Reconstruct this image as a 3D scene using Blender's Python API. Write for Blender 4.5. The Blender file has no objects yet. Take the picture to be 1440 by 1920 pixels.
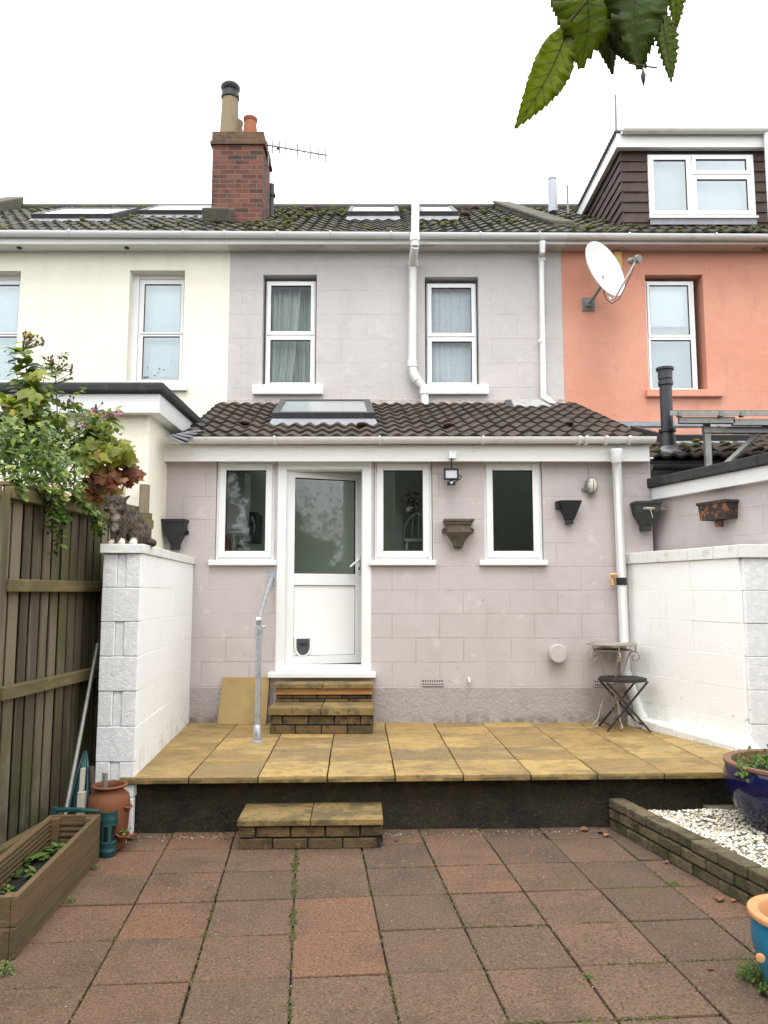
import bpy, bmesh, math, random
from mathutils import Vector, Matrix, noise
random.seed(7)
V = Vector
R = math.radians
S = bpy.context.scene
COL = S.collection

# ------------------------------------------------------------------ camera
F, PITCH, CAMZ = 1420.0, math.atan(150 / 1420.0), 1.6
cd = bpy.data.cameras.new("camera")
cd.sensor_width = 36
cd.lens = 36 * F / 1920
cd.clip_start = 0.05
cd.clip_end = 400
cam = bpy.data.objects.new("camera", cd)
COL.objects.link(cam)
cam.location = (0, 0, CAMZ)
cam.rotation_euler = (R(90) + PITCH, 0, 0)
S.camera = cam
# ------------------------------------------------------------------ sky, sun, exposure
W = bpy.data.worlds.new("World")
S.world = W
W.use_nodes = True
wn, wl = W.node_tree.nodes, W.node_tree.links
wn.clear()
SUN_EL, SUN_AZ = R(64), R(183)
sky = wn.new("ShaderNodeTexSky")
sky.sky_type = 'NISHITA'
sky.sun_disc = False
sky.sun_elevation = SUN_EL
sky.sun_rotation = SUN_AZ
sky.dust_density = 4
wtc = wn.new("ShaderNodeTexCoord")
cl = wn.new("ShaderNodeTexNoise")
cl.inputs["Scale"].default_value = 2.2
cl.inputs["Detail"].default_value = 5
wl.new(wtc.outputs["Generated"], cl.inputs["Vector"])
cr = wn.new("ShaderNodeValToRGB")
cr.color_ramp.elements[0].position = .3
cr.color_ramp.elements[0].color = (8.6, 8.8, 9.0, 1)
cr.color_ramp.elements[1].position = .7
cr.color_ramp.elements[1].color = (11.0, 11.1, 11.2, 1)
wl.new(cl.outputs["Fac"], cr.inputs["Fac"])
mx = wn.new("ShaderNodeMix")
mx.data_type = 'RGBA'
mx.inputs[0].default_value = .9
wl.new(sky.outputs[0], mx.inputs[6])
wl.new(cr.outputs[0], mx.inputs[7])
bg = wn.new("ShaderNodeBackground")
bg.inputs["Strength"].default_value = .12
wl.new(mx.outputs[2], bg.inputs["Color"])
wo = wn.new("ShaderNodeOutputWorld")
wl.new(bg.outputs[0], wo.inputs["Surface"])
sl = bpy.data.lights.new("sun", 'SUN')
sl.energy = .8
sl.angle = R(25)
sl.color = (1, .975, .94)
sun = bpy.data.objects.new("sun", sl)
COL.objects.link(sun)
sun.rotation_euler = V((math.sin(SUN_AZ) * math.cos(SUN_EL), math.cos(SUN_AZ) * math.cos(SUN_EL), math.sin(SUN_EL))).to_track_quat('Z', 'Y').to_euler()
sun.location = (0, 0, 30)
S.view_settings.view_transform = 'Standard'
S.view_settings.look = 'None'
S.view_settings.exposure = 1.22
S.view_settings.gamma = 1

# ------------------------------------------------------------------ measuring: photo pixel -> point on a plane of the place
_c, _s = math.cos(PITCH), math.sin(PITCH)
def ray(x, y):
    u, v = (x - 720) / F, (960 - y) / F
    return V((u, _c - _s * v, _s + _c * v))
def P(x, y, Y):
    d = ray(x, y); return V((0, 0, CAMZ)) + d * (Y / d.y)
def PZ(x, y, Z):
    d = ray(x, y); return V((0, 0, CAMZ)) + d * ((Z - CAMZ) / d.z)

# ------------------------------------------------------------------ mesh builder
class MB:
    def __init__(s): s.v, s.f, s.m, s.r = [], [], [], []
    def face(s, pts, m=0, r=None):
        i = len(s.v); s.v += [tuple(p) for p in pts]; s.f.append(tuple(range(i, i + len(pts)))); s.m.append(m); s.r.append(random.random() if r is None else r)
    def mesh(s, vs, fs, m=0, r=None):
        i = len(s.v); s.v += [tuple(p) for p in vs]
        r = random.random() if r is None else r
        for f in fs: s.f.append(tuple(k + i for k in f)); s.m.append(m); s.r.append(r)
    def hexa(s, b, t, m=0, r=None):   # 4 bottom points, 4 top points, same order
        s.mesh(list(b) + list(t), [(3, 2, 1, 0), (4, 5, 6, 7), (0, 1, 5, 4), (1, 2, 6, 5), (2, 3, 7, 6), (3, 0, 4, 7)], m, r)
    def box(s, x0, x1, y0, y1, z0, z1, m=0, r=None):
        b = [(x0, y0), (x1, y0), (x1, y1), (x0, y1)]
        s.hexa([(x, y, z0) for x, y in b], [(x, y, z1) for x, y in b], m, r)
    def obox(s, c, ax, ay, az, m=0, r=None):   # centre and three half-axis vectors
        c, ax, ay, az = V(c), V(ax), V(ay), V(az)
        b = [c - ax - ay - az, c + ax - ay - az, c + ax + ay - az, c - ax + ay - az]
        s.hexa(b, [p + az * 2 for p in b], m, r)
    def strip(s, a, b, z0, z1, o0, o1, m=0, r=None):  # prism over a ground line a-b, offsets to its left
        a, b = V((a[0], a[1], 0)), V((b[0], b[1], 0)); d = (b - a).normalized(); n = V((-d.y, d.x, 0))
        q = [a + n * o0, b + n * o0, b + n * o1, a + n * o1]
        s.hexa([(p.x, p.y, z0) for p in q], [(p.x, p.y, z1) for p in q], m, r)
    def tube(s, pts, rad, n=10, m=0, r=None, cap=True, ell=None):
        pts = [V(p) for p in pts]; k = len(pts)
        rad = rad if isinstance(rad, (list, tuple)) else [rad] * k
        vs, fs = [], []
        up = None
        for i, p in enumerate(pts):
            d = (pts[min(i + 1, k - 1)] - pts[max(i - 1, 0)]).normalized()
            if up is None:
                up = V((0, 0, 1)) if abs(d.z) < .9 else V((1, 0, 0))
            x = d.cross(up).normalized(); y = x.cross(d).normalized(); up = y
            for j in range(n):
                a = 2 * math.pi * j / n
                vs.append(p + (x * math.cos(a) + y * math.sin(a) * (ell or 1)) * rad[i])
        for i in range(k - 1):
            for j in range(n):
                fs.append((i * n + j, i * n + (j + 1) % n, (i + 1) * n + (j + 1) % n, (i + 1) * n + j))
        if cap: fs += [tuple(range(n))[::-1], tuple(range((k - 1) * n, k * n))]
        s.mesh(vs, fs, m, r)
    def lathe(s, prof, c=(0, 0, 0), n=24, axis=(0, 0, 1), m=0, r=None, cap=True, jit=0):
        q = V((0, 0, 1)).rotation_difference(V(axis).normalized()).to_matrix(); c = V(c); vs, fs = [], []
        for R_, z in prof:
            for j in range(n):
                a = 2 * math.pi * j / n; rr = R_ * (1 + jit * random.uniform(-1, 1))
                vs.append(c + q @ V((rr * math.cos(a), rr * math.sin(a), z)))
        k = len(prof)
        for i in range(k - 1):
            for j in range(n): fs.append((i * n + j, i * n + (j + 1) % n, (i + 1) * n + (j + 1) % n, (i + 1) * n + j))
        if cap: fs += [tuple(range(n))[::-1], tuple(range((k - 1) * n, k * n))]
        s.mesh(vs, fs, m, r)
    def ball(s, c, rx, ry=None, rz=None, n=8, k=6, m=0, r=None, jit=0, rot=None):
        ry = ry or rx; rz = rz or rx; vs, fs = [], []
        for i in range(k + 1):
            t = math.pi * i / k
            for j in range(n):
                a = 2 * math.pi * j / n; g = 1 + jit * random.uniform(-1, 1)
                q = V((rx * math.sin(t) * math.cos(a) * g, ry * math.sin(t) * math.sin(a) * g, -rz * math.cos(t) * g))
                vs.append(V(c) + (rot @ q if rot else q))
        for i in range(k):
            for j in range(n): fs.append((i * n + j, i * n + (j + 1) % n, (i + 1) * n + (j + 1) % n, (i + 1) * n + j))
        s.mesh(vs, fs, m, r)
    def prism(s, poly, d, m=0, r=None):   # polygon of 3-D points, extruded by vector d
        d = V(d); n = len(poly); vs = [V(p) for p in poly] + [V(p) + d for p in poly]
        s.mesh(vs, [tuple(range(n))[::-1], tuple(range(n, 2 * n))] + [(i, (i + 1) % n, n + (i + 1) % n, n + i) for i in range(n)], m, r)
    def wall(s, x0, x1, z0, z1, y0, y1, holes, m=0):   # wall along X with openings (hx0,hx1,hz0,hz1)
        xs = sorted({x0, x1} | {h[i] for h in holes for i in (0, 1)}); zs = sorted({z0, z1} | {h[i] for h in holes for i in (2, 3)})
        xs = [x for x in xs if x0 <= x <= x1]; zs = [z for z in zs if z0 <= z <= z1]
        for i in range(len(xs) - 1):
            for j in range(len(zs) - 1):
                cx, cz = (xs[i] + xs[i + 1]) / 2, (zs[j] + zs[j + 1]) / 2
                if any(h[0] < cx < h[1] and h[2] < cz < h[3] for h in holes): continue
                a, b, c, d = xs[i], xs[i + 1], zs[j], zs[j + 1]
                s.face([(a, y0, c), (b, y0, c), (b, y0, d), (a, y0, d)], m)
                s.face([(b, y1, c), (a, y1, c), (a, y1, d), (b, y1, d)], m)
        for a, b, c, d in holes:
            s.face([(a, y0, c), (a, y1, c), (b, y1, c), (b, y0, c)], m); s.face([(a, y0, d), (b, y0, d), (b, y1, d), (a, y1, d)], m)
            s.face([(a, y0, c), (a, y0, d), (a, y1, d), (a, y1, c)], m); s.face([(b, y0, c), (b, y1, c), (b, y1, d), (b, y0, d)], m)
        a, b, c, d = x0, x1, z0, z1
        s.face([(a, y0, c), (b, y0, c), (b, y1, c), (a, y1, c)], m); s.face([(a, y0, d), (a, y1, d), (b, y1, d), (b, y0, d)], m)
        s.face([(a, y0, c), (a, y1, c), (a, y1, d), (a, y0, d)], m); s.face([(b, y0, c), (b, y0, d), (b, y1, d), (b, y1, c)], m)
    def build(s, name, mats, parent=None, bevel=0, smooth=False, seg=2, fix=True, label=None):
        me = bpy.data.meshes.new(name); me.from_pydata(s.v, [], s.f)
        mats = mats if isinstance(mats, (list, tuple)) else [mats]
        for q in mats: me.materials.append(q)
        me.polygons.foreach_set("material_index", s.m)
        at = me.attributes.new("rnd", 'FLOAT', 'FACE'); at.data.foreach_set("value", s.r)
        if fix:
            bm = bmesh.new(); bm.from_mesh(me); bmesh.ops.recalc_face_normals(bm, faces=bm.faces); bm.to_mesh(me); bm.free()
        if smooth: me.polygons.foreach_set("use_smooth", [True] * len(me.polygons))
        o = bpy.data.objects.new(name, me); COL.objects.link(o)
        if parent is not None:
            o.parent = parent
            if parent.type == 'EMPTY': o.location = -parent.location
        if bevel:
            b = o.modifiers.new("bevel", 'BEVEL'); b.width = bevel; b.segments = seg; b.limit_method = 'ANGLE'; b.angle_limit = R(40)
            if not smooth: b.harden_normals = False
        if label: o["label"] = label
        return o
def smooth_by_angle(o, deg=40):
    me = o.data; me.polygons.foreach_set("use_smooth", [True] * len(me.polygons)); me.set_sharp_from_angle(angle=R(deg)); return o
def thing(name, label, cat, loc=(0, 0, 0), group=None):
    o = bpy.data.objects.new(name, None); COL.objects.link(o); o.location = loc; o.empty_display_size = .1
    o["label"] = label; o["category"] = cat
    if group: o["group"] = group
    return o
def tag(o, label, cat, kind=None, group=None):
    o["label"] = label; o["category"] = cat
    if kind: o["kind"] = kind
    if group: o["group"] = group
    return o

# ------------------------------------------------------------------ materials
def mat(name, col, rough=.8, rcols=None, layers=(), bump=(), brick=None, metal=0, spec=None, rnd=0, trans=0, tcol=None, rlayers=(), cell=False):
    m = bpy.data.materials.new(name); m.use_nodes = True
    nt = m.node_tree; N, L = nt.nodes, nt.links; N.clear()
    out = N.new("ShaderNodeOutputMaterial"); b = N.new("ShaderNodeBsdfPrincipled")
    L.new(b.outputs[0], out.inputs[0])
    b.inputs["Roughness"].default_value = rough; b.inputs["Metallic"].default_value = metal
    if spec is not None: b.inputs["Specular IOR Level"].default_value = spec
    tc = N.new("ShaderNodeTexCoord"); co = tc.outputs["Object"]; co0 = co
    if cell:   # every slab, brick or board gets its own piece of the pattern
        ca = N.new("ShaderNodeAttribute"); ca.attribute_name = "rnd"; cm = N.new("ShaderNodeMath"); cm.operation = 'MULTIPLY'; cm.inputs[1].default_value = 57.3; L.new(ca.outputs["Fac"], cm.inputs[0]); cv_ = N.new("ShaderNodeVectorMath"); cv_.operation = 'ADD'; L.new(co, cv_.inputs[0]); L.new(cm.outputs[0], cv_.inputs[1]); co = cv_.outputs[0]
    def mapped(st, off=(0, 0, 0)):
        mp = N.new("ShaderNodeMapping"); mp.inputs["Scale"].default_value = st; mp.inputs["Location"].default_value = off; L.new(co, mp.inputs[0]); return mp.outputs[0]
    def mixc(fac, a, bb, mode='MIX'):
        x = N.new("ShaderNodeMix"); x.data_type = 'RGBA'; x.blend_type = mode
        for sock, val in ((x.inputs[0], fac), (x.inputs[6], a), (x.inputs[7], bb)):
            if isinstance(val, (int, float)): sock.default_value = val
            elif isinstance(val, tuple): sock.default_value = (*val[:3], 1)
            else: L.new(val, sock)
        return x.outputs[2]
    def math_(op, a, bb=None, clamp=False):
        x = N.new("ShaderNodeMath"); x.operation = op; x.use_clamp = clamp
        for sock, val in ((x.inputs[0], a), (x.inputs[1], bb)):
            if val is None: continue
            if isinstance(val, (int, float)): sock.default_value = val
            else: L.new(val, sock)
        return x.outputs[0]
    def ramp(src, lo, hi):
        x = N.new("ShaderNodeMapRange"); x.inputs[1].default_value = lo; x.inputs[2].default_value = hi; x.interpolation_type = 'SMOOTHSTEP'; L.new(src, x.inputs[0]); return x.outputs[0]
    def nz(scale, det=5, st=(1, 1, 1), off=(0, 0, 0), dist=0, ro=.6):
        x = N.new("ShaderNodeTexNoise"); x.inputs["Scale"].default_value = scale; x.inputs["Detail"].default_value = det; x.inputs["Distortion"].default_value = dist
        x.inputs["Roughness"].default_value = ro; L.new(mapped(st, off), x.inputs["Vector"]); return x.outputs["Fac"]
    c = None
    if rcols or rnd:
        a = N.new("ShaderNodeAttribute"); a.attribute_name = "rnd"; rv = a.outputs["Fac"]
    if rcols:
        rp = N.new("ShaderNodeValToRGB"); L.new(rv, rp.inputs[0]); e = rp.color_ramp.elements
        for i, q in enumerate(rcols):
            el = e[i] if i < 2 else e.new(.5)
            el.position = i / (len(rcols) - 1); el.color = (*q, 1)
        for i, q in enumerate(rcols):
            e[i].position = i / (len(rcols) - 1); e[i].color = (*q, 1)
        c = rp.outputs[0]
    else:
        rg = N.new("ShaderNodeRGB"); rg.outputs[0].default_value = (*col, 1); c = rg.outputs[0]
    hts = []
    if brick:
        sx = N.new("ShaderNodeSeparateXYZ"); L.new(co, sx.inputs[0])
        h = math_('ADD', sx.outputs[0], sx.outputs[1]) if brick.get('ax', 'xz') == 'xz' else sx.outputs[1]
        h = math_('SUBTRACT', h, brick['ox']); zz = math_('SUBTRACT', sx.outputs[2], brick['oz'])
        wob = nz(1.7, 2); wob2 = math_('MULTIPLY', math_('SUBTRACT', wob, .5), brick.get('wob', .012)); zz = math_('ADD', zz, wob2)
        cb = N.new("ShaderNodeCombineXYZ"); L.new(h, cb.inputs[0]); L.new(zz, cb.inputs[1])
        bt = N.new("ShaderNodeTexBrick"); L.new(cb.outputs[0], bt.inputs["Vector"])
        bt.inputs["Scale"].default_value = 1; bt.inputs["Mortar Size"].default_value = brick['mortar']; bt.inputs["Mortar Smooth"].default_value = .3
        bt.inputs["Brick Width"].default_value = brick['w']; bt.inputs["Row Height"].default_value = brick['h']; bt.offset = .5; bt.squash = 1
        bt.inputs["Bias"].default_value = 0
        bt.inputs["Color1"].default_value = (0, 0, 0, 1); bt.inputs["Color2"].default_value = (1, 1, 1, 1); bt.inputs["Mortar"].default_value = (.5, .5, .5, 1)
        if 'cols' in brick:
            rp = N.new("ShaderNodeValToRGB"); L.new(bt.outputs["Color"], rp.inputs[0]); e = rp.color_ramp.elements
            for i, q in enumerate(brick['cols']):
                el = e[i] if i < 2 else e.new(.5)
            for i, q in enumerate(brick['cols']):
                e[i].position = i / (len(brick['cols']) - 1); e[i].color = (*q, 1)
            c = rp.outputs[0]
        elif brick.get('var'):
            c = mixc(brick['var'], c, bt.outputs["Color"], 'OVERLAY')
        fade = ramp(nz(1.1, 3, off=(5, 2, 1)), .35, .65) if brick.get('fade') else None
        mf = math_('MULTIPLY', bt.outputs["Fac"], brick.get('mamt', 1))
        if fade is not None: mf = math_('MULTIPLY', mf, math_('ADD', math_('MULTIPLY', fade, .8), .2))
        hts.append((math_('MULTIPLY', mf, -1), brick.get('bump', .004)))
        brickf = (mf, brick['mcol'])
    for i, ly in enumerate(layers):
        kind = ly.get('kind', 'noise'); amt = ly.get('amt', 1)
        if kind == 'ball':
            vm = N.new("ShaderNodeVectorMath"); vm.operation = 'DISTANCE'; L.new(co, vm.inputs[0]); vm.inputs[1].default_value = ly['c']
            dd = math_('ADD', vm.outputs["Value"], math_('MULTIPLY', math_('SUBTRACT', nz(ly.get('ns', 60), 2), .5), ly.get('na', .02)))
            f = math_('SUBTRACT', 1, ramp(dd, ly['r0'], ly['r1']))
        elif kind == 'wave':
            wv = N.new("ShaderNodeTexWave"); wv.inputs["Scale"].default_value = ly['scale']; wv.inputs["Distortion"].default_value = ly.get('dist', 4); wv.inputs["Detail"].default_value = 3
            wv.inputs["Detail Scale"].default_value = ly.get('ds', 1.5); wv.bands_direction = ly.get('dir', 'X'); L.new(mapped(ly.get('st', (1, 1, 1))), wv.inputs["Vector"]); f = ramp(wv.outputs["Fac"], ly.get('lo', .3), ly.get('hi', .7))
        elif kind == 'vor':
            vo = N.new("ShaderNodeTexVoronoi"); vo.inputs["Scale"].default_value = ly['scale']; L.new(mapped(ly.get('st', (1, 1, 1))), vo.inputs["Vector"]); f = math_('SUBTRACT', 1, ramp(vo.outputs["Distance"], ly['lo'], ly['hi']))
        else:
            f = ramp(nz(ly['scale'], ly.get('det', 5), ly.get('st', (1, 1, 1)), (i * 3.1 + 1, i * 1.7, i * 2.3), ly.get('dist', 0)), ly.get('lo', .4), ly.get('hi', .6))
        if 'z' in ly:   # present only within a height band (damp from the ground, lichen near the top)
            sz = N.new("ShaderNodeSeparateXYZ"); L.new(co0, sz.inputs[0]); f = math_('MULTIPLY', f, ramp(sz.outputs[2], ly['z'][0], ly['z'][1]))
        if 'm2' in ly:
            f = math_('MULTIPLY', f, ramp(nz(ly['m2'][0], 4, off=(9 + i, 4, 2)), ly['m2'][1], ly['m2'][2]))
        if amt != 1: f = math_('MULTIPLY', f, amt)
        c = mixc(f, c, ly['col'], ly.get('mode', 'MIX'))
    if brick: c = mixc(brickf[0], c, brickf[1])
    if rnd:
        g = math_('ADD', math_('MULTIPLY', rv, 2 * rnd), 1 - rnd)
        cb = N.new("ShaderNodeCombineColor"); [L.new(g, cb.inputs[k]) for k in range(3)]
        c = mixc(1.0, c, cb.outputs[0], 'MULTIPLY')
    L.new(c, b.inputs["Base Color"])
    if rlayers:
        f = ramp(nz(rlayers[0], 4, off=(3, 3, 3)), .35, .65); x = N.new("ShaderNodeMapRange"); x.inputs[3].default_value = rlayers[1]; x.inputs[4].default_value = rlayers[2]; L.new(f, x.inputs[0]); L.new(x.outputs[0], b.inputs["Roughness"])
    for k, bp in enumerate(bump):
        hts.append((nz(bp[0], 4, bp[2] if len(bp) > 2 else (1, 1, 1), (k * 2.2, 1, k)), bp[1]))
    if hts:
        tot = None
        for hsock, amp in hts:
            q = math_('MULTIPLY', hsock, amp); tot = q if tot is None else math_('ADD', tot, q)
        bn = N.new("ShaderNodeBump"); bn.inputs["Distance"].default_value = 1; bn.inputs["Strength"].default_value = 1; L.new(tot, bn.inputs["Height"]); L.new(bn.outputs[0], b.inputs["Normal"])
    if trans:
        t = N.new("ShaderNodeBsdfTranslucent"); tb = mixc(1.0, c, tcol or (1, 1, .6), 'MULTIPLY'); L.new(tb, t.inputs[0])
        ms = N.new("ShaderNodeMixShader"); ms.inputs[0].default_value = trans; L.new(b.outputs[0], ms.inputs[1]); L.new(t.outputs[0], ms.inputs[2]); L.new(ms.outputs[0], out.inputs[0])
    return m
def glass(name, tint=(.86, .9, .88), refl=1.6, base=.03, rough=0):
    m = bpy.data.materials.new(name); m.use_nodes = True; N, L = m.node_tree.nodes, m.node_tree.links; N.clear()
    o = N.new("ShaderNodeOutputMaterial"); t = N.new("ShaderNodeBsdfTransparent"); t.inputs[0].default_value = (*tint, 1)
    g = N.new("ShaderNodeBsdfGlossy"); g.inputs["Roughness"].default_value = rough; g.inputs[0].default_value = (.95, .98, 1, 1)
    fr = N.new("ShaderNodeFresnel"); fr.inputs[0].default_value = 1.5
    a = N.new("ShaderNodeMath"); a.operation = 'MULTIPLY_ADD'; a.inputs[1].default_value = refl; a.inputs[2].default_value = base; a.use_clamp = True
    x = N.new("ShaderNodeMixShader"); L.new(fr.outputs[0], a.inputs[0]); L.new(a.outputs[0], x.inputs[0]); L.new(t.outputs[0], x.inputs[1]); L.new(g.outputs[0], x.inputs[2]); L.new(x.outputs[0], o.inputs[0])
    return m
# ------------------------------------------------------------------ materials of this place
WY, MY = 7.3, 9.8            # front of the kitchen extension, front of the main terrace wall
PAT = .38                    # patio height
course0 = P(600, 1106.7, WY).z; course_h = (P(600, 1106.7, WY).z - P(600, 1287, WY).z) / 4
bx0 = P(426, 1080, WY).x + WY
LIL = (.468, .415, .408)
LILU = (.47, .438, .422)
m_lilac = mat("lilac_block_paint", LIL, .75, brick=dict(w=course_h * 2, h=course_h, mortar=.0045, ox=bx0, oz=course0, mcol=(.36, .31, .30), mamt=.6, fade=1, bump=.006, wob=.01),
    layers=[dict(col=(.50, .455, .44), scale=1.3, lo=.4, hi=.7, amt=.6), dict(col=(.39, .35, .335), scale=3.5, lo=.5, hi=.75, amt=.45, st=(1, 1, .35)), dict(col=(.36, .30, .27), scale=9, lo=.62, hi=.74, amt=.5, m2=(1.2, .45, .62)), dict(col=(.37, .325, .30), scale=2.4, st=(2.5, 2.5, .10), lo=.54, hi=.74, amt=.28), dict(col=(.58, .54, .53), scale=6, lo=.62, hi=.68, amt=.45), dict(col=(.30, .24, .19), scale=13, lo=.69, hi=.72, amt=.7, m2=(1.7, .5, .6))],
    bump=((3, .012), (60, .0018), (220, .0008)))
mc0 = P(600, 545, MY).z; mch = (P(600, 500, MY).z - P(600, 640, MY).z) / 3.1
m_lilac_up = mat("lilac_render_paint", LILU, .75, brick=dict(w=mch * 2, h=mch, mortar=.005, ox=MY + .1, oz=mc0, mcol=(.40, .34, .335), mamt=.5, fade=1, bump=.004, wob=.02),
    layers=[dict(col=(.53, .49, .475), scale=1.1, lo=.4, hi=.7, amt=.6), dict(col=(.40, .375, .365), scale=2.2, lo=.5, hi=.75, amt=.5, st=(1.5, 1, .4)), dict(col=(.40, .36, .34), scale=5, lo=.5, hi=.75, amt=.5, z=(5.0, 6.0)), dict(col=(.38, .345, .33), scale=1.8, st=(2.5, 2.5, .10), lo=.54, hi=.74, amt=.3), dict(col=(.55, .52, .48), scale=4, lo=.6, hi=.68, amt=.4)],
    bump=((2.2, .02), (40, .003), (160, .001)))
m_plinth = mat("roughcast_plinth", (.385, .338, .328), .95, layers=[dict(col=(.30, .26, .245), scale=10, lo=.45, hi=.7, amt=.5), dict(col=(.43, .385, .375), scale=40, lo=.5, hi=.65, amt=.4), dict(col=(.12, .10, .075), scale=9, lo=.40, hi=.66, z=(.50, .38), amt=.8)],
    bump=((30, .010), (90, .008)))
m_cream = mat("cream_render", (.80, .755, .63), .85, layers=[dict(col=(.82, .78, .66), scale=1.2, amt=.5), dict(col=(.62, .57, .44), scale=3, lo=.55, hi=.8, amt=.35, st=(1, 1, .4)), dict(col=(.60, .54, .40), scale=26, lo=.55, hi=.72, amt=.22), dict(col=(.56, .51, .38), scale=1.9, st=(2.5, 2.5, .10), lo=.56, hi=.76, amt=.3), dict(col=(.35, .31, .23), scale=9, lo=.70, hi=.74, amt=.4)], bump=((45, .006), (110, .004), (5, .01)))
m_coral = mat("coral_render", (0.5676, 0.252, 0.1677), .8, brick=dict(w=mch * 2, h=mch, mortar=.005, ox=MY + .3, oz=mc0 - .05, mcol=(0.3956, 0.1512, 0.0946), mamt=.18, fade=1, bump=.003, wob=.02),
    layers=[dict(col=(0.602, 0.294, 0.2064), scale=1.4, lo=.35, hi=.65, amt=.7), dict(col=(0.43, 0.168, 0.1118), scale=3.4, lo=.55, hi=.75, amt=.5, st=(1, 1, .4)), dict(col=(0.344, 0.1344, 0.086), scale=7, lo=.68, hi=.74, amt=.6, st=(2, 1, 1))], bump=((2.2, .018), (50, .003)))
m_upvc = mat("white_upvc", (.76, .77, .76), .28, layers=[dict(col=(.70, .70, .66), scale=4, lo=.55, hi=.8, amt=.35)], bump=((2, .0015),))
m_upvc_old = mat("weathered_white_plastic", (.69, .68, .65), .4, layers=[dict(col=(.50, .48, .41), scale=6, lo=.52, hi=.75, amt=.55, st=(1, 1, .5)), dict(col=(.30, .29, .22), scale=18, lo=.62, hi=.75, amt=.5)], bump=((3, .002),))
m_fascia = mat("white_painted_board", (.78, .77, .74), .5, layers=[dict(col=(.55, .52, .45), scale=4, lo=.55, hi=.78, amt=.5, st=(.6, 1, 2)), dict(col=(.33, .30, .24), scale=14, lo=.66, hi=.75, amt=.5)], bump=((3, .004, (.4, 1, 2)), (40, .0008)))
m_soffit = mat("grimy_soffit_board", (.56, .53, .48), .7, layers=[dict(col=(.30, .27, .22), scale=5, lo=.5, hi=.7, amt=.8, st=(.5, 1, 2)), dict(col=(.70, .68, .63), scale=2.5, lo=.5, hi=.7, amt=.6)])
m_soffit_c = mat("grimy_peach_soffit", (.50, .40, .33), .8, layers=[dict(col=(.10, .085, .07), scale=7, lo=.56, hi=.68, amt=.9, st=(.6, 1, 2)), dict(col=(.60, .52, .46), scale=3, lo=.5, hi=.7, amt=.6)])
m_white_blk = mat("white_masonry_paint", (.90, .90, .89), .7, layers=[dict(col=(.78, .78, .75), scale=5, lo=.6, hi=.8, amt=.35), dict(col=(.14, .13, .10), scale=16, lo=.64, hi=.70, amt=.85, z=(1.0, .40)), dict(col=(.52, .54, .40), scale=5, lo=.46, hi=.66, amt=.5, z=(.70, .38)), dict(col=(.60, .60, .56), scale=7, st=(1, 1, .15), lo=.58, hi=.72, amt=.3)], bump=((4, .006), (60, .003), (170, .0012)))
m_grey_blk = mat("grey_block_front", (.70, .71, .71), .95, layers=[dict(col=(.84, .84, .84), scale=25, lo=.42, hi=.65, amt=.7), dict(col=(.50, .50, .50), scale=70, lo=.6, hi=.72, amt=.4), dict(col=(.14, .13, .10), scale=18, lo=.55, hi=.7, amt=.8, z=(.5, .2))], bump=((60, .004), (110, .003), (5, .01)))  # pillar fronts, greyer than the white side faces
m_coping = mat("painted_coping", (.74, .74, .71), .8, layers=[dict(col=(.45, .45, .38), scale=9, lo=.55, hi=.72, amt=.7), dict(col=(.12, .12, .10), scale=26, lo=.68, hi=.74, amt=.8)], bump=((20, .006), (80, .003)))
m_tile = mat("brown_roof_tile", (0.04224, 0.0291, 0.02045), .62, rcols=[(0.02816, 0.01981, 0.01415), (0.04365, 0.03034, 0.02097), (0.06195, 0.03963, 0.02726)], layers=[dict(col=(0.0704, 0.05077, 0.0325), scale=18, lo=.5, hi=.7, amt=.45), dict(col=(0.01549, 0.01238, 0.007338), scale=7, lo=.5, hi=.7, amt=.6), dict(col=(0.05984, 0.05573, 0.01572), scale=26, lo=.62, hi=.72, amt=.35)], bump=((60, .003), (200, .0015)))
m_tile_m = mat("mossy_roof_tile", (0.0288, 0.0252, 0.02112), .75, rcols=[(0.01728, 0.01568, 0.01373), (0.03168, 0.028, 0.02376), (0.04608, 0.04032, 0.03274)], layers=[dict(col=(0.06048, 0.05488, 0.01373), scale=2.2, lo=.44, hi=.58, amt=.75, m2=(12, .35, .55)), dict(col=(0.09216, 0.0784, 0.0264), scale=16, lo=.58, hi=.68, amt=.5), dict(col=(0.01152, 0.01064, 0.008448), scale=9, lo=.55, hi=.7, amt=.6)], bump=((40, .012), (140, .005)))
m_moss = mat("moss", (.075, .085, .020), 1, rcols=[(.045, .055, .014), (.085, .090, .022), (.14, .125, .04)], bump=((90, .01),))
m_brick = mat("red_chimney_brick", (0.1469, 0.05208, 0.03456), .9, brick=dict(w=.225, h=.0765, mortar=.007, ox=.05, oz=.01, mcol=(0.1665, 0.1259, 0.09504), mamt=.9, bump=.008, wob=.008, cols=[(0.03427, 0.01953, 0.01728), (0.1469, 0.04991, 0.0324), (0.1763, 0.0651, 0.0432), (0.1077, 0.03689, 0.02592), (0.06365, 0.03038, 0.02376)]),
    layers=[dict(col=(0.02938, 0.0217, 0.01728), scale=6, lo=.52, hi=.68, amt=.7), dict(col=(0.04406, 0.03472, 0.01512), scale=9, lo=.5, hi=.66, amt=.8, z=(8.9, 9.15))], bump=((50, .008),))
m_brick_top = mat("lichened_brick", (0.128, 0.077, 0.0462), .95, brick=dict(w=.225, h=.0765, mortar=.007, ox=.12, oz=.03, mcol=(0.128, 0.098, 0.066), mamt=.8, bump=.008, cols=[(0.072, 0.049, 0.0297), (0.16, 0.07, 0.0429), (0.096, 0.0595, 0.033)]), layers=[dict(col=(0.12, 0.098, 0.0462), scale=12, lo=.5, hi=.66, amt=.7), dict(col=(0.024, 0.0196, 0.01584), scale=8, lo=.55, hi=.7, amt=.8)], bump=((50, .01),))
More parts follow.
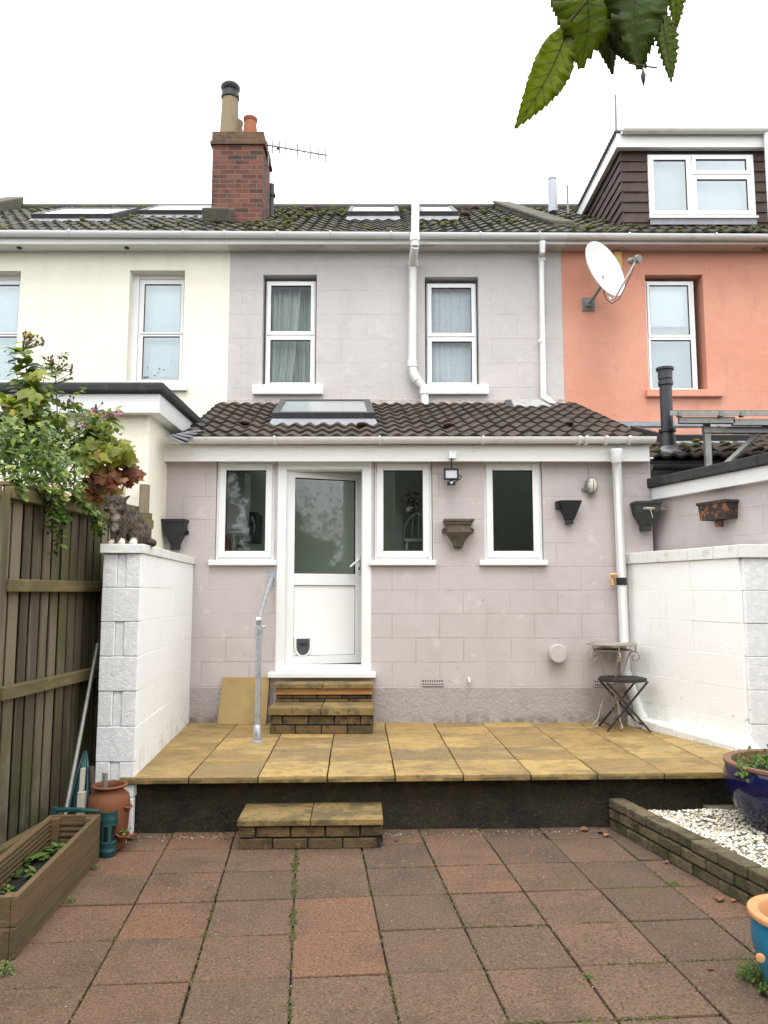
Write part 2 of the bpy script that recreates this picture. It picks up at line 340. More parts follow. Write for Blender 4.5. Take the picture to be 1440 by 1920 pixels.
m_pot_buff = mat("buff_clay_pot", (0.216, 0.168, 0.0986), .85, layers=[dict(col=(0.144, 0.114, 0.0696), scale=5, lo=.5, hi=.75, amt=.6, st=(1, 1, .4))], bump=((30, .004),))
m_pot_or = mat("orange_clay_pot", (0.2736, 0.0952, 0.04225), .85, layers=[dict(col=(0.216, 0.0816, 0.039), scale=6, lo=.5, hi=.75, amt=.6)], bump=((30, .004),))
m_black = mat("black_metal", (.012, .012, .014), .5, bump=((30, .002),))
m_blackpl = mat("black_plastic", (0.0098, 0.0105, 0.0126), .55, layers=[dict(col=(0.035, 0.035, 0.035), scale=8, lo=.55, hi=.75, amt=.4)], bump=((60, .001),))
m_flue = mat("dark_flue_steel", (0.021, 0.02325, 0.03), .5, layers=[dict(col=(0.0675, 0.07125, 0.0825), scale=5, lo=.5, hi=.75, amt=.5, st=(1, 1, .4))])
m_felt = mat("roofing_felt", (.032, .034, .036), .9, layers=[dict(col=(.075, .08, .075), scale=9, lo=.5, hi=.72, amt=.6), dict(col=(.018, .018, .018), scale=3, lo=.5, hi=.7, amt=.6)], bump=((120, .004), (6, .01)))
m_lead = mat("lead_flashing", (.22, .23, .25), .55, layers=[dict(col=(.40, .41, .43), scale=8, lo=.5, hi=.7, amt=.5)], bump=((8, .01),))
m_glass = glass("window_glass", (.95, .97, .96), .95, .0, .03)
m_glass_up = glass("upper_window_glass", (.9, .95, .95), 1.8, .06)
m_glass_sky = glass("skylight_glass", (.75, .8, .8), 2.4, .22)
m_glass_dirty = glass("dirty_skylight_glass", (.80, .82, .78), 1.2, .14, .3)
m_glass_lil = glass("curtained_window_glass", (.93, .95, .95), .55, .0)
m_gasket = mat("black_gasket", (.012, .012, .012), .6)
m_dark_frame = mat("dark_skylight_frame", (.045, .045, .048), .5, layers=[dict(col=(.10, .10, .09), scale=12, lo=.5, hi=.7, amt=.5)])
m_steel = mat("galvanised_steel", (.50, .53, .56), .42, metal=.75, layers=[dict(col=(.33, .35, .37), scale=22, lo=.45, hi=.65, amt=.7)], bump=((80, .0006),))
m_alu = mat("dull_aluminium", (0.252, 0.252, 0.232), .5, metal=.5, layers=[dict(col=(0.12, 0.12, 0.0986), scale=12, lo=.5, hi=.7, amt=.6)])
m_brass = mat("brass", (.55, .33, .12), .4, metal=.8)
m_dish = mat("dish_enamel", (.60, .61, .59), .5, layers=[dict(col=(.50, .52, .48), scale=3, lo=.5, hi=.8, amt=.5), dict(col=(.03, .03, .03), scale=38, lo=.70, hi=.74, amt=.9)])
m_greyiron = mat("grey_cast_iron", (.17, .18, .17), .6, layers=[dict(col=(.30, .30, .27), scale=20, lo=.5, hi=.7, amt=.5)], bump=((60, .002),))
m_cladding = mat("brown_hung_tile", cell=True, col=(0.0651, 0.0368, 0.0289), rough=.7, rcols=[(0.0441, 0.02392, 0.01785), (0.0504, 0.0276, 0.0204), (0.0588, 0.03312, 0.0238)], layers=[dict(col=(0.1155, 0.0782, 0.051), scale=12, lo=.62, hi=.75, amt=.5)], bump=((40, .004),))
m_curtain = mat("grey_green_curtain", (.50, .55, .52), .9, layers=[dict(col=(.34, .38, .36), scale=2, st=(5, 1, .4), lo=.45, hi=.65, amt=.7)], bump=((30, .003, (3, 1, .3)),))
m_lace = mat("white_lace", (.86, .88, .92), .9, layers=[dict(col=(.66, .69, .75), scale=22, lo=.45, hi=.55, amt=.55, dist=2)], trans=.3, tcol=(1, 1, 1))
m_blind = mat("pale_blind", (.84, .90, .92), .8, layers=[dict(col=(.68, .76, .76), scale=3, lo=.45, hi=.7, amt=.5)], bump=((6, .006),))
m_dormer_refl = mat("grey_dormer_reflection", (.50, .56, .58), .8, layers=[dict(col=(.42, .48, .50), scale=3, lo=.45, hi=.7, amt=.5)])  # sky reflection put into the colour of the sheet behind the dormer panes
m_blind_w = mat("white_roller_blind", (.85, .88, .9), .8)
m_greyblue = mat("grey_blue_board", (.30, .36, .40), .5, layers=[dict(col=(.36, .42, .46), scale=2, amt=.6)])
m_inner = mat("interior_plaster", (.58, .64, .56), .9)
m_inner_dk = mat("interior_dark_wall", (.10, .105, .10), .9)
m_door_panel = mat("door_panel_white", (.80, .80, .79), .45, bump=((3, .001),))
m_paver = mat("red_brown_paver", cell=True, col=(0.1241, 0.07053, 0.04369), rough=.92, rcols=[(0.1117, 0.07255, 0.04729), (0.1322, 0.07927, 0.04935), (0.1423, 0.08063, 0.04833), (0.1654, 0.07927, 0.04421)],
    layers=[dict(col=(0.06201, 0.04434, 0.02827), scale=2.6, lo=.45, hi=.7, amt=.65), dict(col=(0.1902, 0.1175, 0.07197), scale=70, lo=.53, hi=.62, amt=.8, det=3), dict(col=(0.04135, 0.03023, 0.01953), scale=90, lo=.52, hi=.62, amt=.8, det=3), dict(col=(0.2481, 0.08398, 0.04626), scale=1.9, lo=.62, hi=.74, amt=.5), dict(col=(0.06201, 0.05374, 0.01542), scale=3.3, lo=.58, hi=.72, amt=.45), dict(col=(0.2812, 0.1007, 0.05654), scale=3, st=(1.3, .5, 1), lo=.68, hi=.73, amt=.55)],
    bump=((110, .006), (260, .003), (6, .006)), rnd=.08)
m_soil = mat("dark_joint_soil", (.020, .018, .012), 1, layers=[dict(col=(.045, .055, .014), scale=4, lo=.45, hi=.6, amt=.8), dict(col=(.06, .05, .035), scale=60, lo=.5, hi=.7, amt=.5)], bump=((60, .02),))
m_ground = mat("garden_ground", (.05, .055, .03), 1, layers=[dict(col=(.03, .028, .02), scale=.8, amt=.7)])
YS = [(.27, .168, .053), (.335, .215, .068), (.43, .285, .096), (.29, .185, .061), (.20, .137, .061)]
m_patio = mat("yellow_sandstone_slab", cell=True, col=YS[1], rough=.78, rcols=YS,
    layers=[dict(col=(.42, .30, .115), scale=2.0, lo=.5, hi=.68, amt=.7), dict(col=(.14, .105, .048), scale=2.6, lo=.47, hi=.68, amt=.65, st=(.8, 1.3, 1)), dict(col=(.15, .105, .04), scale=9, lo=.46, hi=.66, amt=.6, st=(.7, 1.3, 1), dist=1), dict(col=(.34, .25, .11), scale=38, lo=.5, hi=.68, amt=.5), dict(col=(.055, .046, .026), scale=30, lo=.57, hi=.72, amt=.65), dict(col=(.05, .042, .022), scale=110, lo=.58, hi=.7, amt=.5, det=2), dict(col=(.06, .06, .02), scale=5, lo=.40, hi=.6, z=(.368, .355), amt=.85)],
    bump=((9, .006), (60, .003), (180, .0012)), rlayers=(2.5, .45, .85))
m_tread = mat("lichened_step_slab", cell=True, col=YS[1], rough=.85, rcols=[(.17, .115, .042), (.22, .15, .052), (.27, .185, .062)],
    layers=[dict(col=(.36, .26, .10), scale=3, lo=.52, hi=.70, amt=.7), dict(col=(.07, .055, .026), scale=5, lo=.45, hi=.62, amt=.75), dict(col=(.05, .042, .022), scale=28, lo=.54, hi=.68, amt=.8), dict(col=(.40, .36, .24), scale=34, lo=.66, hi=.72, amt=.6)], bump=((12, .008), (70, .005), (180, .002)))
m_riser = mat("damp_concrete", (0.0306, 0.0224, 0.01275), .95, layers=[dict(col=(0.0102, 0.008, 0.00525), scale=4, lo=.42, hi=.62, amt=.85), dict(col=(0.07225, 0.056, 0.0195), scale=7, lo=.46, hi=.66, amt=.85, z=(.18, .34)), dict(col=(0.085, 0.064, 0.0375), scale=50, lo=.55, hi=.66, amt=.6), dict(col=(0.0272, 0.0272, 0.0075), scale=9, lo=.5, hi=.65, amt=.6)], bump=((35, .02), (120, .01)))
m_stepbrick = mat("buff_step_brick", cell=True, col=(0.1156, 0.078, 0.03094), rough=.92, rcols=[(0.0816, 0.05616, 0.02531), (0.1224, 0.08112, 0.03375), (0.1632, 0.103, 0.03938), (0.102, 0.05928, 0.02812)], layers=[dict(col=(0.034, 0.02808, 0.01238), scale=12, lo=.46, hi=.64, amt=.75), dict(col=(0.204, 0.131, 0.05063), scale=20, lo=.58, hi=.7, amt=.5)], bump=((50, .01), (140, .005)))
m_mortar_shade = mat("dark_mortar_and_gap_shade", (.022, .020, .015), 1, bump=((60, .01),))  # brick mortar, reused as painted shade behind the fence gaps
m_bedbrick = mat("mossy_grey_brick", cell=True, col=(0.119, 0.096, 0.0465), rough=.95, rcols=[(0.085, 0.0704, 0.0341), (0.1275, 0.1, 0.0527), (0.1615, 0.12, 0.062), (0.1105, 0.08, 0.0434)], layers=[dict(col=(0.04675, 0.048, 0.01116), scale=5, lo=.45, hi=.62, amt=.85, z=(.24, .05)), dict(col=(0.03825, 0.032, 0.01736), scale=12, lo=.48, hi=.66, amt=.75), dict(col=(0.238, 0.2, 0.1054), scale=60, lo=.6, hi=.7, amt=.5)], bump=((45, .012), (140, .006)))
m_timber = mat("orange_timber", (.40, .19, .06), .7, layers=[dict(col=(.22, .10, .035), scale=3, st=(1, 1, 14), lo=.45, hi=.65, amt=.7)], bump=((6, .004, (.6, 1, 8)),))
m_fence = mat("weathered_fence_board", cell=True, col=(0.1501, 0.1149, 0.06552), rough=.9, rcols=[(0.08503, 0.06713, 0.04194), (0.1401, 0.1103, 0.06815), (0.2401, 0.1977, 0.131), (0.11, 0.08644, 0.05242), (0.3001, 0.2482, 0.1747)], rnd=.1, layers=[dict(col=(0.05502, 0.0423, 0.02271), scale=7, st=(1, 1, .09), lo=.45, hi=.62, amt=.75), dict(col=(0.3001, 0.2482, 0.166), scale=15, st=(1, 1, .05), lo=.58, hi=.7, amt=.65), dict(col=(0.07003, 0.07172, 0.01573), scale=2, st=(1, 1, .5), lo=.48, hi=.62, amt=.65), dict(col=(0.02001, 0.01655, 0.01048), scale=2.5, lo=.45, hi=.65, amt=.6, z=(.8, .2))], bump=((9, .012, (1, 1, .06)), (60, .002)))
m_rail = mat("weathered_rail", (0.17, 0.1287, 0.0561), .88, layers=[dict(col=(0.085, 0.0663, 0.0264), scale=6, st=(1, .15, 1), lo=.42, hi=.62, amt=.75), dict(col=(0.2295, 0.1872, 0.0792), scale=9, st=(1, .3, 1), lo=.55, hi=.7, amt=.6), dict(col=(0.0765, 0.078, 0.0132), scale=4, lo=.5, hi=.65, amt=.55)], bump=((8, .01, (1, .1, 1)),))
m_planter = mat("treated_planter_wood", (0.1178, 0.0806, 0.036), .85, rcols=[(0.093, 0.0651, 0.03), (0.1178, 0.0806, 0.036), (0.1302, 0.0775, 0.033)], layers=[dict(col=(0.0682, 0.0527, 0.0252), scale=8, st=(1, .12, 2), lo=.45, hi=.65, amt=.75), dict(col=(0.2046, 0.1612, 0.084), scale=16, st=(1, .08, 2), lo=.58, hi=.7, amt=.5), dict(col=(0.0806, 0.0744, 0.018), scale=3, lo=.5, hi=.68, amt=.6, z=(.12, .29)), dict(col=(0.0372, 0.0279, 0.015), scale=4, lo=.48, hi=.66, amt=.7, z=(.1, 0))], bump=((10, .008, (1, .08, 2)),))
m_compost = mat("compost", (.016, .013, .010), 1, layers=[dict(col=(.06, .05, .04), scale=80, lo=.56, hi=.66, amt=.6)], bump=((70, .04), (25, .05)))
m_terracotta = mat("terracotta", (0.1544, 0.04836, 0.01638), .75, layers=[dict(col=(0.1287, 0.04836, 0.01872), scale=6, lo=.5, hi=.7, amt=.5), dict(col=(0.139, 0.06045, 0.01872), scale=10, lo=.55, hi=.7, amt=.6)], bump=((40, .003),))
m_teal = mat("teal_plastic", (.010, .058, .058), .42, layers=[dict(col=(.025, .09, .09), scale=9, lo=.5, hi=.75, amt=.4)])
m_darktube = mat("smoky_tube", (.010, .014, .016), .12)
m_stake = mat("bleached_stake", (.46, .42, .34), .85, layers=[dict(col=(.20, .18, .13), scale=12, st=(2, 2, .15), lo=.48, hi=.65, amt=.7)], bump=((20, .004, (2, 2, .1)),))
m_brownstick = mat("brown_handle", (.075, .045, .042), .6)
m_blueglaze = mat("cobalt_glaze", (.006, .007, .045), .10, layers=[dict(col=(.014, .016, .034), scale=3, lo=.45, hi=.65, amt=.7, z=(.45, .25)), dict(col=(.05, .05, .06), scale=50, lo=.7, hi=.75, amt=.5)], bump=((6, .003),))
m_blueinner = mat("brown_clay_rim", (.17, .085, .05), .6, layers=[dict(col=(.27, .16, .10), scale=14, lo=.5, hi=.7, amt=.5)])
m_turq = mat("turquoise_glaze", (.008, .15, .26), .32, layers=[dict(col=(.01, .20, .34), scale=4, lo=.45, hi=.65, amt=.6), dict(col=(.02, .10, .16), scale=9, lo=.5, hi=.7, amt=.5)], bump=((5, .003),))
m_turqrim = mat("peach_clay_rim", (0.496, 0.234, 0.0975), .6, layers=[dict(col=(0.384, 0.156, 0.06), scale=9, lo=.5, hi=.7, amt=.6)])
m_gravel = mat("pale_gravel", (0.585, 0.5499, 0.4347), .85, rcols=[(0.351, 0.3042, 0.2174), (0.585, 0.5382, 0.4118), (0.7254, 0.6903, 0.572), (0.7956, 0.7722, 0.6864), (0.5148, 0.4446, 0.3203)], bump=((90, .004),))
m_gravbed = mat("gravel_bed", (.20, .18, .14), 1, layers=[dict(col=(.40, .37, .30), scale=60, lo=.5, hi=.6)], bump=((60, .03),))
m_leafg = mat("shrub_leaf", (.06, .11, .02), .5, rcols=[(.03, .07, .015), (.05, .105, .02), (.08, .15, .028), (.13, .2, .04)], trans=.3, tcol=(1.6, 1.7, .6))
m_honey = mat("honeysuckle_leaf", (.06, .11, .02), .42, rcols=[(.026, .055, .012), (.07, .125, .02), (.125, .19, .03), (.27, .34, .06)], trans=.25, tcol=(1.5, 1.7, .6))
m_rosel = mat("rose_leaf", (.06, .11, .02), .45, rcols=[(.04, .075, .018), (.10, .15, .025), (.18, .23, .035), (.42, .39, .04)], trans=.35, tcol=(1.6, 1.7, .5))
m_vine = mat("vine_leaf", (.2, .2, .03), .55, rcols=[(.12, .035, .022), (.22, .072, .035), (.26, .13, .04), (.24, .25, .035), (.12, .17, .03), (.33, .32, .04)], trans=.35, tcol=(1.5, 1.4, .5))
m_stem = mat("woody_stem", (.085, .065, .032), .9)
m_gstem = mat("green_stem", (.10, .12, .035), .8)
m_petal = mat("pink_petal", (.62, .36, .42), .7, rcols=[(.34, .16, .16), (.60, .33, .40), (.75, .55, .58)], trans=.3, tcol=(1, 1, 1))
m_deadbud = mat("brown_seed_head", (.13, .065, .045), .9)
m_honeyfl = mat("cream_flower", (.72, .60, .30), .7, trans=.3, tcol=(1, 1, 1))
m_weed = mat("weed_leaf", (.10, .18, .03), .6, rcols=[(.05, .105, .018), (.09, .165, .025), (.16, .25, .05)], trans=.3, tcol=(1.4, 1.5, .5))
m_cherry = mat("cherry_leaf", (.06, .11, .02), .5, rcols=[(.038, .050, .028), (.075, .115, .028), (.13, .19, .026), (.23, .28, .022)], layers=[dict(col=(.055, .050, .028), scale=24, lo=.55, hi=.75, amt=.4), dict(col=(.12, .06, .03), scale=16, lo=.70, hi=.76, amt=.7)], bump=((55, .002),), trans=.55, tcol=(1.9, 1.8, .45))
m_cherryv = mat("cherry_vein", (.030, .038, .016), .6, trans=.2)
m_deadleaf = mat("fallen_leaf", (.2, .09, .05), .8, rcols=[(.10, .04, .03), (.20, .09, .045), (.34, .17, .09)])
m_tree = mat("far_tree_leaf", (.03, .045, .018), .8, rcols=[(.022, .028, .016), (.035, .043, .024), (.052, .062, .034)])
m_bark = mat("far_bark", (.04, .035, .028), .9)
m_mount = mat("pale_hatch", (.34, .34, .33), .6, layers=[dict(col=(.12, .12, .10), scale=8, lo=.5, hi=.7, amt=.6)])
m_redtile = mat("red_vent_tile", (.11, .058, .044), .85, layers=[dict(col=(.10, .06, .05), scale=20, amt=.5)])
m_iron = mat("cream_wrought_iron", (.34, .30, .25), .6, layers=[dict(col=(.20, .13, .08), scale=30, lo=.55, hi=.68, amt=.7)])
m_stool = mat("dark_slatted_stool", (.018, .014, .014), .6, layers=[dict(col=(.045, .034, .032), scale=9, lo=.5, hi=.7, amt=.5)])
m_rust = mat("rusty_iron", (.035, .025, .022), .85, layers=[dict(col=(.30, .11, .035), scale=16, lo=.54, hi=.62, amt=.85, dist=1), dict(col=(.5, .47, .42), scale=24, lo=.68, hi=.71, amt=.8)], bump=((30, .004),))
m_ornhop = mat("brown_weathered_iron", (.10, .083, .06), .85, layers=[dict(col=(.19, .155, .10), scale=14, lo=.5, hi=.68, amt=.7), dict(col=(.035, .03, .024), scale=8, lo=.5, hi=.68, amt=.7)], bump=((40, .006),))
m_greenhop = mat("dark_green_plastic", (.028, .034, .028), .55, layers=[dict(col=(.06, .065, .05), scale=9, lo=.5, hi=.7, amt=.5)])
m_lens = mat("lamp_lens", (.55, .57, .60), .12)
m_lensg = mat("frosted_lamp_glass", (.55, .53, .45), .2)
m_yellow = mat("yellow_box", (.62, .40, .10), .6)
m_wood_int = mat("peppermill_wood", (.28, .13, .05), .5)
m_cabinet = mat("kitchen_white", (.72, .76, .76), .4)
m_solar = mat("solar_cell_glass", (.012, .014, .028), .15)
# ------------------------------------------------------------------ ground, paving, patio
g = MB(); g.face([(-150, -150, -.09), (150, -150, -.09), (150, 250, -.09), (-150, 250, -.09)])
tag(g.build("ground", m_ground), "bare dark garden soil reaching away under everything", "ground", "structure")
g = MB(); g.box(-2.6, 3.4, -1.2, 5.5, -.085, -.020)
tag(g.build("soil", m_soil), "dark soil with moss showing in the joints between red slabs", "soil", "structure")
def clip(poly, a, b):   # keep the side to the left of line a->b
    out = []; d = (b[0] - a[0], b[1] - a[1])
    sd = lambda p: d[0] * (p[1] - a[1]) - d[1] * (p[0] - a[0])
    for i, p in enumerate(poly):
        q = poly[(i + 1) % len(poly)]; s0, s1 = sd(p), sd(q)
        if s0 >= 0: out.append(p)
        if s0 * s1 < 0:
            t = s0 / (s0 - s1); out.append((p[0] + (q[0] - p[0]) * t, p[1] + (q[1] - p[1]) * t))
    return out
FRL, FRR = (-1.66, 5.163), (2.366, 5.327)          # front edge of the patio
fu = V((FRR[0] - FRL[0], FRR[1] - FRL[1], 0)).normalized(); fv = V((-fu.y, fu.x, 0))
LWN, LWF = PZ(252, 1457, PAT), V((P(356, 1300, WY).x, WY, 0))   # left white wall, garden-side foot
RWN, RWF = PZ(1411, 1412, PAT), V((P(1177, 1060, WY).x, WY, 0)) # right white wall
po = V((-1.78046, 4.88623, 0)); pi_, pj = V((.40849, .03284, 0)), V((-.04163, .40890, 0))
pv = MB(); joints = []
for c in range(-1, 13):
    for r in range(-1, 13):
        q = [po + pi_ * (c + a) - pj * (r + b) for a, b in ((0, 1), (1, 1), (1, 0), (0, 0))]
        ctr = sum(q, V()) / 4
        if ctr.y > 5.6: continue
        poly = [(p.x + (ctr.x - p.x) * .021 + random.uniform(-.002, .002), p.y + (ctr.y - p.y) * .021 + random.uniform(-.002, .002)) for p in q]
        poly = clip(poly, (FRR[0], FRR[1] + .095), (FRL[0], FRL[1] + .095)) if ctr.x > -1.7 else poly
        if len(poly) < 3: continue
        z = random.uniform(-.003, .002); tx, ty = random.uniform(-.006, .006), random.uniform(-.006, .006)
        hz = lambda p: z + (p[0] - ctr.x) * tx + (p[1] - ctr.y) * ty
        n = len(poly); vs = [(p[0], p[1], -.04) for p in poly] + [(p[0], p[1], hz(p)) for p in poly]
        pv.mesh(vs, [tuple(range(n))[::-1], tuple(range(n, 2 * n))] + [(i, (i + 1) % n, n + (i + 1) % n, n + i) for i in range(n)],
                r=min(1, max(0, random.gauss(.45, .28) - (.25 if c > 5 else 0) + (.25 if c < 2 else 0))))
        joints.append((c, r))
tag(pv.build("paving", m_paver, bevel=.005, seg=2), "red brown concrete slab paving across the garden", "paving", "structure")
# patio slabs
ps = MB()
o0 = V((-.38, 5.36 - .155, 0)); gv = V((-.035, 1, 0)).normalized()
def PO(x, y): return (x, y)
for c in range(-5, 8):
    for r in range(0, 5):
        q = [o0 + fu * (.457 * (c + a)) + gv * (.452 * (r + b)) for a, b in ((0, 0), (1, 0), (1, 1), (0, 1))]
        ctr = sum(q, V()) / 4; gp = .0035 if (c + r) % 3 else .0055
        poly = [(p.x + (gp if p.x < ctr.x else -gp), p.y + (gp if p.y < ctr.y else -gp) * (0 if (r == 0 and p.y < ctr.y) else 1)) for p in q]
        poly = clip(poly, (LWF.x - .1, LWF.y), (LWN.x - .1, LWN.y)); 
        if len(poly) > 2: poly = clip(poly, (RWN.x + .1, RWN.y), (RWF.x + .1, RWF.y))
        if len(poly) > 2: poly = clip(poly, (5, 7.32), (-5, 7.32))
        if len(poly) < 3: continue
        z = PAT + random.uniform(-.002, .002); n = len(poly)
        vs = [(p[0], p[1], PAT - .042) for p in poly] + [(p[0], p[1], z) for p in poly]
        rr = random.random()
        if (c, r) in ((0, 2), (-1, 1), (1, 1), (2, 1)): rr = .95
        ps.mesh(vs, [tuple(range(n))[::-1], tuple(range(n, 2 * n))] + [(i, (i + 1) % n, n + (i + 1) % n, n + i) for i in range(n)], r=rr)
tag(ps.build("patio", m_patio, bevel=.004), "raised patio of weathered yellow sandstone slabs", "patio", "structure")
g = MB(); a = V((-1.95, FRL[1] - .012, 0)); b = a + fu * 5.2
g.strip(a, b, -.06, PAT - .046, .088, .35)
g.strip(a + fv * .36, b + fv * .36, -.06, PAT - .05, 0, 1.9)
g.box(-2.6, 3.2, 7.0, 7.28, -.06, PAT - .05)
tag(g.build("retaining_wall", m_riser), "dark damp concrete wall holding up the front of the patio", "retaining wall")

# ------------------------------------------------------------------ shared builders
def brick_wall(mb, a, b, z0, rows, h, L, depth, gap=.01, first=.5, m=0, mcore=1, ends=True, jit=.004):
    a, b = V((a[0], a[1], 0)), V((b[0], b[1], 0)); ln = (b - a).length; d = (b - a) / ln; n = V((-d.y, d.x, 0))
    mb.strip(a + d * .008, b - d * .008, z0, z0 + rows * h - .022, .012, depth - .012, mcore)
    for k in range(rows):
        x = -(L * first if k % 2 else 0)
        while x < ln - .01:
            x0, x1 = max(0, x), min(ln, x + L - gap); x += L
            if x1 - x0 < .03: continue
            j0, j1 = random.uniform(-jit, jit), random.uniform(-jit, jit)
            p, q = a + d * x0, a + d * x1
            mb.strip(p, q, z0 + k * h + random.uniform(-.001, .002), z0 + (k + 1) * h - gap + random.uniform(-.002, .002), j0, depth + j1, m)
def gutter(mb, x0, x1, y, z0, z1, r=.056):
    prof = []
    for i in range(13):
        t = math.pi + math.pi * i / 12; prof.append((r * math.cos(t), r * math.sin(t)))
    for i in range(13):
        t = 2 * math.pi - math.pi * i / 12; prof.append(((r - .005) * math.cos(t), (r - .005) * math.sin(t)))
    mb.prism([(x0, y + u, z0 + w) for u, w in prof], (x1 - x0, 0, z1 - z0))
def ringclip(mb, x, y, z, r=.061, w=.022, axis='x', m=0):
    mb.lathe([(r - .006, -w), (r, -w), (r, w), (r - .006, w)], (x, y, z), 16, (1, 0, 0) if axis == 'x' else axis, m, cap=True)
def gclip(mb, x, y, z, r=.06, w=.012):
    prof = [(r * math.cos(math.pi + math.pi * i / 12), r * math.sin(math.pi + math.pi * i / 12)) for i in range(13)]
    prof += [((r - .008) * math.cos(2 * math.pi - math.pi * i / 12), (r - .008) * math.sin(2 * math.pi - math.pi * i / 12)) for i in range(13)]
    mb.prism([(x - w, y + u, z + v_) for u, v_ in prof], (2 * w, 0, 0)); mb.box(x - w, x + w, y - r - .003, y - r + .006, z - .012, z + .010); mb.box(x - w, x + w, y + r - .01, y + r + .02, z - .03, z + .012)
def tile_roof(mb, e0, e1, r0, r1, nc, nr, amp=.03, step=.026, hole=None, sub=6, m=0):
    e0, e1, r0, r1 = map(V, (e0, e1, r0, r1)); nrm = (e1 - e0).cross(r0 - e0).normalized()
    if nrm.z < 0: nrm = -nrm
    pt = lambda u, v: (e0 * (1 - u) + e1 * u) * (1 - v) + (r0 * (1 - u) + r1 * u) * v
    for k in range(nr):
        v0, v1 = k / nr, min(1, (k + 1.12) / nr)
        for c in range(nc):
            if hole and hole[0] < (c + .5) / nc < hole[1] and hole[2] < (k + .5) / nr < hole[3]: continue
            dz = random.uniform(-.004, .005); dv = random.uniform(-.006, .006) / nr * 3; vs = []
            for lv, off in ((v0 + dv, step - .024), (v0 + dv, step), (v0 * .5 + v1 * .5, step * .5), (v1, 0)):
                for i in range(sub + 1):
                    t = i / sub; h = amp * (.5 - .5 * math.cos(2 * math.pi * t)) ** 1.15
                    vs.append(pt((c + t * 1.02) / nc, lv) + nrm * (h + off + dz))
            w = sub + 1; fs = [(a * w + i, a * w + i + 1, (a + 1) * w + i + 1, (a + 1) * w + i) for a in range(3) for i in range(sub)]
            mb.mesh(vs, fs, m)
    return pt, nrm
def slab(mb, pts, t, m=0):   # thick sheet under 4 points
    n = (V(pts[1]) - V(pts[0])).cross(V(pts[3]) - V(pts[0])).normalized(); n = n if n.z > 0 else -n
    mb.hexa([V(p) - n * t for p in pts], pts, m)
def frame(mb, x0, x1, z0, z1, y0, y1, w, m=0, wb=None):
    wb = wb or w
    mb.box(x0, x0 + w, y0, y1, z0, z1, m); mb.box(x1 - w, x1, y0, y1, z0, z1, m)
    mb.box(x0 + w, x1 - w, y0, y1, z0, z0 + wb, m); mb.box(x0 + w, x1 - w, y0, y1, z1 - w, z1, m)
def window(parent, x0, x1, z0, z1, y, lights, fw=.045, sw=.042, gl=None, fm=None, bars=(), label=None):
    """outer frame (part) with a sash and a pane (sub-parts) for each light (x0,x1,z0,z1 in metres)"""
    fm = fm or m_upvc; mb = MB(); frame(mb, x0, x1, z0, z1, y, y + .07, fw)
    for b in bars: mb.box(b[0], b[1], y + .002, y + .068, b[2], b[3])
    w = mb.build("window", fm, parent, bevel=.004, label=label)
    for a, b, c, d in lights:
        s = MB(); frame(s, a, b, c, d, y - .014, y + .05, sw); frame(s, a + sw - .001, b - sw + .001, c + sw - .001, d - sw + .001, y - .004, y + .03, .008, 1)
        so = s.build("sash", [fm, m_gasket], w, bevel=.005)
        p = MB(); p.box(a + sw + .004, b - sw - .004, y + .008, y + .014, c + sw + .004, d - sw - .004); p.build("pane", gl or m_glass, w)
    return w
def curtain(name, x0, x1, z0, z1, y, amp, n, mt, pinch=0, side=1, thick=.003):
    mb = MB(); nx, nz = n * 8, 14; vs = []
    ph = [random.uniform(-.5, .5) for _ in range(n + 2)]
    for j in range(nz + 1):
        t = j / nz
        for i in range(nx + 1):
            u = i / nx; k = u * n
            squeeze = 1 - pinch * (1 - t) ** 1.5
            xx = x0 + (x1 - x0) * (u * squeeze if side > 0 else 1 - (1 - u) * squeeze)
            vs.append((xx, y + amp * math.sin(2 * math.pi * k + ph[int(k)] * .8) * (.6 + .4 * math.sin(3 * k + 2 * t)), z0 + (z1 - z0) * t))
    fs = [(j * (nx + 1) + i, j * (nx + 1) + i + 1, (j + 1) * (nx + 1) + i + 1, (j + 1) * (nx + 1) + i) for j in range(nz) for i in range(nx)]
    mb.mesh(vs, fs); o = mb.build(name, mt, smooth=True, fix=False); s = o.modifiers.new("solid", 'SOLIDIFY'); s.thickness = thick
    return o
def px(x, y, Y): q = P(x, y, Y); return q.x, q.z
def rect(xa, xb, ya, yb, Y):   # pixel rectangle (left, right, top, bottom) -> x0,x1,z0,z1 on plane Y
    ym = (ya + yb) / 2; return P(xa, ym, Y).x, P(xb, ym, Y).x, P(720, yb, Y).z, P(720, ya, Y).z
def mosslumps(pt, nrm, parent, n, keep, size=(.02, .05)):
    mb = MB(); k = 0
    while k < n:
        u, v = random.random(), random.random(); q = pt(u, v)
        if noise.noise(q * .8) + .5 * noise.noise(q * 2.3) < keep: k += .25; continue
        k += 1; s = random.uniform(*size); mb.ball(q + nrm * (.03 + random.uniform(-.005, .018)), s, s * random.uniform(.7, 1.3), s * .55, 6, 4, jit=.25)
    o = mb.build("moss_growth", m_moss, parent, smooth=True); o["kind"] = "stuff"; return o

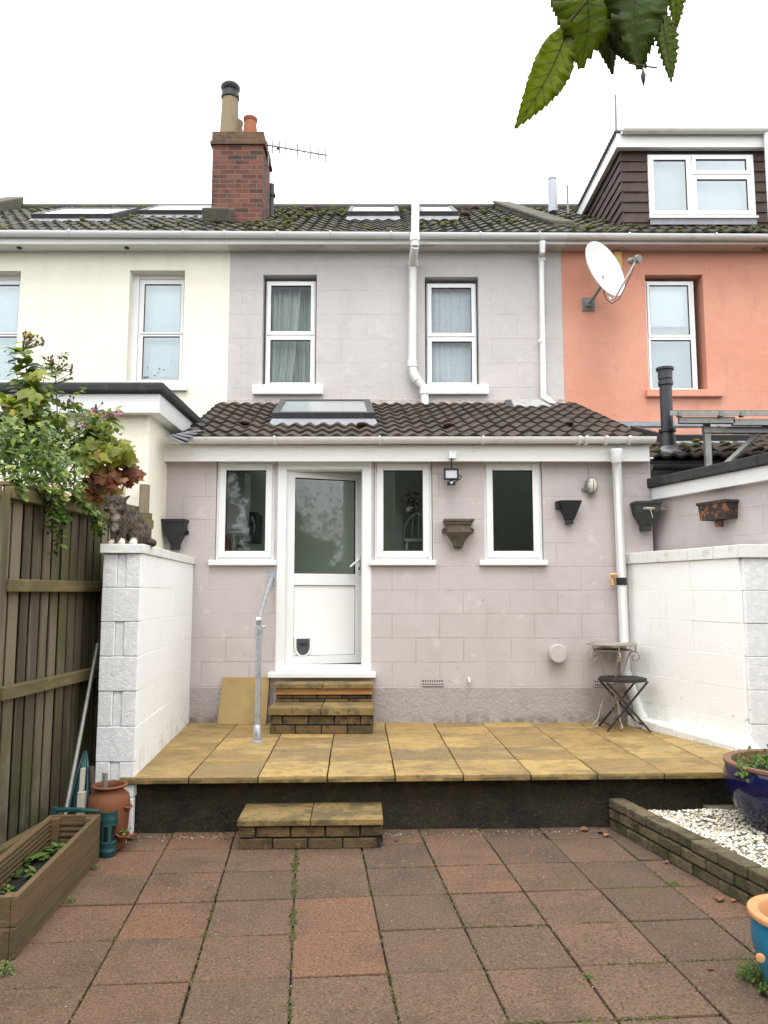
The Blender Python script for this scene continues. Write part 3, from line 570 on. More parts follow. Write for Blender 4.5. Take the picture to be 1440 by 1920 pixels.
# ------------------------------------------------------------------ the terrace: three houses in a row
BL, BR = P(429, 600, MY).x, P(1055, 600, MY).x
ZT = P(720, 470, MY).z                       # wall top = soffit level
GY = 9.5; GZ = P(720, 440, GY).z             # main gutter
EZ, RY = GZ + .03, 13.3; RZ = P(720, 393, RY).z
XL, XR = -8.2, 8.0
def shell(parent, x0, x1, holes, mt, side_l, side_r, inner=True):
    w = MB(); w.wall(x0, x1, 0, ZT, MY, MY + .3, holes); o = w.build("wall", mt, parent)
    w = MB(); w.box(x0, x1, 16.6, 16.8, 0, ZT); w.box(x0, x0 + .1, MY + .3, 16.6, 0, ZT); w.box(x1 - .1, x1, MY + .3, 16.6, 0, ZT); w.box(x0 + .1, x1 - .1, MY + .31, 16.59, 3.2, 3.3)
    w.build("interior_wall", m_inner_dk, parent)
    return o
def main_roof(parent, x0, x1, keep=.05, n=260):
    mb = MB(); pt, nr_ = tile_roof(mb, (x0, GY + .02, EZ), (x1, GY + .02, EZ), (x0, RY, RZ), (x1, RY, RZ), int((x1 - x0) / .17), 13, .024, .022)
    slab(mb, [(x0, GY + .1, EZ - .02), (x1, GY + .1, EZ - .02), (x1, RY, RZ - .07), (x0, RY, RZ - .07)], .04, 1)
    slab(mb, [(x0, 16.9, EZ), (x1, 16.9, EZ), (x1, RY, RZ), (x0, RY, RZ)], .06, 1)
    mb.tube([(x0, RY, RZ + .01), (x1, RY, RZ + .01)], .09, 12, 0, .3)
    o = mb.build("roof", [m_tile_m, m_felt], parent); smooth_by_angle(o, 35); mosslumps(pt, nr_, o, n, keep); return o, pt, nr_
def eaves(parent, x0, x1, sof, vents=(), y0=0, brk=()):
    mb = MB(); mb.box(x0, x1, GY + .08, MY - .001, ZT - .012, ZT + .012); mb.build("soffit", sof, parent)
    mb = MB(); mb.box(x0, x1, GY + .06, GY + .08, ZT - .02, GZ + .02); mb.build("fascia", m_fascia if sof != m_soffit_c else m_upvc_old, parent)
    dz = -.0052
    mb = MB(); gutter(mb, x0, x1, GY, GZ + dz * x0 + .01, GZ + dz * x1 + .01, .06); gu = smooth_by_angle(mb.build("gutter", m_upvc if x0 < 2 else m_upvc_old, parent), 50)
    for bx in brk:
        mb = MB(); gclip(mb, bx, GY, GZ + dz * bx + .01, .066); mb.build("bracket", m_upvc_old, gu)
    return gu

# --- cream house, left
cream = thing("terraced_house", "cream rendered house at the left with a flat roofed extension", "house", (-5, MY, 0))
w1 = rect(240, 344, 507, 717, MY); w0 = rect(-75, 34, 508, 717, MY)
shell(cream, XL, BL, [w1, w0], m_cream, 0, 0)
croof, cpt, cn = main_roof(cream, XL, BL - .002, .0, 300)
eaves(cream, XL, BL, m_fascia, brk=[P(x, 440, GY).x for x in (-60, 133, 345, 422)])
for x in (35, 237):
    q = P(x, 461, 9.66); mb = MB(); mb.lathe([(.028, 0), (.034, 0), (.034, .012), (.028, .012)], (q.x, 9.68, ZT - .026), 12); mb.build("soffit_vent", m_black, cream)
for (x0, x1, z0, z1), f in ((w1, 1), (w0, 0)):
    xa, xb = x0 + .085, x1 - .015; zm = P(720, 621, MY).z
    window(cream, xa, xb, z0, z1 - .06, MY + .16, [(xa + .03, xb - .03, zm, z1 - .09), (xa + .03, xb - .03, z0 + .04, zm + .02)], .03, .04, m_glass_up)
    mb = MB(); mb.box(x0, x0 + .083, MY + .14, MY + .24, z0, z1); mb.box(x0 + .083, x1, MY + .15, MY + .24, z1 - .058, z1); mb.build("lining_board", m_upvc, cream)
    mb = MB(); mb.box(x0 - .02, x1 + .08, MY - .06, MY + .14, z0 - .12, z0); mb.build("sill", m_upvc, cream, bevel=.006)
for i, (nm, xa, ya, xb, yb, Yl) in enumerate((("a", 52, 395, 245, 420, 0), ("b", 163, 393, 297, 404, 0))):
    pass
def roof_light(parent, pt, nr_, u0, u1, v0, v1, open_=0, glm=None, fr=None, lift=.075, fw=.07):
    q = [pt(u0, v0), pt(u1, v0), pt(u1, v1), pt(u0, v1)]; q = [p + nr_ * lift for p in q]
    up = (q[3] - q[0]).normalized(); rt = (q[1] - q[0]).normalized(); H = (q[3] - q[0]).length; Wd = (q[1] - q[0]).length
    if open_:
        qq = Matrix.Rotation(-open_, 3, rt); axis0 = q[3]; up2 = qq @ up; base = axis0 - up2 * H; n2 = rt.cross(up2)
    else: base, up2, n2 = q[0], up, nr_
    mb = MB()
    def bar(u, v, du, dv, h=.05, off=0): mb.obox(base + rt * (u + du / 2) + up2 * (v + dv / 2) + n2 * (off), rt * du / 2, up2 * dv / 2, n2 * h)
    bar(0, 0, Wd, fw); bar(0, H - fw, Wd, fw); bar(0, fw, fw, H - 2 * fw); bar(Wd - fw, fw, fw, H - 2 * fw)
    f = mb.build("skylight", fr or m_dark_frame, parent, bevel=.006)
    mb = MB(); mb.obox(base + rt * Wd / 2 + up2 * H / 2 + n2 * .03, rt * (Wd / 2 - fw), up2 * (H / 2 - fw), n2 * .006); mb.build("pane", glm or m_glass_sky, f)
    if not open_:
        mb = MB(); slab(mb, [p - nr_ * .02 for p in (pt(u0 - .012, v0 - .05), pt(u1 + .012, v0 - .05), q[1], q[0])], .01); mb.build("flashing", m_lead, f)
    return f
def uv_on(e0, e1, r0, r1, x, y):   # roof coordinates under a photo pixel
    e0, e1, r0, r1 = map(V, (e0, e1, r0, r1)); n = (e1 - e0).cross(r0 - e0); d = ray(x, y); o = V((0, 0, CAMZ)); t = (e0 - o).dot(n) / d.dot(n); q = o + d * t
    v = (q - e0).dot((r0 - e0)) / (r0 - e0).length_squared
    a = e0 * (1 - v) + r0 * v; b = e1 * (1 - v) + r1 * v
    return (q - a).dot(b - a) / (b - a).length_squared, v
ce = ((XL, GY + .02, EZ), (BL - .002, GY + .02, EZ), (XL, RY, RZ), (BL - .002, RY, RZ))
ua, va = uv_on(*ce, 60, 417); ub, _ = uv_on(*ce, 212, 417); uc, vb = uv_on(*ce, 100, 402)
roof_light(cream, cpt, cn, ua, ub, va, va + .30, lift=.075, glm=m_glass_dirty)
ua2, va2 = uv_on(*ce, 190, 404); ub2, _ = uv_on(*ce, 285, 404)
roof_light(cream, cpt, cn, ub + .025, ub + .025 + (ub - ua), va + .18, va + .48, lift=.075, glm=m_glass_dirty)
mb = MB()
pa, pb = P(-60, 400, 10.2), P(58, 374, RY); pa = V((-6.6, GY + .3, EZ + .35)); pb = V((P(28, 374, RY).x, RY, RZ + .25))
mb.hexa([pa + V((-.17, 0, -.4)), pa + V((.17, 0, -.4)), pb + V((.17, 0, -.4)), pb + V((-.17, 0, -.4))], [pa + V((-.17, 0, 0)), pa + V((.17, 0, 0)), pb + V((.17, 0, 0)), pb + V((-.17, 0, 0))])
mb.build("parapet", mat("parapet_render", (.085, .078, .06), .95, layers=[dict(col=(.15, .14, .07), scale=6, lo=.5, hi=.68, amt=.7), dict(col=(.04, .037, .03), scale=12, lo=.5, hi=.7, amt=.7)], bump=((30, .015),)), cream, bevel=.02)
# cream flat-roofed extension
CXS, CY = -2.115, 6.7
zf0, zf1, zf2 = P(200, 774, CY - .1).z, P(200, 737, CY - .12).z, P(200, 715, CY - .15).z
mb = MB(); mb.box(XL, CXS, CY, MY - .002, 0, zf0 + .03); mb.build("extension_wall", m_cream, cream, bevel=.02)
fx = P(299, 755, CY - .1).x; mb = MB(); mb.box(XL, fx, CY - .1, MY - .004, zf0, zf1); mb.build("extension_fascia", m_upvc, cream, bevel=.004)
mb = MB(); fx2 = P(307, 725, CY - .15).x; mb.box(XL, fx2, CY - .15, MY - .003, zf1 + .001, zf2); mb.build("flat_roof", m_felt, cream, bevel=.03, seg=3)
mb = MB(); a, b = P(326, 800, 7.0), P(345, 818, 7.0)
for i in range(5):
    c = V((CXS + .18 + i * .03, 6.98 + i * .05, 3.02 + .03 * i)); mb.obox(c, (.07, .02, -.03 + .01 * i), (0, .09, .02), (.004, 0, .008))
mb.build("flashing", m_lead, cream, bevel=.003)
o = curtain("curtain", w1[0] + .12, w1[1] - .05, w1[2] + .12, w1[3] - .05, MY + .30, .006, 3, m_blind); s = o
tag(o, "pale blue roman blind drawn down in the sash window of the cream house", "blind")
mb = MB()
for z in (.45, .78, 1.0): pass
o = curtain("curtain", w0[0] + .12, w0[1] - .05, w0[2] + .05, w0[3] - .05, MY + .30, .008, 4, m_blind)
tag(o, "pale blind in the cream house window cut off by the left edge", "blind")

# --- coral house, right
coral = thing("terraced_house", "coral orange house at the right with a brown tile hung dormer", "house", (5, MY, 0))
w2 = rect(1213, 1322, 515, 733, MY)
shell(coral, BR + .001, XR, [w2], m_coral, 0, 0)
kroof, kpt, kn = main_roof(coral, BR + .002, XR, -.12, 420)
eaves(coral, BR, XR, m_soffit_c, brk=[P(x, 443, GY).x for x in (1178, 1340)])
x0, x1, z0, z1 = w2; xa, xb = x0 + .012, x1 - .085; zm = P(720, 628, MY).z
window(coral, xa, xb, z0 + .01, z1 - .05, MY + .10, [(xa + .04, xb - .04, zm, z1 - .075), (xa + .035, xb - .035, z0 + .03, zm - .005)], .035, .035, m_glass_up, bars=[(xa + .035, xb - .035, zm - .03, zm + .01)])
mb = MB(); mb.box(x0 - .05, x1 + .18, MY - .07, MY + .10, z0 - .09, z0 + .005); mb.build("sill", m_coral, coral, bevel=.008)
o = curtain("curtain", xa + .05, xb - .05, P(720, 604, MY).z, z1 - .05, MY + .20, .003, 2, m_blind_w)
tag(o, "white roller blind pulled half down behind the coral house window", "blind")
mb = MB(); mb.box(xa, xb, MY + .26, MY + .27, z0, z1); mb.build("window_board", m_greyblue, coral)
# dormer
DY = 10.15; dx0 = P(1166, 350, DY).x; dzt = P(720, 279, DY).z; dzb = P(720, 431, DY).z
slope = (RZ - EZ) / (RY - GY - .02)
yroof = lambda z: GY + .02 + (z - EZ) / slope
dm = MB(); nrow = 8; rh = (dzt - dzb) / nrow
wd = rect(1215, 1413, 292, 408, DY - .02)
for k in range(nrow + 1):
    za, zb_ = dzb + (k - .35) * rh, min(dzt + .03, dzb + (k + .72) * rh)
    if k == nrow: zb_ = dzt + .03
    x = dx0 + (.0 if k % 2 else -.09)
    while x < XR:
        a, b = max(x, dx0), min(x + .178, XR); x += .18
        if wd[2] - .1 < (za + zb_) / 2 < wd[3] + .03:
            if a < wd[0] < b: b = wd[0]
            elif a < wd[1] < b: a = wd[1]
            elif wd[0] <= a and b <= wd[1]: continue
        if b - a < .02: continue
        q = random.uniform(-.003, .003)
        dm.hexa([(a, DY - .032 + q, za), (b, DY - .032 + q, za), (b, DY, za), (a, DY, za)], [(a, DY - .012, zb_), (b, DY - .012, zb_), (b, DY, zb_), (a, DY, zb_)])
    y = DY - .03; ye = yroof((za + zb_) / 2) + .1; y -= (.09 if k % 2 else 0)
    while y < ye:
        a, b = max(y, DY - .03), min(y + .175, ye); y += .18
        if b - a < .02: continue
        q = random.uniform(-.003, .003)
        dm.hexa([(dx0 - .034 + q, a, za), (dx0, a, za), (dx0, b, za), (dx0 - .034 + q, b, za)], [(dx0 - .012, a, zb_), (dx0, a, zb_), (dx0, b, zb_), (dx0 - .012, b, zb_)])
dm.wall(dx0 + .002, XR, dzb - .3, dzt + .02, DY + .002, DY + .1, [wd], 1)
dm.prism([(dx0 + .002, DY, dzb - .3), (dx0 + .002, DY, dzt + .02), (dx0 + .002, yroof(dzt) + .2, dzt + .02)], (.09, 0, 0), 1)
dormer = dm.build("dormer", [m_cladding, m_inner_dk], coral)
fz0, fz1 = P(720, 279, DY - .1).z, P(720, 257, DY - .1).z
mb = MB(); mb.box(dx0 - .10, XR, DY - .14, DY - .115, fz0, fz1 + .03); mb.box(dx0 - .10, dx0 - .075, DY - .115, yroof(fz0) + .35, fz0 + .0, fz1 + .03); mb.box(dx0 - .074, XR, DY - .113, DY, fz0 + .01, fz0 + .03); mb.box(dx0 - .074, dx0, DY, yroof(fz0) + .2, fz0 + .01, fz0 + .03)
mb.build("fascia", m_fascia, dormer, bevel=.003)
mb = MB(); mb.box(dx0 - .12, XR, DY - .15, yroof(fz0) + .9, fz1 + .031, fz1 + .075)
for i in range(40):
    y = DY - .14 + i * .085
    if y < yroof(fz0) + .3: mb.box(dx0 - .128, dx0 - .118, y, y + .05, fz1 + .0, fz1 + .07)
mb.build("roof", m_felt, dormer, bevel=.004)
mb = MB(); gutter(mb, dx0 - .04, XR, DY - .21, fz1 + .045, fz1 + .035, .058); smooth_by_angle(mb.build("gutter", m_upvc_old, dormer), 50)
x0, x1, z0, z1 = wd; xm = P(1292, 350, DY).x; zt_ = P(720, 331, DY).z
window(dormer if False else coral, x0, x1, z0, z1, DY - .05, [(x0 + .02, xm, z0 + .03, z1 - .03), (xm + .03, x1 - .05, zt_, z1 - .02), (xm + .03, x1 - .05, z0 + .03, zt_ - .02)], .045, .055, m_glass_up, bars=[(xm - .02, xm + .05, z0 + .04, z1 - .04), (xm + .05, x1 - .04, zt_ - .035, zt_ + .02)])
mb = MB(); mb.box(x0 - .01, x1 + .02, DY - .085, DY - .035, z0 - .035, z0 - .001); mb.build("sill", m_upvc, coral, bevel=.004)
mb = MB(); mb.box(x0 + .0, x1 - .0, DY - .06, DY - .045, z0 - .12, z0 - .036); mb.build("flashing", m_lead, coral)
o = curtain("curtain", x0 + .03, x1 - .03, z0, z1, DY + .13, .004, 3, m_dormer_refl); tag(o, "pale sheet standing in for sky reflection in the brown dormer window", "blind")  # added sheet, imitates sky mirrored in the panes
qx = P(1437, 330, DY - .2); mb = MB(); mb.tube([(qx.x + .03, DY - .2, fz1), (qx.x + .03, DY - .2, dzb + .05)], .036, 10); smooth_by_angle(mb.build("downpipe", m_upvc, coral))
# flues and parapet between lilac and coral
q0 = P(1037, 398, 11.6); q1 = P(1037, 343, 11.6)
mb = MB(); mb.lathe([(.075, 0), (.075, (q1 - q0).z), (.06, (q1 - q0).z), (.06, (q1 - q0).z + .06), (.07, (q1 - q0).z + .06), (.05, (q1 - q0).z + .12)], q0, 14); smooth_by_angle(mb.build("flue", mat("pale_grey_flue", (.40, .42, .46), .5), coral))
mb = MB()
pa = P(1056, 414, 10.1); pb = P(940, 377, RY); w_ = V((.14, .02, 0))
for k in range(4):
    a, b = pa.lerp(pb, k / 4 + .004), pa.lerp(pb, (k + 1) / 4 - .004); 
    mb.hexa([a - w_ * 1.25 - V((0, 0, .05)), a + w_ * 1.25 - V((0, 0, .05)), b + w_ * 1.25 - V((0, 0, .05)), b - w_ * 1.25 - V((0, 0, .05))], [a - w_ * 1.25, a + w_ * 1.25, b + w_ * 1.25, b - w_ * 1.25])
mb.hexa([pa - w_ - V((0, 0, .30)), pa + w_ - V((0, 0, .30)), pb + w_ - V((0, 0, .30)), pb - w_ - V((0, 0, .30))], [pa - w_ - V((0, 0, .05)), pa + w_ - V((0, 0, .05)), pb + w_ - V((0, 0, .05)), pb - w_ - V((0, 0, .05))])
mb.build("parapet", bpy.data.materials["parapet_render"], coral, bevel=.012)
# coral lean-to roof, its skylight, flue and gutter
ke = (P(1222, 860, 7.55), V((XR, 7.55, P(1222, 860, 7.55).z)), V((2.35, MY, P(1222, 806, MY).z)), V((XR, MY, P(1222, 806, MY).z)))
mb = MB(); ku0, kv0 = uv_on(*ke, 1240, 831); ku1, _ = uv_on(*ke, 1400, 831); ku2, kv1 = uv_on(*ke, 1300, 810)
lpt, ln_ = tile_roof(mb, *ke, 36, 7, .03, .024); slab(mb, [p - V((0, 0, .03)) for p in (ke[0], ke[1], ke[3], ke[2])], .05, 1)
lr = smooth_by_angle(mb.build("lean_to_roof", [m_tile, m_felt], coral), 35); mosslumps(lpt, ln_, lr, 160, .0)
roof_light(coral, lpt, ln_, ku0, ku1 - .0, kv0, kv1, lift=.06, fw=.05)
mb = MB(); q = ke[2]; mb.hexa([(2.3, MY - .02, q.z - .02), (XR, MY - .02, q.z - .02), (XR, MY - .004, q.z - .02), (2.3, MY - .004, q.z - .02)], [(2.3, MY - .012, q.z + .11), (XR, MY - .012, q.z + .11), (XR, MY - .004, q.z + .11), (2.3, MY - .004, q.z + .11)])
slab(mb, [q + V((0, -.16, -.01)), V((XR, MY - .16, q.z - .01)), V((XR, MY - .02, q.z + .05)), q + V((0, -.02, .05))], .006); mb.build("flashing", m_lead, coral)
mb = MB(); q = P(1222, 872, 7.47); gutter(mb, q.x, XR, 7.47, q.z, q.z, .055); smooth_by_angle(mb.build("gutter", m_greenhop, coral), 50)
mb = MB(); mb.box(2.56, XR, 7.56, 7.8, 0, q.z + .02); mb.build("extension_wall", m_inner_dk, coral)
fb = P(1253, 852, 7.95); ft = P(1252, 690, 7.95); h = ft.z - fb.z
mb = MB(); mb.lathe([(.085, -.1), (.085, .17), (.072, .2), (.072, .24), (.088, .24), (.088, .27), (.064, .28), (.064, h - .2), (.078, h - .19), (.078, h - .15), (.064, h - .145), (.064, h - .13), (.075, h - .125), (.075, h - .03), (.092, h - .025), (.092, h), (.02, h + .012)], fb, 20)
smooth_by_angle(mb.build("flue", m_flue, coral), 30)
mb = MB(); mb.lathe([(.17, -.03), (.15, .03), (.09, .06), (.09, .1)], fb + V((0, -.02, -.02)), 14, jit=.06); smooth_by_angle(mb.build("flashing", m_lead, coral), 60)
# the wing that runs towards the garden, painted lilac on this side
wdv = V((RWN.x - RWF.x, RWN.y - RWF.y, 0)).normalized(); wa = V((P(1224, 950, WY).x, WY + .2, 0)); wb_ = wa + wdv * 4.3
zq = lambda y: P(1226, y, 7.15).z
mb = MB(); mb.strip(wa, wb_, 0, zq(925), 0, .25); mb.build("wing_wall", m_lilac, coral)
mb = MB(); mb.strip(wa + wdv * .12, wb_, zq(934), zq(911), -.07, .2); mb.build("wing_fascia", m_upvc, coral, bevel=.003)
mb = MB()
for k in range(6):
    a, b = wa + wdv * (.1 + k * .72), wa + wdv * (.1 + k * .72 + .715); mb.strip(a, b, zq(911) + .001, zq(893), -.11, .25)
mb.strip(wa + wdv * .1, wb_, zq(905), zq(897), .25, 3.5); mb.build("wing_roof", m_felt, coral, bevel=.01)

# --- lilac house, middle
lil = thing("terraced_house", "lilac house in the middle with open white kitchen door and tiled extension", "house", (0, MY, 0))
w3, w4 = rect(492, 593, 515, 727, MY), rect(797, 898, 519, 727, MY)
shell(lil, BL + .001, BR - .001, [w3, w4], m_lilac_up, 0, 0)
lroof, mpt, mn = main_roof(lil, BL + .002, BR - .002, .02, 330)
eaves(lil, BL, BR, m_soffit, brk=[P(x, 440, GY).x for x in (521, 620, 733, 900, 1010)])
for (x0, x1, z0, z1), ysp, sl, sr in ((w3, 625, 475, 606), (w4, 628, 789, 915)):
    xa, xb = x0 + .03, x1 - .02; zm = P(720, ysp, MY).z
    window(lil, xa, xb, z0 + .03, z1 - .05, MY + .10, [(xa + .015, xb - .015, zm + .01, z1 - .065), (xa + .015, xb - .015, z0 + .045, zm - .01)], .03, .05, m_glass_lil, bars=[(xa + .03, xb - .03, zm - .03, zm + .03)])
    a, b = P(sl, 735, MY).x, P(sr, 735, MY).x; mb = MB(); mb.box(a, b, MY - .07, MY + .10, z0 - .10, z0 + .025); mb.build("sill", m_white_blk, lil, bevel=.008)
x0, x1, z0, z1 = w3
o = curtain("curtain", x0 + .06, (x0 + x1) / 2 + .12, z0 + .05, z1 - .1, MY + .30, .045, 6, m_curtain, .30, 1); tag(o, "grey green curtain gathered at the left side of the upstairs window", "curtain", group="grey green curtains upstairs")
o = curtain("curtain", (x0 + x1) / 2 - .12, x1 - .04, z0 + .05, z1 - .1, MY + .40, .045, 6, m_curtain, .10, -1); tag(o, "grey green curtain hanging at the right side of the upstairs window", "curtain", group="grey green curtains upstairs")
x0, x1, z0, z1 = w4
o = curtain("curtain", x0 + .02, x1, z0, z1 - .05, MY + .20, .012, 9, m_lace); tag(o, "white patterned lace net curtain behind the right upstairs window", "net curtain")
# chimney
le = ((BL + .002, GY + .02, EZ), (BR - .002, GY + .02, EZ), (BL + .002, RY, RZ), (BR - .002, RY, RZ))
cu, cv = uv_on(*le, 445, 418); cq = mpt(cu, cv); CHY = cq.y
chx0, chx1 = P(397, 340, CHY).x, P(492, 340, CHY).x; zc = lambda y: P(720, y, CHY).z
mb = MB(); mb.box(chx0, chx1, CHY, CHY + .72, cq.z - .5, zc(272)); ch = mb.build("chimney", m_brick, lil)
mb = MB(); mb.box(chx0 - .035, chx1 + .035, CHY - .035, CHY + .755, zc(272), zc(265)); mb.box(chx0 - .012, chx1 + .012, CHY - .012, CHY + .732, zc(265), zc(247)); mb.build("chimney_cap", m_brick_top, ch, bevel=.006)
mb = MB(); mb.obox((chx0 + .14, CHY - .10, cq.z + .06), (.20, 0, 0), (0, .22, .10), (0, -.04, .10)); mb.build("flaunching", bpy.data.materials["parapet_render"], ch, bevel=.03)
pz = zc(247)
def chimney_pot(x, y, prof, mt):
    mb = MB(); mb.lathe(prof, (x, y, pz - .02), 20); return smooth_by_angle(mb.build("chimney_pot", mt, ch), 40)
xp, hp = P(431, 220, CHY + .2).x, P(720, 185, CHY + .2).z - pz
chimney_pot(xp, CHY + .2, [(.155, 0), (.125, hp), (.10, hp), (.10, hp - .1)], m_pot_buff)
mb = MB(); mb.lathe([(.118, hp - .03), (.142, hp - .01), (.142, hp + .05), (.125, hp + .07), (.118, hp + .11), (.15, hp + .15), (.15, hp + .19), (.12, hp + .225), (.05, hp + .235)], (xp, CHY + .2, pz), 20); smooth_by_angle(mb.build("cowl", m_black, ch), 40)
xp2 = P(443, 220, CHY + .55).x; chimney_pot(xp2, CHY + .55, [(.13, 0), (.105, hp * .72), (.115, hp * .74), (.115, hp * .79), (.08, hp * .79), (.08, hp * .6)], m_pot_buff)
xp3, hp3 = P(469, 230, CHY + .2).x, P(720, 219, CHY + .2).z - pz
chimney_pot(xp3, CHY + .22, [(.115, 0), (.118, .05), (.095, hp3 - .06), (.11, hp3 - .04), (.11, hp3), (.08, hp3), (.08, hp3 - .15)], m_pot_or)
q0 = P(508, 398, CHY + .9); mb = MB(); hh = P(508, 346, CHY + .9).z - q0.z; mb.lathe([(.05, -.1), (.05, hh * .55), (.075, hh * .56), (.075, hh * .66), (.055, hh * .7), (.05, hh), (.03, hh)], q0, 12); smooth_by_angle(mb.build("flue", m_flue, lil), 40)
# skylights on the main roof, tilted open
for xa, xb in ((652, 748), (785, 858)):
    ua, va = uv_on(*le, xa, 413); ub, _ = uv_on(*le, xb, 413)
    roof_light(lil, mpt, mn, ua, ub, va - .02, va + .25, lift=.09, glm=m_glass_dirty)
mb = MB(); 
for x, y in ((581, 398), (872, 408), (890, 396)):
    u, v = uv_on(*le, x, y); q = mpt(u, v) + mn * .05; mb.ball(q, .09, .10, .035, 10, 5)
mb.build("vent_tile", m_redtile, lil, smooth=True)
# white soil pipe
mb = MB(); sy = 9.36
pts = [P(779, 368, sy), P(778, 462, sy), P(775, 480, sy + .12), P(774, 500, MY - .09), P(773, 685, MY - .09), P(775, 700, MY - .09), P(782, 713, MY - .09), P(795, 726, MY - .09), P(797, 760, MY - .09)]
mb.tube(pts[:2], .053, 14); mb.tube([pts[1], pts[2], pts[3], pts[4], pts[5], pts[6], pts[7], pts[8]], .055, 14)
for q, dr in ((P(778, 446, sy), (0, 0, 1)), (P(775, 495, MY - .09), (0, 0, 1)), (P(773, 682, MY - .09), (0, 0, 1)), (P(779, 708, MY - .09), (.6, 0, -1)), (P(796, 733, MY - .09), (0, 0, 1))): mb.lathe([(.055, -.05), (.064, -.045), (.064, .045), (.055, .05)], q, 14, dr)
smooth_by_angle(mb.build("soil_pipe", m_upvc_old, lil), 45)
mb = MB(); mb.tube([P(1017, 452, GY), P(1017, 470, GY + .02), P(1015, 482, MY - .06), P(1019, 748, MY - .06)], .04, 12); mb.tube([P(1019, 744, MY - .06), P(1040, 760, MY - .3)], .042, 12)
for y in (487, 640): mb.lathe([(.045, -.02), (.05, 0), (.045, .02)], P(1016, y, MY - .06), 12)
smooth_by_angle(mb.build("downpipe", m_upvc, lil), 45)

# ------------------------------------------------------------------ lilac kitchen extension
EXL, EXR = P(312, 900, WY).x + .005, P(1220, 900, WY).x
ZF = P(720, 864, WY).z
win_px = ((404, 515), (701, 811), (907, 1018))
wr = [rect(a, b, 868, 1052, WY) for a, b in win_px]; dr_ = rect(519, 696, 866, 1259, WY)
wr = [(a, b, c, ZF + .001) for a, b, c, d in wr]; dr_ = (dr_[0], dr_[1], dr_[2], ZF + .001)
mb = MB(); mb.wall(EXL, EXR, PAT - .05, ZF, WY, WY + .26, wr + [dr_]); mb.box(EXL, EXL + .2, WY + .261, MY - .005, PAT - .05, ZF); mb.box(EXR - .2, EXR, WY + .261, MY - .005, PAT - .05, ZF); mb.build("extension_wall", m_lilac, lil)
zpl = P(720, 1289, WY).z
mb = MB(); mb.box(EXL, dr_[0] - .02, WY - .007, WY - .0005, PAT - .03, zpl); mb.box(dr_[1] + .02, EXR, WY - .007, WY - .0005, PAT - .03, zpl); mb.build("plinth", m_plinth, lil, bevel=.003)
FY = WY - .12
mb = MB(); mb.box(EXL - .02, P(1218, 850, FY).x, FY, FY + .02, P(720, 865, FY).z, P(720, 833, FY).z); mb.box(EXL - .02, EXR, FY + .02, WY + .26, ZF + .002, ZF + .02); mb.build("fascia", m_fascia, lil, bevel=.003)
gy = FY - .065; gz = P(720, 827, gy).z + .03
mb = MB(); gutter(mb, P(311, 830, gy).x, P(1228, 830, gy).x, gy, gz, gz + .004, .058); gt = smooth_by_angle(mb.build("gutter", m_upvc_old, lil), 50)
for x in (335, 516, 712, 905): mb = MB(); gclip(mb, P(x, 830, gy).x, gy, gz, .064, .008); mb.build("bracket", m_upvc, gt)
for x in (1085, 1098, 1135, 1178): mb = MB(); gclip(mb, P(x, 830, gy).x, gy, gz, .067, .014); mb.build("bracket", m_upvc_old, gt)
ee = (P(330, 823, 7.1), P(1219, 823, 7.1), P(409, 758, MY - .02), P(1076, 758, MY - .02))
su0, sv0 = uv_on(*ee, 512, 795); su1, _ = uv_on(*ee, 704, 795); su2, sv1 = uv_on(*ee, 600, 767)
mb = MB(); ept, en = tile_roof(mb, *ee, 31, 9, .030, .026, hole=(su0, su1, sv0, sv1))
h0, h1, h2, h3 = su0 + .01, su1 - .01, sv0 + .03, sv1 - .03
for u0, u1, v0, v1 in ((0, h0, 0, 1), (h1, 1, 0, 1), (h0, h1, 0, h2), (h0, h1, h3, 1)): slab(mb, [ept(u0, v0) - en * .008, ept(u1, v0) - en * .008, ept(u1, v1) - en * .008, ept(u0, v1) - en * .008], .04, 1)
eroof = smooth_by_angle(mb.build("extension_roof", [m_tile, m_felt], lil), 35)
sk = roof_light(lil, ept, en, su0, su1, sv0, sv1, lift=.085, fw=.075, glm=m_glass_dirty)
mb = MB()
for x, y in ((460, 800), (606, 762), (680, 801), (839, 800), (1052, 795), (672, 763)):
    u, v = uv_on(*ee, x, y); q = ept(u, v) + en * .045; mb.ball(q, .065, .10, .022, 12, 6)
mb.build("vent_tile", m_redtile, lil, smooth=True)
mb = MB(); a, b, c, d = P(952, 766, 9.25), P(1052, 766, 9.25), P(1022, 752, 9.6), P(945, 752, 9.6)
mb.hexa([p - V((0, 0, .1)) for p in (a, b, c, d)], [a, b, c + V((0, 0, .02)), d + V((0, 0, .02))]); rh_ = mb.build("roof_hatch", m_dark_frame, lil, bevel=.02); mb = MB(); ct = (a + b + c + d) / 4; mb.hexa([ct + (p - ct) * .72 + V((0, 0, .005)) for p in (a, b, c + V((0, 0, .02)), d + V((0, 0, .02)))], [ct + (p - ct) * .70 + V((0, 0, .022)) for p in (a, b, c + V((0, 0, .02)), d + V((0, 0, .02)))]); mb.build("pane", m_mount, rh_)
mb = MB(); slab(mb, [p + V((dx_, dy_, -.07)) for p, dx_, dy_ in ((a, -.08, -.10), (b, .10, -.10), (c, .12, 0), (d, -.08, 0))], .01); mb.build("flashing", m_lead, rh_)
mb = MB(); mb.box(BL, BR, MY - .016, MY - .001, P(720, 760, MY).z, P(720, 750, MY).z + .01); mb.build("flashing", mat("mortar_flashing", (.48, .42, .38), .9, layers=[dict(col=(.30, .25, .2), scale=12, lo=.5, hi=.7, amt=.7)], bump=((14, .03),)), lil, bevel=.006)
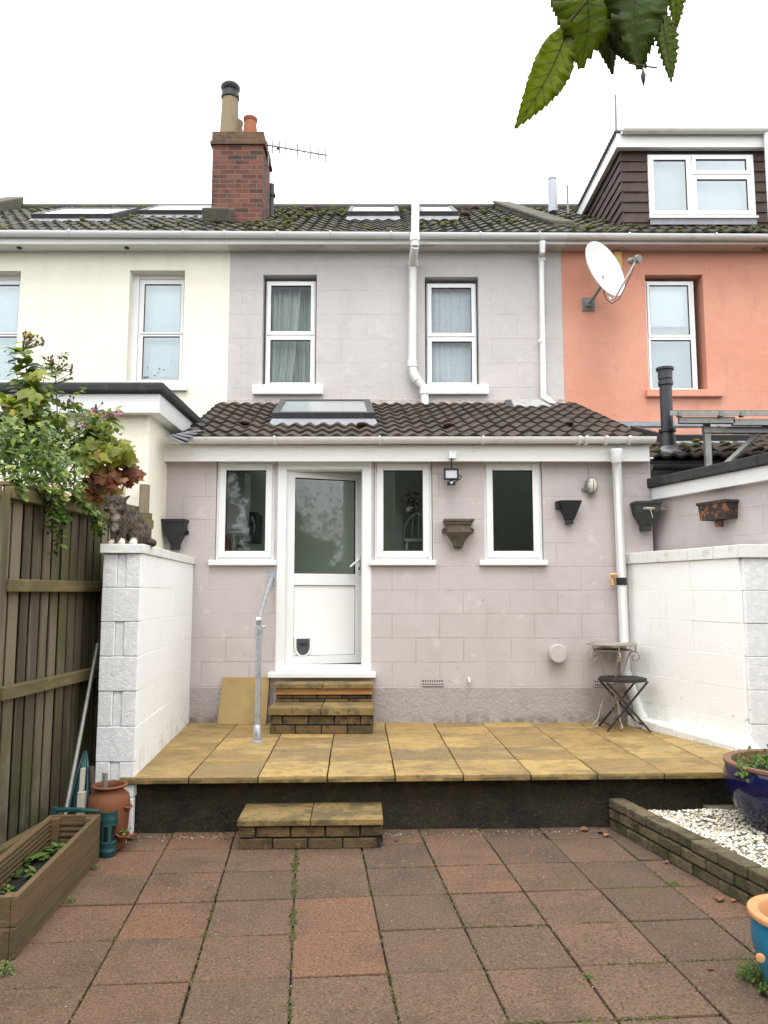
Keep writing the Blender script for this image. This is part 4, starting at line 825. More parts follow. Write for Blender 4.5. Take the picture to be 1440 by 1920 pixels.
for x0, x1, z0, z1 in wr:
    z1 = ZF
    w = window(lil, x0 + .004, x1 - .004, z0 + .01, z1, WY + .03, [(x0 + .03, x1 - .03, z0 + .035, z1 - .028)], .038, .062, m_glass)
    mb = MB(); mb.box(x0 - .05, x1 + .03, WY - .045, WY + .045, z0 - .042, z0 + .008); mb.build("sill", m_upvc, lil, bevel=.006)
x0, x1, z0, z1 = dr_
mb = MB(); frame(mb, x0, x1, z0, ZF, WY - .005, WY + .075, .085, wb=.05)
frame(mb, x0 + .083, x1 - .083, z0 + .048, ZF - .083, WY + .03, WY + .07, .012)
mb.build("door_frame", m_upvc, lil, bevel=.005)
mb = MB(); mb.box(P(505, 1263, WY).x, P(705, 1263, WY).x, WY - .1, WY + .05, z0 - .05, z0 - .001); mb.build("threshold", m_upvc, lil, bevel=.006)
# open door, hinged on the left, swung a little inwards
dxa, dxb, dza, dzb2 = x0 + .092, x1 - .09, z0 + .055, ZF - .092
ang = R(20); ax = V((math.cos(ang), math.sin(ang), 0)); nx = V((math.sin(ang), -math.cos(ang), 0)); dw = (dxb - dxa) / math.cos(ang) * 1.0
hinge = V((dxa, WY + .045, 0))
def dbox(mb, a, b, z0, z1, f=.0, d=.055, m=0):
    c = hinge + ax * ((a + b) / 2) + nx * (f - d / 2) + V((0, 0, (z0 + z1) / 2)); mb.obox(c, ax * (b - a) / 2, nx * d / 2, V((0, 0, (z1 - z0) / 2)), m)
zg0, zg1 = P(720, 1075, WY).z, P(720, 893, WY).z; zp0, zp1 = P(720, 1232, WY).z, P(720, 1097, WY).z
a0, a1 = .072, dw - .075
mb = MB(); dbox(mb, 0, a0, dza, dzb2); dbox(mb, a1, dw, dza, dzb2); dbox(mb, a0, a1, zg1, dzb2); dbox(mb, a0, a1, zp1, zg0); dbox(mb, a0, a1, dza, zp0)
for u, v, z_, zz in ((a0, a0 + .007, zg0, zg1), (a1 - .007, a1, zg0, zg1), (a0, a1, zg0, zg0 + .007), (a0, a1, zg1 - .007, zg1), (a0, a0 + .004, zp0, zp1), (a1 - .004, a1, zp0, zp1), (a0, a1, zp0, zp0 + .004), (a0, a1, zp1 - .004, zp1)): dbox(mb, u, v, z_, zz, -.012, .03, 1)
door = mb.build("door", [m_upvc, m_gasket], lil, bevel=.005)
mb = MB(); dbox(mb, a0 + .007, a1 - .007, zg0 + .007, zg1 - .007, -.024, .008); mb.build("pane", m_glass, door)
mb = MB(); dbox(mb, a0 + .004, a1 - .004, zp0 + .004, zp1 - .004, -.016, .03); mb.build("panel", m_door_panel, door)
hz = P(720, 1055, WY).z; mb = MB(); dbox(mb, dw - .055, dw - .03, hz - .10, hz + .10, .012, .012); c = hinge + ax * (dw - .043) + nx * .03 + V((0, 0, hz + .04)); mb.tube([c - nx * .02, c + nx * .02, c + nx * .03 - ax * .02, c + nx * .035 - ax * .11 - V((0, 0, .075))], .011, 8); dbox(mb, dw - .05, dw - .036, hz - .065, hz - .035, .015, .012, 1)
mb.build("handle", [m_upvc, m_black], door, bevel=.002)
cf = hinge + ax * (a0 + .095) + V((0, 0, P(720, 1213, WY).z)); up = V((0, 0, 1))
def dshape(w, hh, r): 
    p = [cf + ax * -w + up * hh, cf + ax * w + up * hh]
    for i in range(11): t = math.pi * i / 10; p.append(cf + ax * (w * math.cos(t)) + up * (-r * math.sin(t)))
    return p
mb = MB(); mb.prism([p + nx * -.016 for p in dshape(.085, .09, .105)], nx * .02); mb.prism([p + nx * .004 for p in dshape(.066, .072, .085)], nx * .004, 1); c = cf + nx * .01 + up * .02; mb.obox(c, ax * .038, nx * .004, up * .012, 2)
mb.build("cat_flap", [m_upvc, mat("smoked_flap", (.075, .078, .085), .2), m_black], door, bevel=.003)
# kitchen interior
mb = MB(); mb.box(EXL + .21, EXR - .21, MY - .03, MY - .008, PAT, 3.6); mb.box(EXL + .2, EXL + .215, WY + .3, MY - .03, PAT, 2.9); mb.box(EXR - .215, EXR - .2, WY + .3, MY - .03, PAT, 2.9); mb.box(EXL + .2, EXR - .2, WY + .3, MY - .03, .74, .78, 0); mb.box(.12, .2, 8.3, MY - .03, .78, 3.3); mb.build("interior_wall", [m_inner, m_inner_dk], lil)
# downpipe, drain, vents, tap
dy = WY - .07; mb = MB()
d0, d1, d2 = P(1155, 835, gy), P(1156, 862, dy), P(1177, 1262, dy)
d2.x = d1.x + (d2.x - d1.x) * .5
ft_ = V((P(1196, 1320, dy - .02).x, dy - .06, PAT + .12))
mb.tube([d0 + V((0, 0, -.03)), d0 + V((0, .01, -.09)), d1 + V((0, 0, -.05)), d2], .043, 14); mb.tube([d2 + V((0, 0, .02)), d2 + V((.02, -.02, -.07)), ft_, ft_ + V((.04, -.06, -.08))], .045, 14)
mb.lathe([(.043, -.03), (.052, -.02), (.052, .06), (.06, .08), (.06, .1)], d0 + V((0, 0, -.14)), 14)
smooth_by_angle(mb.build("downpipe", m_upvc, lil), 45)
q = P(1163, 1090, dy - .02); mb = MB(); mb.lathe([(.045, -.035), (.049, -.035), (.049, .035), (.045, .035)], (d1.x + (d2.x - d1.x) * .55, dy, q.z), 16); mb.build("strap", m_black, lil)
mb = MB(); q = P(1150, 1086, dy - .03); mb.tube([q + V((.02, .06, .0)), q, q + V((-.02, -.02, -.01)), q + V((-.02, -.03, -.06))], .016, 8); mb.tube([q + V((-.03, 0, .045)), q + V((.03, 0, .05))], .008, 6); mb.lathe([(.02, 0), (.02, .03)], q + V((0, 0, .01)), 8); smooth_by_angle(mb.build("tap", m_brass, lil))
mb = MB(); a = V((RWF.x - .10, WY - .14, 0)); b = V((RWN.x - .04, RWN.y - .12, 0))
k = 7
for i in range(k):
    p, q = a.lerp(b, i / k), a.lerp(b, (i + 1) / k - .004); mb.strip(q, p, PAT - .01, PAT + .085 - .05 * i / k + random.uniform(-.004, .004), -.13, 0)
mb.build("boxed_drain", m_coping, lil, bevel=.012)
mb = MB(); q = P(1045, 1225, WY - .05); mb.lathe([(.08, -.03), (.08, .06), (.088, .065), (.088, .10), (.078, .108), (.02, .11)], (q.x, WY, q.z), 20, (0, -1, 0)); smooth_by_angle(mb.build("vent_cap", m_lilac, lil), 35)
for x, y in ((811, 1279), (1133, 1280)):
    q = P(x, y, WY); mb = MB(); mb.box(q.x - .105, q.x + .105, WY - .014, WY - .0085, q.z - .036, q.z + .036)
    for i in range(9):
        for j in range(2): mb.box(q.x - .094 + i * .0222, q.x - .083 + i * .0222, WY - .0165, WY - .0145, q.z - .024 + j * .03, q.z - .011 + j * .03, 1)
    mb.build("air_brick", [m_lilac, m_black], lil)
mb = MB(); q = P(879, 1272, WY); mb.tube([(q.x, WY, q.z), (q.x, WY - .04, q.z), (q.x, WY - .05, q.z - .03)], .012, 8); mb.build("overflow_pipe", m_upvc_old, lil)
# ------------------------------------------------------------------ white block walls either side of the patio
def block_wall(parent, near, far, thick, z0, z1, rows, left, length_b=1.1, pillar_d=.24, seedrows=0):
    """side wall from near corner to far corner along the patio edge; the body lies on the `left` side"""
    d = V((far.x - near.x, far.y - near.y, 0)); ln = d.length; d.normalize(); a = V((near.x, near.y, 0))
    s = 1 if left else -1; h = (z1 - z0) / rows; mb = MB()
    for k in range(rows):
        x = .0 if k % 2 else -length_b / 2
        while x < ln:
            p, q = max(x, .0), min(x + length_b, ln); x += length_b
            if q - p < .02: continue
            j = random.uniform(-.002, .002); o0, o1 = (j, thick) if s > 0 else (-thick, j)
            mb.strip(a + d * (p + (.004 if p > 0 else 0)), a + d * q, z0 + k * h, z0 + (k + 1) * h, o0, o1)
    return mb, a, d, h, s
# left wall
lw = thing("garden_wall", "white painted block wall left of the patio, the one with the cat on its end", "wall", (LWN.x, LWN.y, 0))
ZW = P(265, 1038, LWN.y).z
zb = .16; rowsL = 8; hL = (P(222, 1098, LWN.y).z - P(222, 1227, LWN.y).z) / 2
z0L = ZW - hL * 7; xr0 = LWN.x - P(188, 1200, LWN.y).x
mb, a, d, h, s = block_wall(lw, LWN + (LWF - LWN).normalized() * .047, LWF, xr0, z0L, ZW, 7, True); mb.build("wall", m_white_blk, lw, bevel=.004)
xl = P(188, 1200, LWN.y).x; xr = LWN.x
mb = MB(); k = 0; z = ZW; row = 0
while z > .1:
    zb_ = max(z - hL, .0); yb = LWN.y - .005 + random.uniform(-.003, .003); x0, x1 = xl, xr - .003
    if row % 2 == 0:
        for p, q, yo in ((0, .375, 0), (.375, .61, .010), (.61, 1, 0)): mb.box(x0 + (x1 - x0) * p + .001, x0 + (x1 - x0) * q - .001, yb + yo, yb + .05, zb_ + .001, z - .001)
    else: mb.box(x0, x1, yb, yb + .05, zb_ + .001, z - .001)
    z -= hL; row += 1
mb.box(x0 + .02, x1 - .012, LWN.y + .02, LWN.y + .048, 0, ZW - .01)
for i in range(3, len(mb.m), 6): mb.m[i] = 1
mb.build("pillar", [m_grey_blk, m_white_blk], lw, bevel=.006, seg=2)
mb = MB(); zc0, zc1 = ZW + .002, P(230, 1020, LWN.y).z
ln = (LWF - LWN).length; n_ = V((-d.y, d.x, 0))
aa = V((LWN.x, LWN.y, 0)); nseg = 5
for i in range(nseg): mb.strip(aa + d * (-.02 + (ln + .02) * i / nseg), aa + d * (-.02 + (ln + .02) * (i + 1) / nseg - .003), zc0, zc1 + random.uniform(-.001, .001), -.018, .275)
mb.build("coping", m_coping, lw, bevel=.004)
# right wall
rw = thing("garden_wall", "white painted block wall right of the patio behind the blue pot", "wall", (RWN.x, RWN.y, 0))
ZWR = P(1385, 1046, RWN.y).z
hR = (P(1390, 1093, RWN.y).z - P(1400, 1280, RWN.y).z) / 3
mb, a, d, h, s = block_wall(rw, RWN + (RWF - RWN).normalized() * .047, RWF, .22, ZWR - hR * 7, ZWR, 7, False); mb.build("wall", m_white_blk, rw, bevel=.004)
mb = MB(); z = ZWR - .0; row = 0
while z > .1:
    zb_ = max(z - hR, 0); x = RWN.x + .003; first = True
    cuts = [.22, .07, .17, .46, .46] if row % 2 == 0 else [.46, .46, .46]
    yb = RWN.y + random.uniform(-.003, .003)
    for w_ in cuts: mb.box(x + .002, x + w_ - .002, yb + (.010 if w_ == .07 else 0), yb + .05, zb_ + .001, z - .001); x += w_
    z -= hR; row += 1
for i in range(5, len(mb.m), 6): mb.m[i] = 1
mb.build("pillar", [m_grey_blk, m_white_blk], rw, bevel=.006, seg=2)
mb = MB(); ln = (RWF - RWN).length; aa = V((RWN.x, RWN.y, 0)); za, zb_ = ZWR + .002, P(1385, 1021, RWN.y).z
for i in range(5): mb.strip(aa + d * (.0 + ln * i / 5), aa + d * (ln * (i + 1) / 5 - .004), za, zb_ + random.uniform(-.002, .002), -.23, .022)
mb.box(RWN.x - .03, RWN.x + 1.4, RWN.y - .022, RWN.y + .2, za, zb_ + .002); mb.build("coping", m_coping, rw, bevel=.005)

# ------------------------------------------------------------------ steps, slab, handrail
fy = PZ(502, 1377, PAT); fy2 = PZ(701, 1377, PAT); sx0, sx1, sy0 = fy.x, fy2.x, fy.y
st = thing("doorstep", "two brick steps with yellow slab treads below the white kitchen door", "steps", ((sx0 + sx1) / 2, sy0, PAT))
zt1 = P(600, 1327, sy0).z; zt1b = P(600, 1341, sy0).z
m2 = [m_stepbrick, m_mortar_shade]
mb = MB(); brick_wall(mb, (sx0 + .015, sy0 + .015), (sx1 - .012, sy0 + .015), PAT, 2, (zt1b - PAT) / 2, .225, .1); mb.strip((sx0 + .015, sy0 + .12), (sx1 - .012, sy0 + .12), PAT, zt1b - .01, 0, WY - sy0 - .13, 1); mb.build("riser", m2, st, bevel=.006)
ys2 = sy0 + .30; zt2 = P(600, 1282, ys2).z; zt2b = P(600, 1291, ys2).z; za = P(600, 1303, ys2).z
for i in range(2):
    w_ = (sx1 - sx0) / 2; mb = MB(); mb.box(sx0 + w_ * i + .002, sx0 + w_ * (i + 1) - .003, sy0 - .012, ys2 + .1, zt1b, zt1 + .001 * i, r=.3 + .2 * i); mb.build("tread", m_tread, st, bevel=.005)
X0, X1 = P(512, 1287, ys2).x, P(699, 1287, ys2).x
mb = MB(); brick_wall(mb, (X0 + .02, ys2 + .03), (X1 - .01, ys2 + .03), zt1 + .001, 2, (za - zt1) / 2 + .0, .225, .1, first=.3); mb.strip((X0 + .02, ys2 + .14), (X1 - .01, ys2 + .14), zt1, za, 0, WY - ys2 - .15, 1); mb.build("riser", m2, st, bevel=.006)
mb = MB(); mb.box(X0 + .022, X1 - .004, ys2 + .012, WY - .03, za + .001, zt2b - .001); mb.build("timber", m_timber, st, bevel=.003)
for i in range(2):
    w_ = (X1 - X0) / 2; mb = MB(); mb.box(X0 + w_ * i + .002, X0 + w_ * (i + 1) - .003, ys2 - .01, WY - .12, zt2b, zt2, r=.25 + .3 * i); mb.build("tread", m_tread, st, bevel=.005)
gx0, gx1 = PZ(443, 1595, 0), PZ(719, 1592, 0)
gs = thing("garden_step", "low brick step topped by two yellow slabs at the patio edge", "step", ((gx0.x + gx1.x) / 2, gx0.y, 0))
gz1, gz0 = P(580, 1539, gx0.y - .01).z, P(580, 1551, gx0.y - .01).z
mb = MB(); brick_wall(mb, (gx0.x + .01, gx0.y + .015), (gx1.x - .005, gx1.y + .015), 0, 2, gz0 / 2, .218, .1, first=.5); mb.strip((gx0.x + .01, gx0.y + .12), (gx1.x - .005, gx1.y + .12), -.02, gz0 - .005, 0, .33, 1); mb.build("riser", m2, gs, bevel=.006)
for i in range(2):
    w_ = (gx1.x - gx0.x) / 2; x = gx0.x + w_ * i; y = gx0.y + (gx1.y - gx0.y) * i / 2 - .005
    mb = MB(); mb.strip((x + .002, y), (x + w_ - .002, y + (gx1.y - gx0.y) / 2), gz0, gz1 + .001 * i, 0, FRL[1] + .045 * 1 + .085 - gx0.y + .015, r=.55 + .2 * i); mb.build("tread", m_tread, gs, bevel=.005)
q0, q1 = PZ(407, 1359, PAT), PZ(500, 1359, PAT); tz = P(455, 1269, WY - .02).z
sb = MB(); lean = V((0, (WY - .03) - q0.y, tz - PAT)); ax_ = V((q1.x - q0.x - .006, .0, 0)); 
nrm = V((0, -lean.z, lean.y)).normalized() * -.036
sb.hexa([q0, q0 + ax_, q0 + ax_ + nrm, q0 + nrm], [q0 + lean + V((.02, 0, 0)), q0 + ax_ + lean + V((.01, 0, 0)), q0 + ax_ + lean + nrm + V((.01, 0, 0)), q0 + lean + nrm + V((.02, 0, 0))], r=.6)
o = sb.build("paving_slab", mat("plain_buff_slab", (.30, .215, .085), .85, layers=[dict(col=(.37, .275, .12), scale=3, lo=.45, hi=.7, amt=.6), dict(col=(.20, .145, .06), scale=6, lo=.5, hi=.7, amt=.4)], bump=((70, .002), (14, .003))), bevel=.005)
tag(o, "loose square buff slab leaning upright against the lilac wall by the handrail", "slab")
hb = PZ(482, 1391, PAT); hr = thing("handrail", "galvanised steel tube handrail from the patio to beside the white door", "handrail", hb)
ht = P(484, 1168, hb.y); hw = P(509, 1083, WY - .03)
mb = MB(); mb.tube([hb + V((0, 0, .01)), (hb.x, hb.y, ht.z - .03)], .0235, 14); smooth_by_angle(mb.build("post", m_steel, hr))
mb = MB(); mb.lathe([(.058, 0), (.058, .01), (.034, .014), (.034, .13), (.03, .135)], hb, 18); mb.lathe([(.008, 0), (.008, .02)], hb + V((.0, -.03, .08)), 8, (0, -1, 0)); smooth_by_angle(mb.build("base_flange", m_steel, hr))
top = V((hb.x, hb.y, ht.z))
mb = MB(); mb.lathe([(.032, -.13), (.032, -.045), (.025, -.04)], top, 14); mb.tube([top + V((-.0, 0, -.05)), top + V((0, 0, -.0))], .017, 10); mb.lathe([(.034, -.02), (.034, .02)], top + V((0, 0, .02)), 14, (1, 0, 0)); mb.lathe([(.009, 0), (.009, .03)], top + V((.025, 0, -.03)), 8, (1, 0, 0)); smooth_by_angle(mb.build("swivel_joint", m_steel, hr))
mb = MB(); rr = V((hw.x, WY - .06, hw.z)); mb.tube([top + V((0, 0, .02)), rr], .022, 14); smooth_by_angle(mb.build("rail", m_steel, hr))
mb = MB(); mb.box(hw.x - .035, hw.x + .035, WY - .008, WY - .001, hw.z - .075, hw.z + .075); mb.lathe([(.03, 0), (.03, .06), (.026, .065)], (hw.x, WY - .006, hw.z), 12, (0, -1, 0)); smooth_by_angle(mb.build("wall_flange", m_steel, hr), 30)

# ------------------------------------------------------------------ things fixed to the walls
def hopper(name, label, x, z, w, d, h, mt, y=WY, sp=.34, ears=True, lip=.03, neck=.05, style=0):
    t = thing(name, label, "rainwater hopper", (x, y, z), "old rainwater hoppers hung as wall planters")
    mb = MB(); y0 = y - .004
    def ring(wf, df, zz, off=0): return [(x - w / 2 * wf, y0, zz), (x + w / 2 * wf, y0, zz), (x + w / 2 * wf, y0 - d * df, zz), (x - w / 2 * wf, y0 - d * df, zz)]
    rs = [(1, 1, z + h), (1, 1, z + h * (1 - lip * 3)), (.90, .93, z + h * (1 - lip * 3.2)), (.86, .9, z + h * .62), (sp + .06, .55, z + h * .22), (sp, .48, z + h * .2), (sp, .48, z)]
    if style == 1: rs = [(1, 1, z + h), (1, 1, z + h * .93), (.9, .92, z + h * .88), (.88, .9, z + h * .82), (.78, .82, z + h * .8), (.78, .82, z + h * .58), (.83, .86, z + h * .56), (.76, .8, z + h * .50), (.36, .5, z + h * .2), (.33, .46, z + h * .1), (.33, .46, z + .02), (.2, .3, z)]
    if style == 2: rs = [(1, 1, z + h), (.98, .97, z + h * .95), (.40, .55, z + h * .2), (.33, .5, z + h * .19), (.33, .5, z)]
    vs = []
    for r_ in rs: vs += ring(*r_)
    k = len(rs); fs = [(i * 4 + j, i * 4 + (j + 1) % 4, i * 4 + 4 + (j + 1) % 4, i * 4 + 4 + j) for i in range(k - 1) for j in range(4)]; fs += [tuple(range((k - 1) * 4, k * 4))]
    inn = ring(.88, .9, z + h - .001); inn2 = ring(.7, .75, z + h * .6); n0 = len(vs); vs += inn + inn2
    fs += [(j, (j + 1) % 4, n0 + (j + 1) % 4, n0 + j) for j in range(4)] + [(n0 + j, n0 + (j + 1) % 4, n0 + 4 + (j + 1) % 4, n0 + 4 + j) for j in range(4)] + [(n0 + 7, n0 + 6, n0 + 5, n0 + 4)]
    mb.mesh(vs, fs); mb.build("hopper_head", mt, t, bevel=.008)
    if ears:
        mb = MB()
        for s in (-1, 1):
            zz = z + h * (.62 if style == 1 else .58); xx = x + s * w * (.46 if style == 1 else .42)
            mb.lathe([(.014, -.008), (.026, -.008), (.026, .008), (.014, .008)], (xx, y - .02, zz), 12, (0, 1, 0)); mb.box(min(xx, xx - s * .03), max(xx, xx - s * .03), y - .03, y - .004, zz - .014, zz + .014)
        mb.build("lug", mt, t)
    return t
def hop_px(xa, xb, ya, yb, Y): q = P((xa + xb) / 2, yb, Y); return q.x, q.z, (P(xb, ya, Y) - P(xa, ya, Y)).x, P(720, ya, Y).z - q.z
x, z, w, h = hop_px(304, 349, 974, 1031, WY - .08); hopper("rainwater_hopper", "black plastic hopper above the far end of the left white wall", x, z, w, .15, h, m_blackpl)
x, z, w, h = hop_px(832, 888, 974, 1028, WY - .08); hopper("rainwater_hopper", "brown moulded iron hopper between the two right kitchen windows", x, z, w, .17, h, m_ornhop, style=1)
x, z, w, h = hop_px(1049, 1090, 939, 982, WY - .08); t = hopper("rainwater_hopper", "plain black tapered hopper below the oval wall lamp", x, z, w, .13, h, m_blackpl, ears=False, style=2)
mb = MB(); mb.box(x - w / 2 - .02, x - w / 2 + .02, WY - .07, WY - .002, z + h - .07, z + h); mb.build("bracket", m_blackpl, t)
x, z, w, h = hop_px(1189, 1238, 941, 995, WY - .10); t = hopper("rainwater_hopper", "dark green hopper in the corner right of the downpipe", x, z, w, .19, h, m_greenhop, ears=False)
mb = MB(); qa, qb = P(1208, 953, WY - .24), P(1250, 954, WY - .08); mb.tube([qa, qb], .012, 8); mb.tube([qa + V((.05, -.015, 0)), qa + V((.06, -.02, -.05)), qa + V((.07, -.02, -.09))], .004, 6); mb.build("tie_rod", m_stake, t)
# rusty trough on the wing wall
A = V((2.0, 0, 0)); q = P(1316, 960, 6.45)
tt = ((q.x - wa.x) * wdv.x + (q.y - wa.y) * wdv.y); nW = V((wdv.y, -wdv.x, 0)); nW = nW if nW.x < 0 else -nW
bp = V((wa.x, wa.y, 0)) + wdv * 1.05
ztp, zbt = P(1316, 941, bp.y).z, P(1316, 975, bp.y).z
t = thing("rainwater_hopper", "rusty rectangular iron hopper on the lilac side wall at the right", "rainwater hopper", (bp.x, bp.y, zbt), "old rainwater hoppers hung as wall planters")
mb = MB(); W2 = wdv * .17; D = nW * .15; c0 = bp + nW * .004
vs = []
for wf, df, zz in ((1, 1, ztp), (1, 1, ztp - .02), (.93, .93, ztp - .03), (.86, .86, zbt)): vs += [c0 - W2 * wf + V((0, 0, zz)), c0 + W2 * wf + V((0, 0, zz)), c0 + W2 * wf + D * df + V((0, 0, zz)), c0 - W2 * wf + D * df + V((0, 0, zz))]
fs = [(i * 4 + j, i * 4 + (j + 1) % 4, i * 4 + 4 + (j + 1) % 4, i * 4 + 4 + j) for i in range(3) for j in range(4)] + [(12, 13, 14, 15)]; mb.mesh(vs, fs); o = mb.build("hopper_head", m_rust, t); s = o.modifiers.new("solid", 'SOLIDIFY'); s.thickness = .008
mb = MB(); mb.lathe([(.034, -.06), (.034, 0)], c0 + D * .4 + V((0, 0, zbt)), 12); smooth_by_angle(mb.build("spout", m_rust, t))
# floodlight
q = P(846, 889, WY - .10)
t = thing("floodlight", "small black floodlight with motion sensor below the extension eaves", "floodlight", (q.x, WY, q.z))
mb = MB(); w, h = .072, .056; frame(mb, q.x - w, q.x + w, q.z - h, q.z + h, q.y - .02, q.y + .02, .017); mb.box(q.x - w + .01, q.x + w - .01, q.y + .005, q.y + .03, q.z - h + .01, q.z + h - .01); mb.box(q.x - .02, q.x + .02, q.y + .03, WY - .001, q.z - .03, q.z + .03); mb.build("housing", m_blackpl, t, bevel=.004)
mb = MB(); mb.box(q.x - w + .017, q.x + w - .017, q.y - .010, q.y + .004, q.z - h + .017, q.z + h - .017); mb.build("lens", m_lens, t)
mb = MB(); mb.box(q.x - .04, q.x + .04, q.y - .03, q.y + .02, q.z - h - .052, q.z - h - .014); mb.box(q.x - .012, q.x + .012, q.y - .01, q.y + .015, q.z - h - .016, q.z - h + .002); o = mb.build("sensor", m_blackpl, t, bevel=.008)
mb = MB(); mb.ball((q.x, q.y - .03, q.z - h - .033), .014, n=10, k=6); mb.build("sensor_dome", m_lens, o, smooth=True)
jb = P(848, 853, FY - .02); mb = MB(); mb.box(jb.x - .036, jb.x + .036, FY - .04, FY - .001, jb.z - .036, jb.z + .036); mb.build("junction_box", m_upvc, t, bevel=.004)
mb = MB(); mb.tube([(jb.x - .005, FY - .015, jb.z - .03), (q.x + .002, FY + .0, q.z + .09), (q.x, q.y + .03, q.z + h)], .006, 8); mb.tube([(q.x + w, q.y + .02, q.z - .005), (q.x + w + .03, q.y + .02, q.z - .02), (q.x + w + .015, q.y + .03, q.z - .045), (q.x + .03, q.y + .02, q.z - h - .02)], .005, 8); mb.build("cable", m_blackpl, t, smooth=True)
# bulkhead lamp
q = P(1110, 910, WY - .06); t = thing("bulkhead_lamp", "oval caged bulkhead lamp with its cable running up to the eaves", "wall lamp", (q.x, WY, q.z))
def oval(mb, cx, y, cz, prof, n=24):   # prof: (half width, half height, forward)
    vs = []
    for a, b, f in prof:
        for j in range(n):
            th = 2 * math.pi * j / n; vs.append((cx + a * math.cos(th), y - f, cz + b * math.sin(th)))
    k = len(prof); fs = [(i * n + j, i * n + (j + 1) % n, (i + 1) * n + (j + 1) % n, (i + 1) * n + j) for i in range(k - 1) for j in range(n)] + [tuple(range((k - 1) * n, k * n))]
    mb.mesh(vs, fs)
mb = MB(); oval(mb, q.x, WY, q.z, [(.058, .086, .002), (.06, .088, .035), (.058, .086, .05), (.046, .072, .055)]); mb.tube([(q.x, WY - .03, q.z - .08), (q.x - .005, WY - .03, q.z - .115)], .014, 8); mb.box(q.x - .085, q.x - .05, WY - .03, WY - .005, q.z - .045, q.z - .02); smooth_by_angle(mb.build("body", m_greyiron, t), 40)
mb = MB(); oval(mb, q.x, WY - .054, q.z, [(.045, .071, 0), (.043, .068, .03), (.03, .052, .052), (.012, .02, .06)]); o = mb.build("glass_cover", m_lensg, t, smooth=True)
mb = MB()
for dz in (-.035, 0, .035): mb.tube([(q.x + .047 * math.cos(a), WY - .056 - .052 * math.sin(a), q.z + dz) for a in [math.pi * i / 8 for i in range(9)]], .0035, 6)
mb.tube([(q.x, WY - .056 - .066 * math.sin(a), q.z + .075 * math.cos(a)) for a in [math.pi * i / 8 for i in range(9)]], .0035, 6); mb.build("cage", m_greyiron, t, smooth=True)
mb = MB(); mb.tube([(q.x, WY - .02, q.z + .085), (q.x - .008, WY - .008, q.z + .16), (q.x - .012, WY - .006, ZF)], .007, 8); mb.build("cable", m_lilac, t)
# satellite dish
dc = P(1133, 505, MY - .5); t = thing("satellite_dish", "large oval white satellite dish on a bracket on the coral house", "satellite dish", (dc.x, MY, dc.z))
yaw, tilt = R(36), R(14)
dn = V((math.sin(yaw) * math.cos(tilt), -math.cos(yaw) * math.cos(tilt), math.sin(tilt))).normalized(); dxv = dn.cross(V((0, 0, 1))).normalized(); dyv = dxv.cross(dn).normalized()
rollm = Matrix.Rotation(R(-4), 3, dn); dxv, dyv = rollm @ dxv, rollm @ dyv
mb = MB(); vs = []; n = 40; rings = 7
def dpt(rr, th, off): return dc + dxv * (.36 * rr * math.cos(th)) + dyv * (.40 * rr * math.sin(th)) + dn * (.075 * rr * rr - .05 + off)
for off in (0, -.012):
    for i in range(rings + 1):
        for j in range(n): vs.append(dpt(max(i / rings, .01), 2 * math.pi * j / n, off))
fs = []
B_ = (rings + 1) * n
for i in range(rings):
    for j in range(n):
        fs.append((i * n + j, i * n + (j + 1) % n, (i + 1) * n + (j + 1) % n, (i + 1) * n + j)); fs.append((B_ + i * n + j, B_ + (i + 1) * n + j, B_ + (i + 1) * n + (j + 1) % n, B_ + i * n + (j + 1) % n))
for j in range(n): fs += [(rings * n + j, rings * n + (j + 1) % n, B_ + rings * n + (j + 1) % n, B_ + rings * n + j)]
fs += [tuple(range(n)), tuple(range(B_, B_ + n))[::-1]]
mb.mesh(vs, fs); smooth_by_angle(mb.build("reflector", m_dish, t), 50)
bq = P(1103, 571, MY); mb = MB(); mb.box(bq.x - .085, bq.x + .085, MY - .02, MY - .001, bq.z - .09, bq.z + .09); mb.lathe([(.06, 0), (.05, .05), (.02, .055)], (bq.x + .0, MY - .02, bq.z), 14, (0, -1, 0))
elb = P(1108, 560, MY - .22); bk = dc - dn * .07 - dyv * .12
mb.tube([(bq.x, MY - .05, bq.z), (bq.x + .02, MY - .28, bq.z + .02), (bq.x + .08, MY - .36, bq.z + .12), bk - dn * .05], .02, 10); mb.box(bk.x - .04, bk.x + .03, bk.y - .02, bk.y + .05, bk.z - .05, bk.z + .05); mb.build("wall_bracket", m_greyiron, t, bevel=.003)
foot = dpt(1, -math.pi / 2, -.01); lnb = dc + dn * .44 - dyv * .16
mb = MB(); mb.tube([foot + dyv * .10 - dn * .05, foot - dn * .02 - dyv * .06, foot + dn * .04 - dyv * .075, lnb - dn * .03 - dyv * .06, lnb - dyv * .02], .013, 8); mb.build("arm", m_dish, t, smooth=True)
mb = MB(); ld = (dc - lnb).normalized(); mb.lathe([(.035, .02), (.042, .06), (.042, .075), (.03, .08)], lnb, 14, ld); mb.lathe([(.022, -.02), (.022, .03)], lnb, 12, ld); mb.lathe([(.05, -.07), (.055, -.03), (.035, -.015)], lnb, 8, ld); smooth_by_angle(mb.build("receiver", m_greyiron, t), 40)
mb = MB(); mb.tube([lnb - dyv * .03, lnb - dyv * .14 - dn * .08, foot + dn * .1 - dyv * .12, foot - dn * .02 - dyv * .12, bk - dyv * .28, bk - dyv * .02], .006, 6); mb.build("cable", m_brownstick, t, smooth=True)
q = P(1158, 487, MY); mb = MB(); mb.box(q.x - .06, q.x + .04, MY - .06, MY - .001, q.z - .14, q.z + .09); o = mb.build("alarm_box", m_yellow, bevel=.006); tag(o, "yellow alarm box half hidden behind the satellite dish", "alarm box")
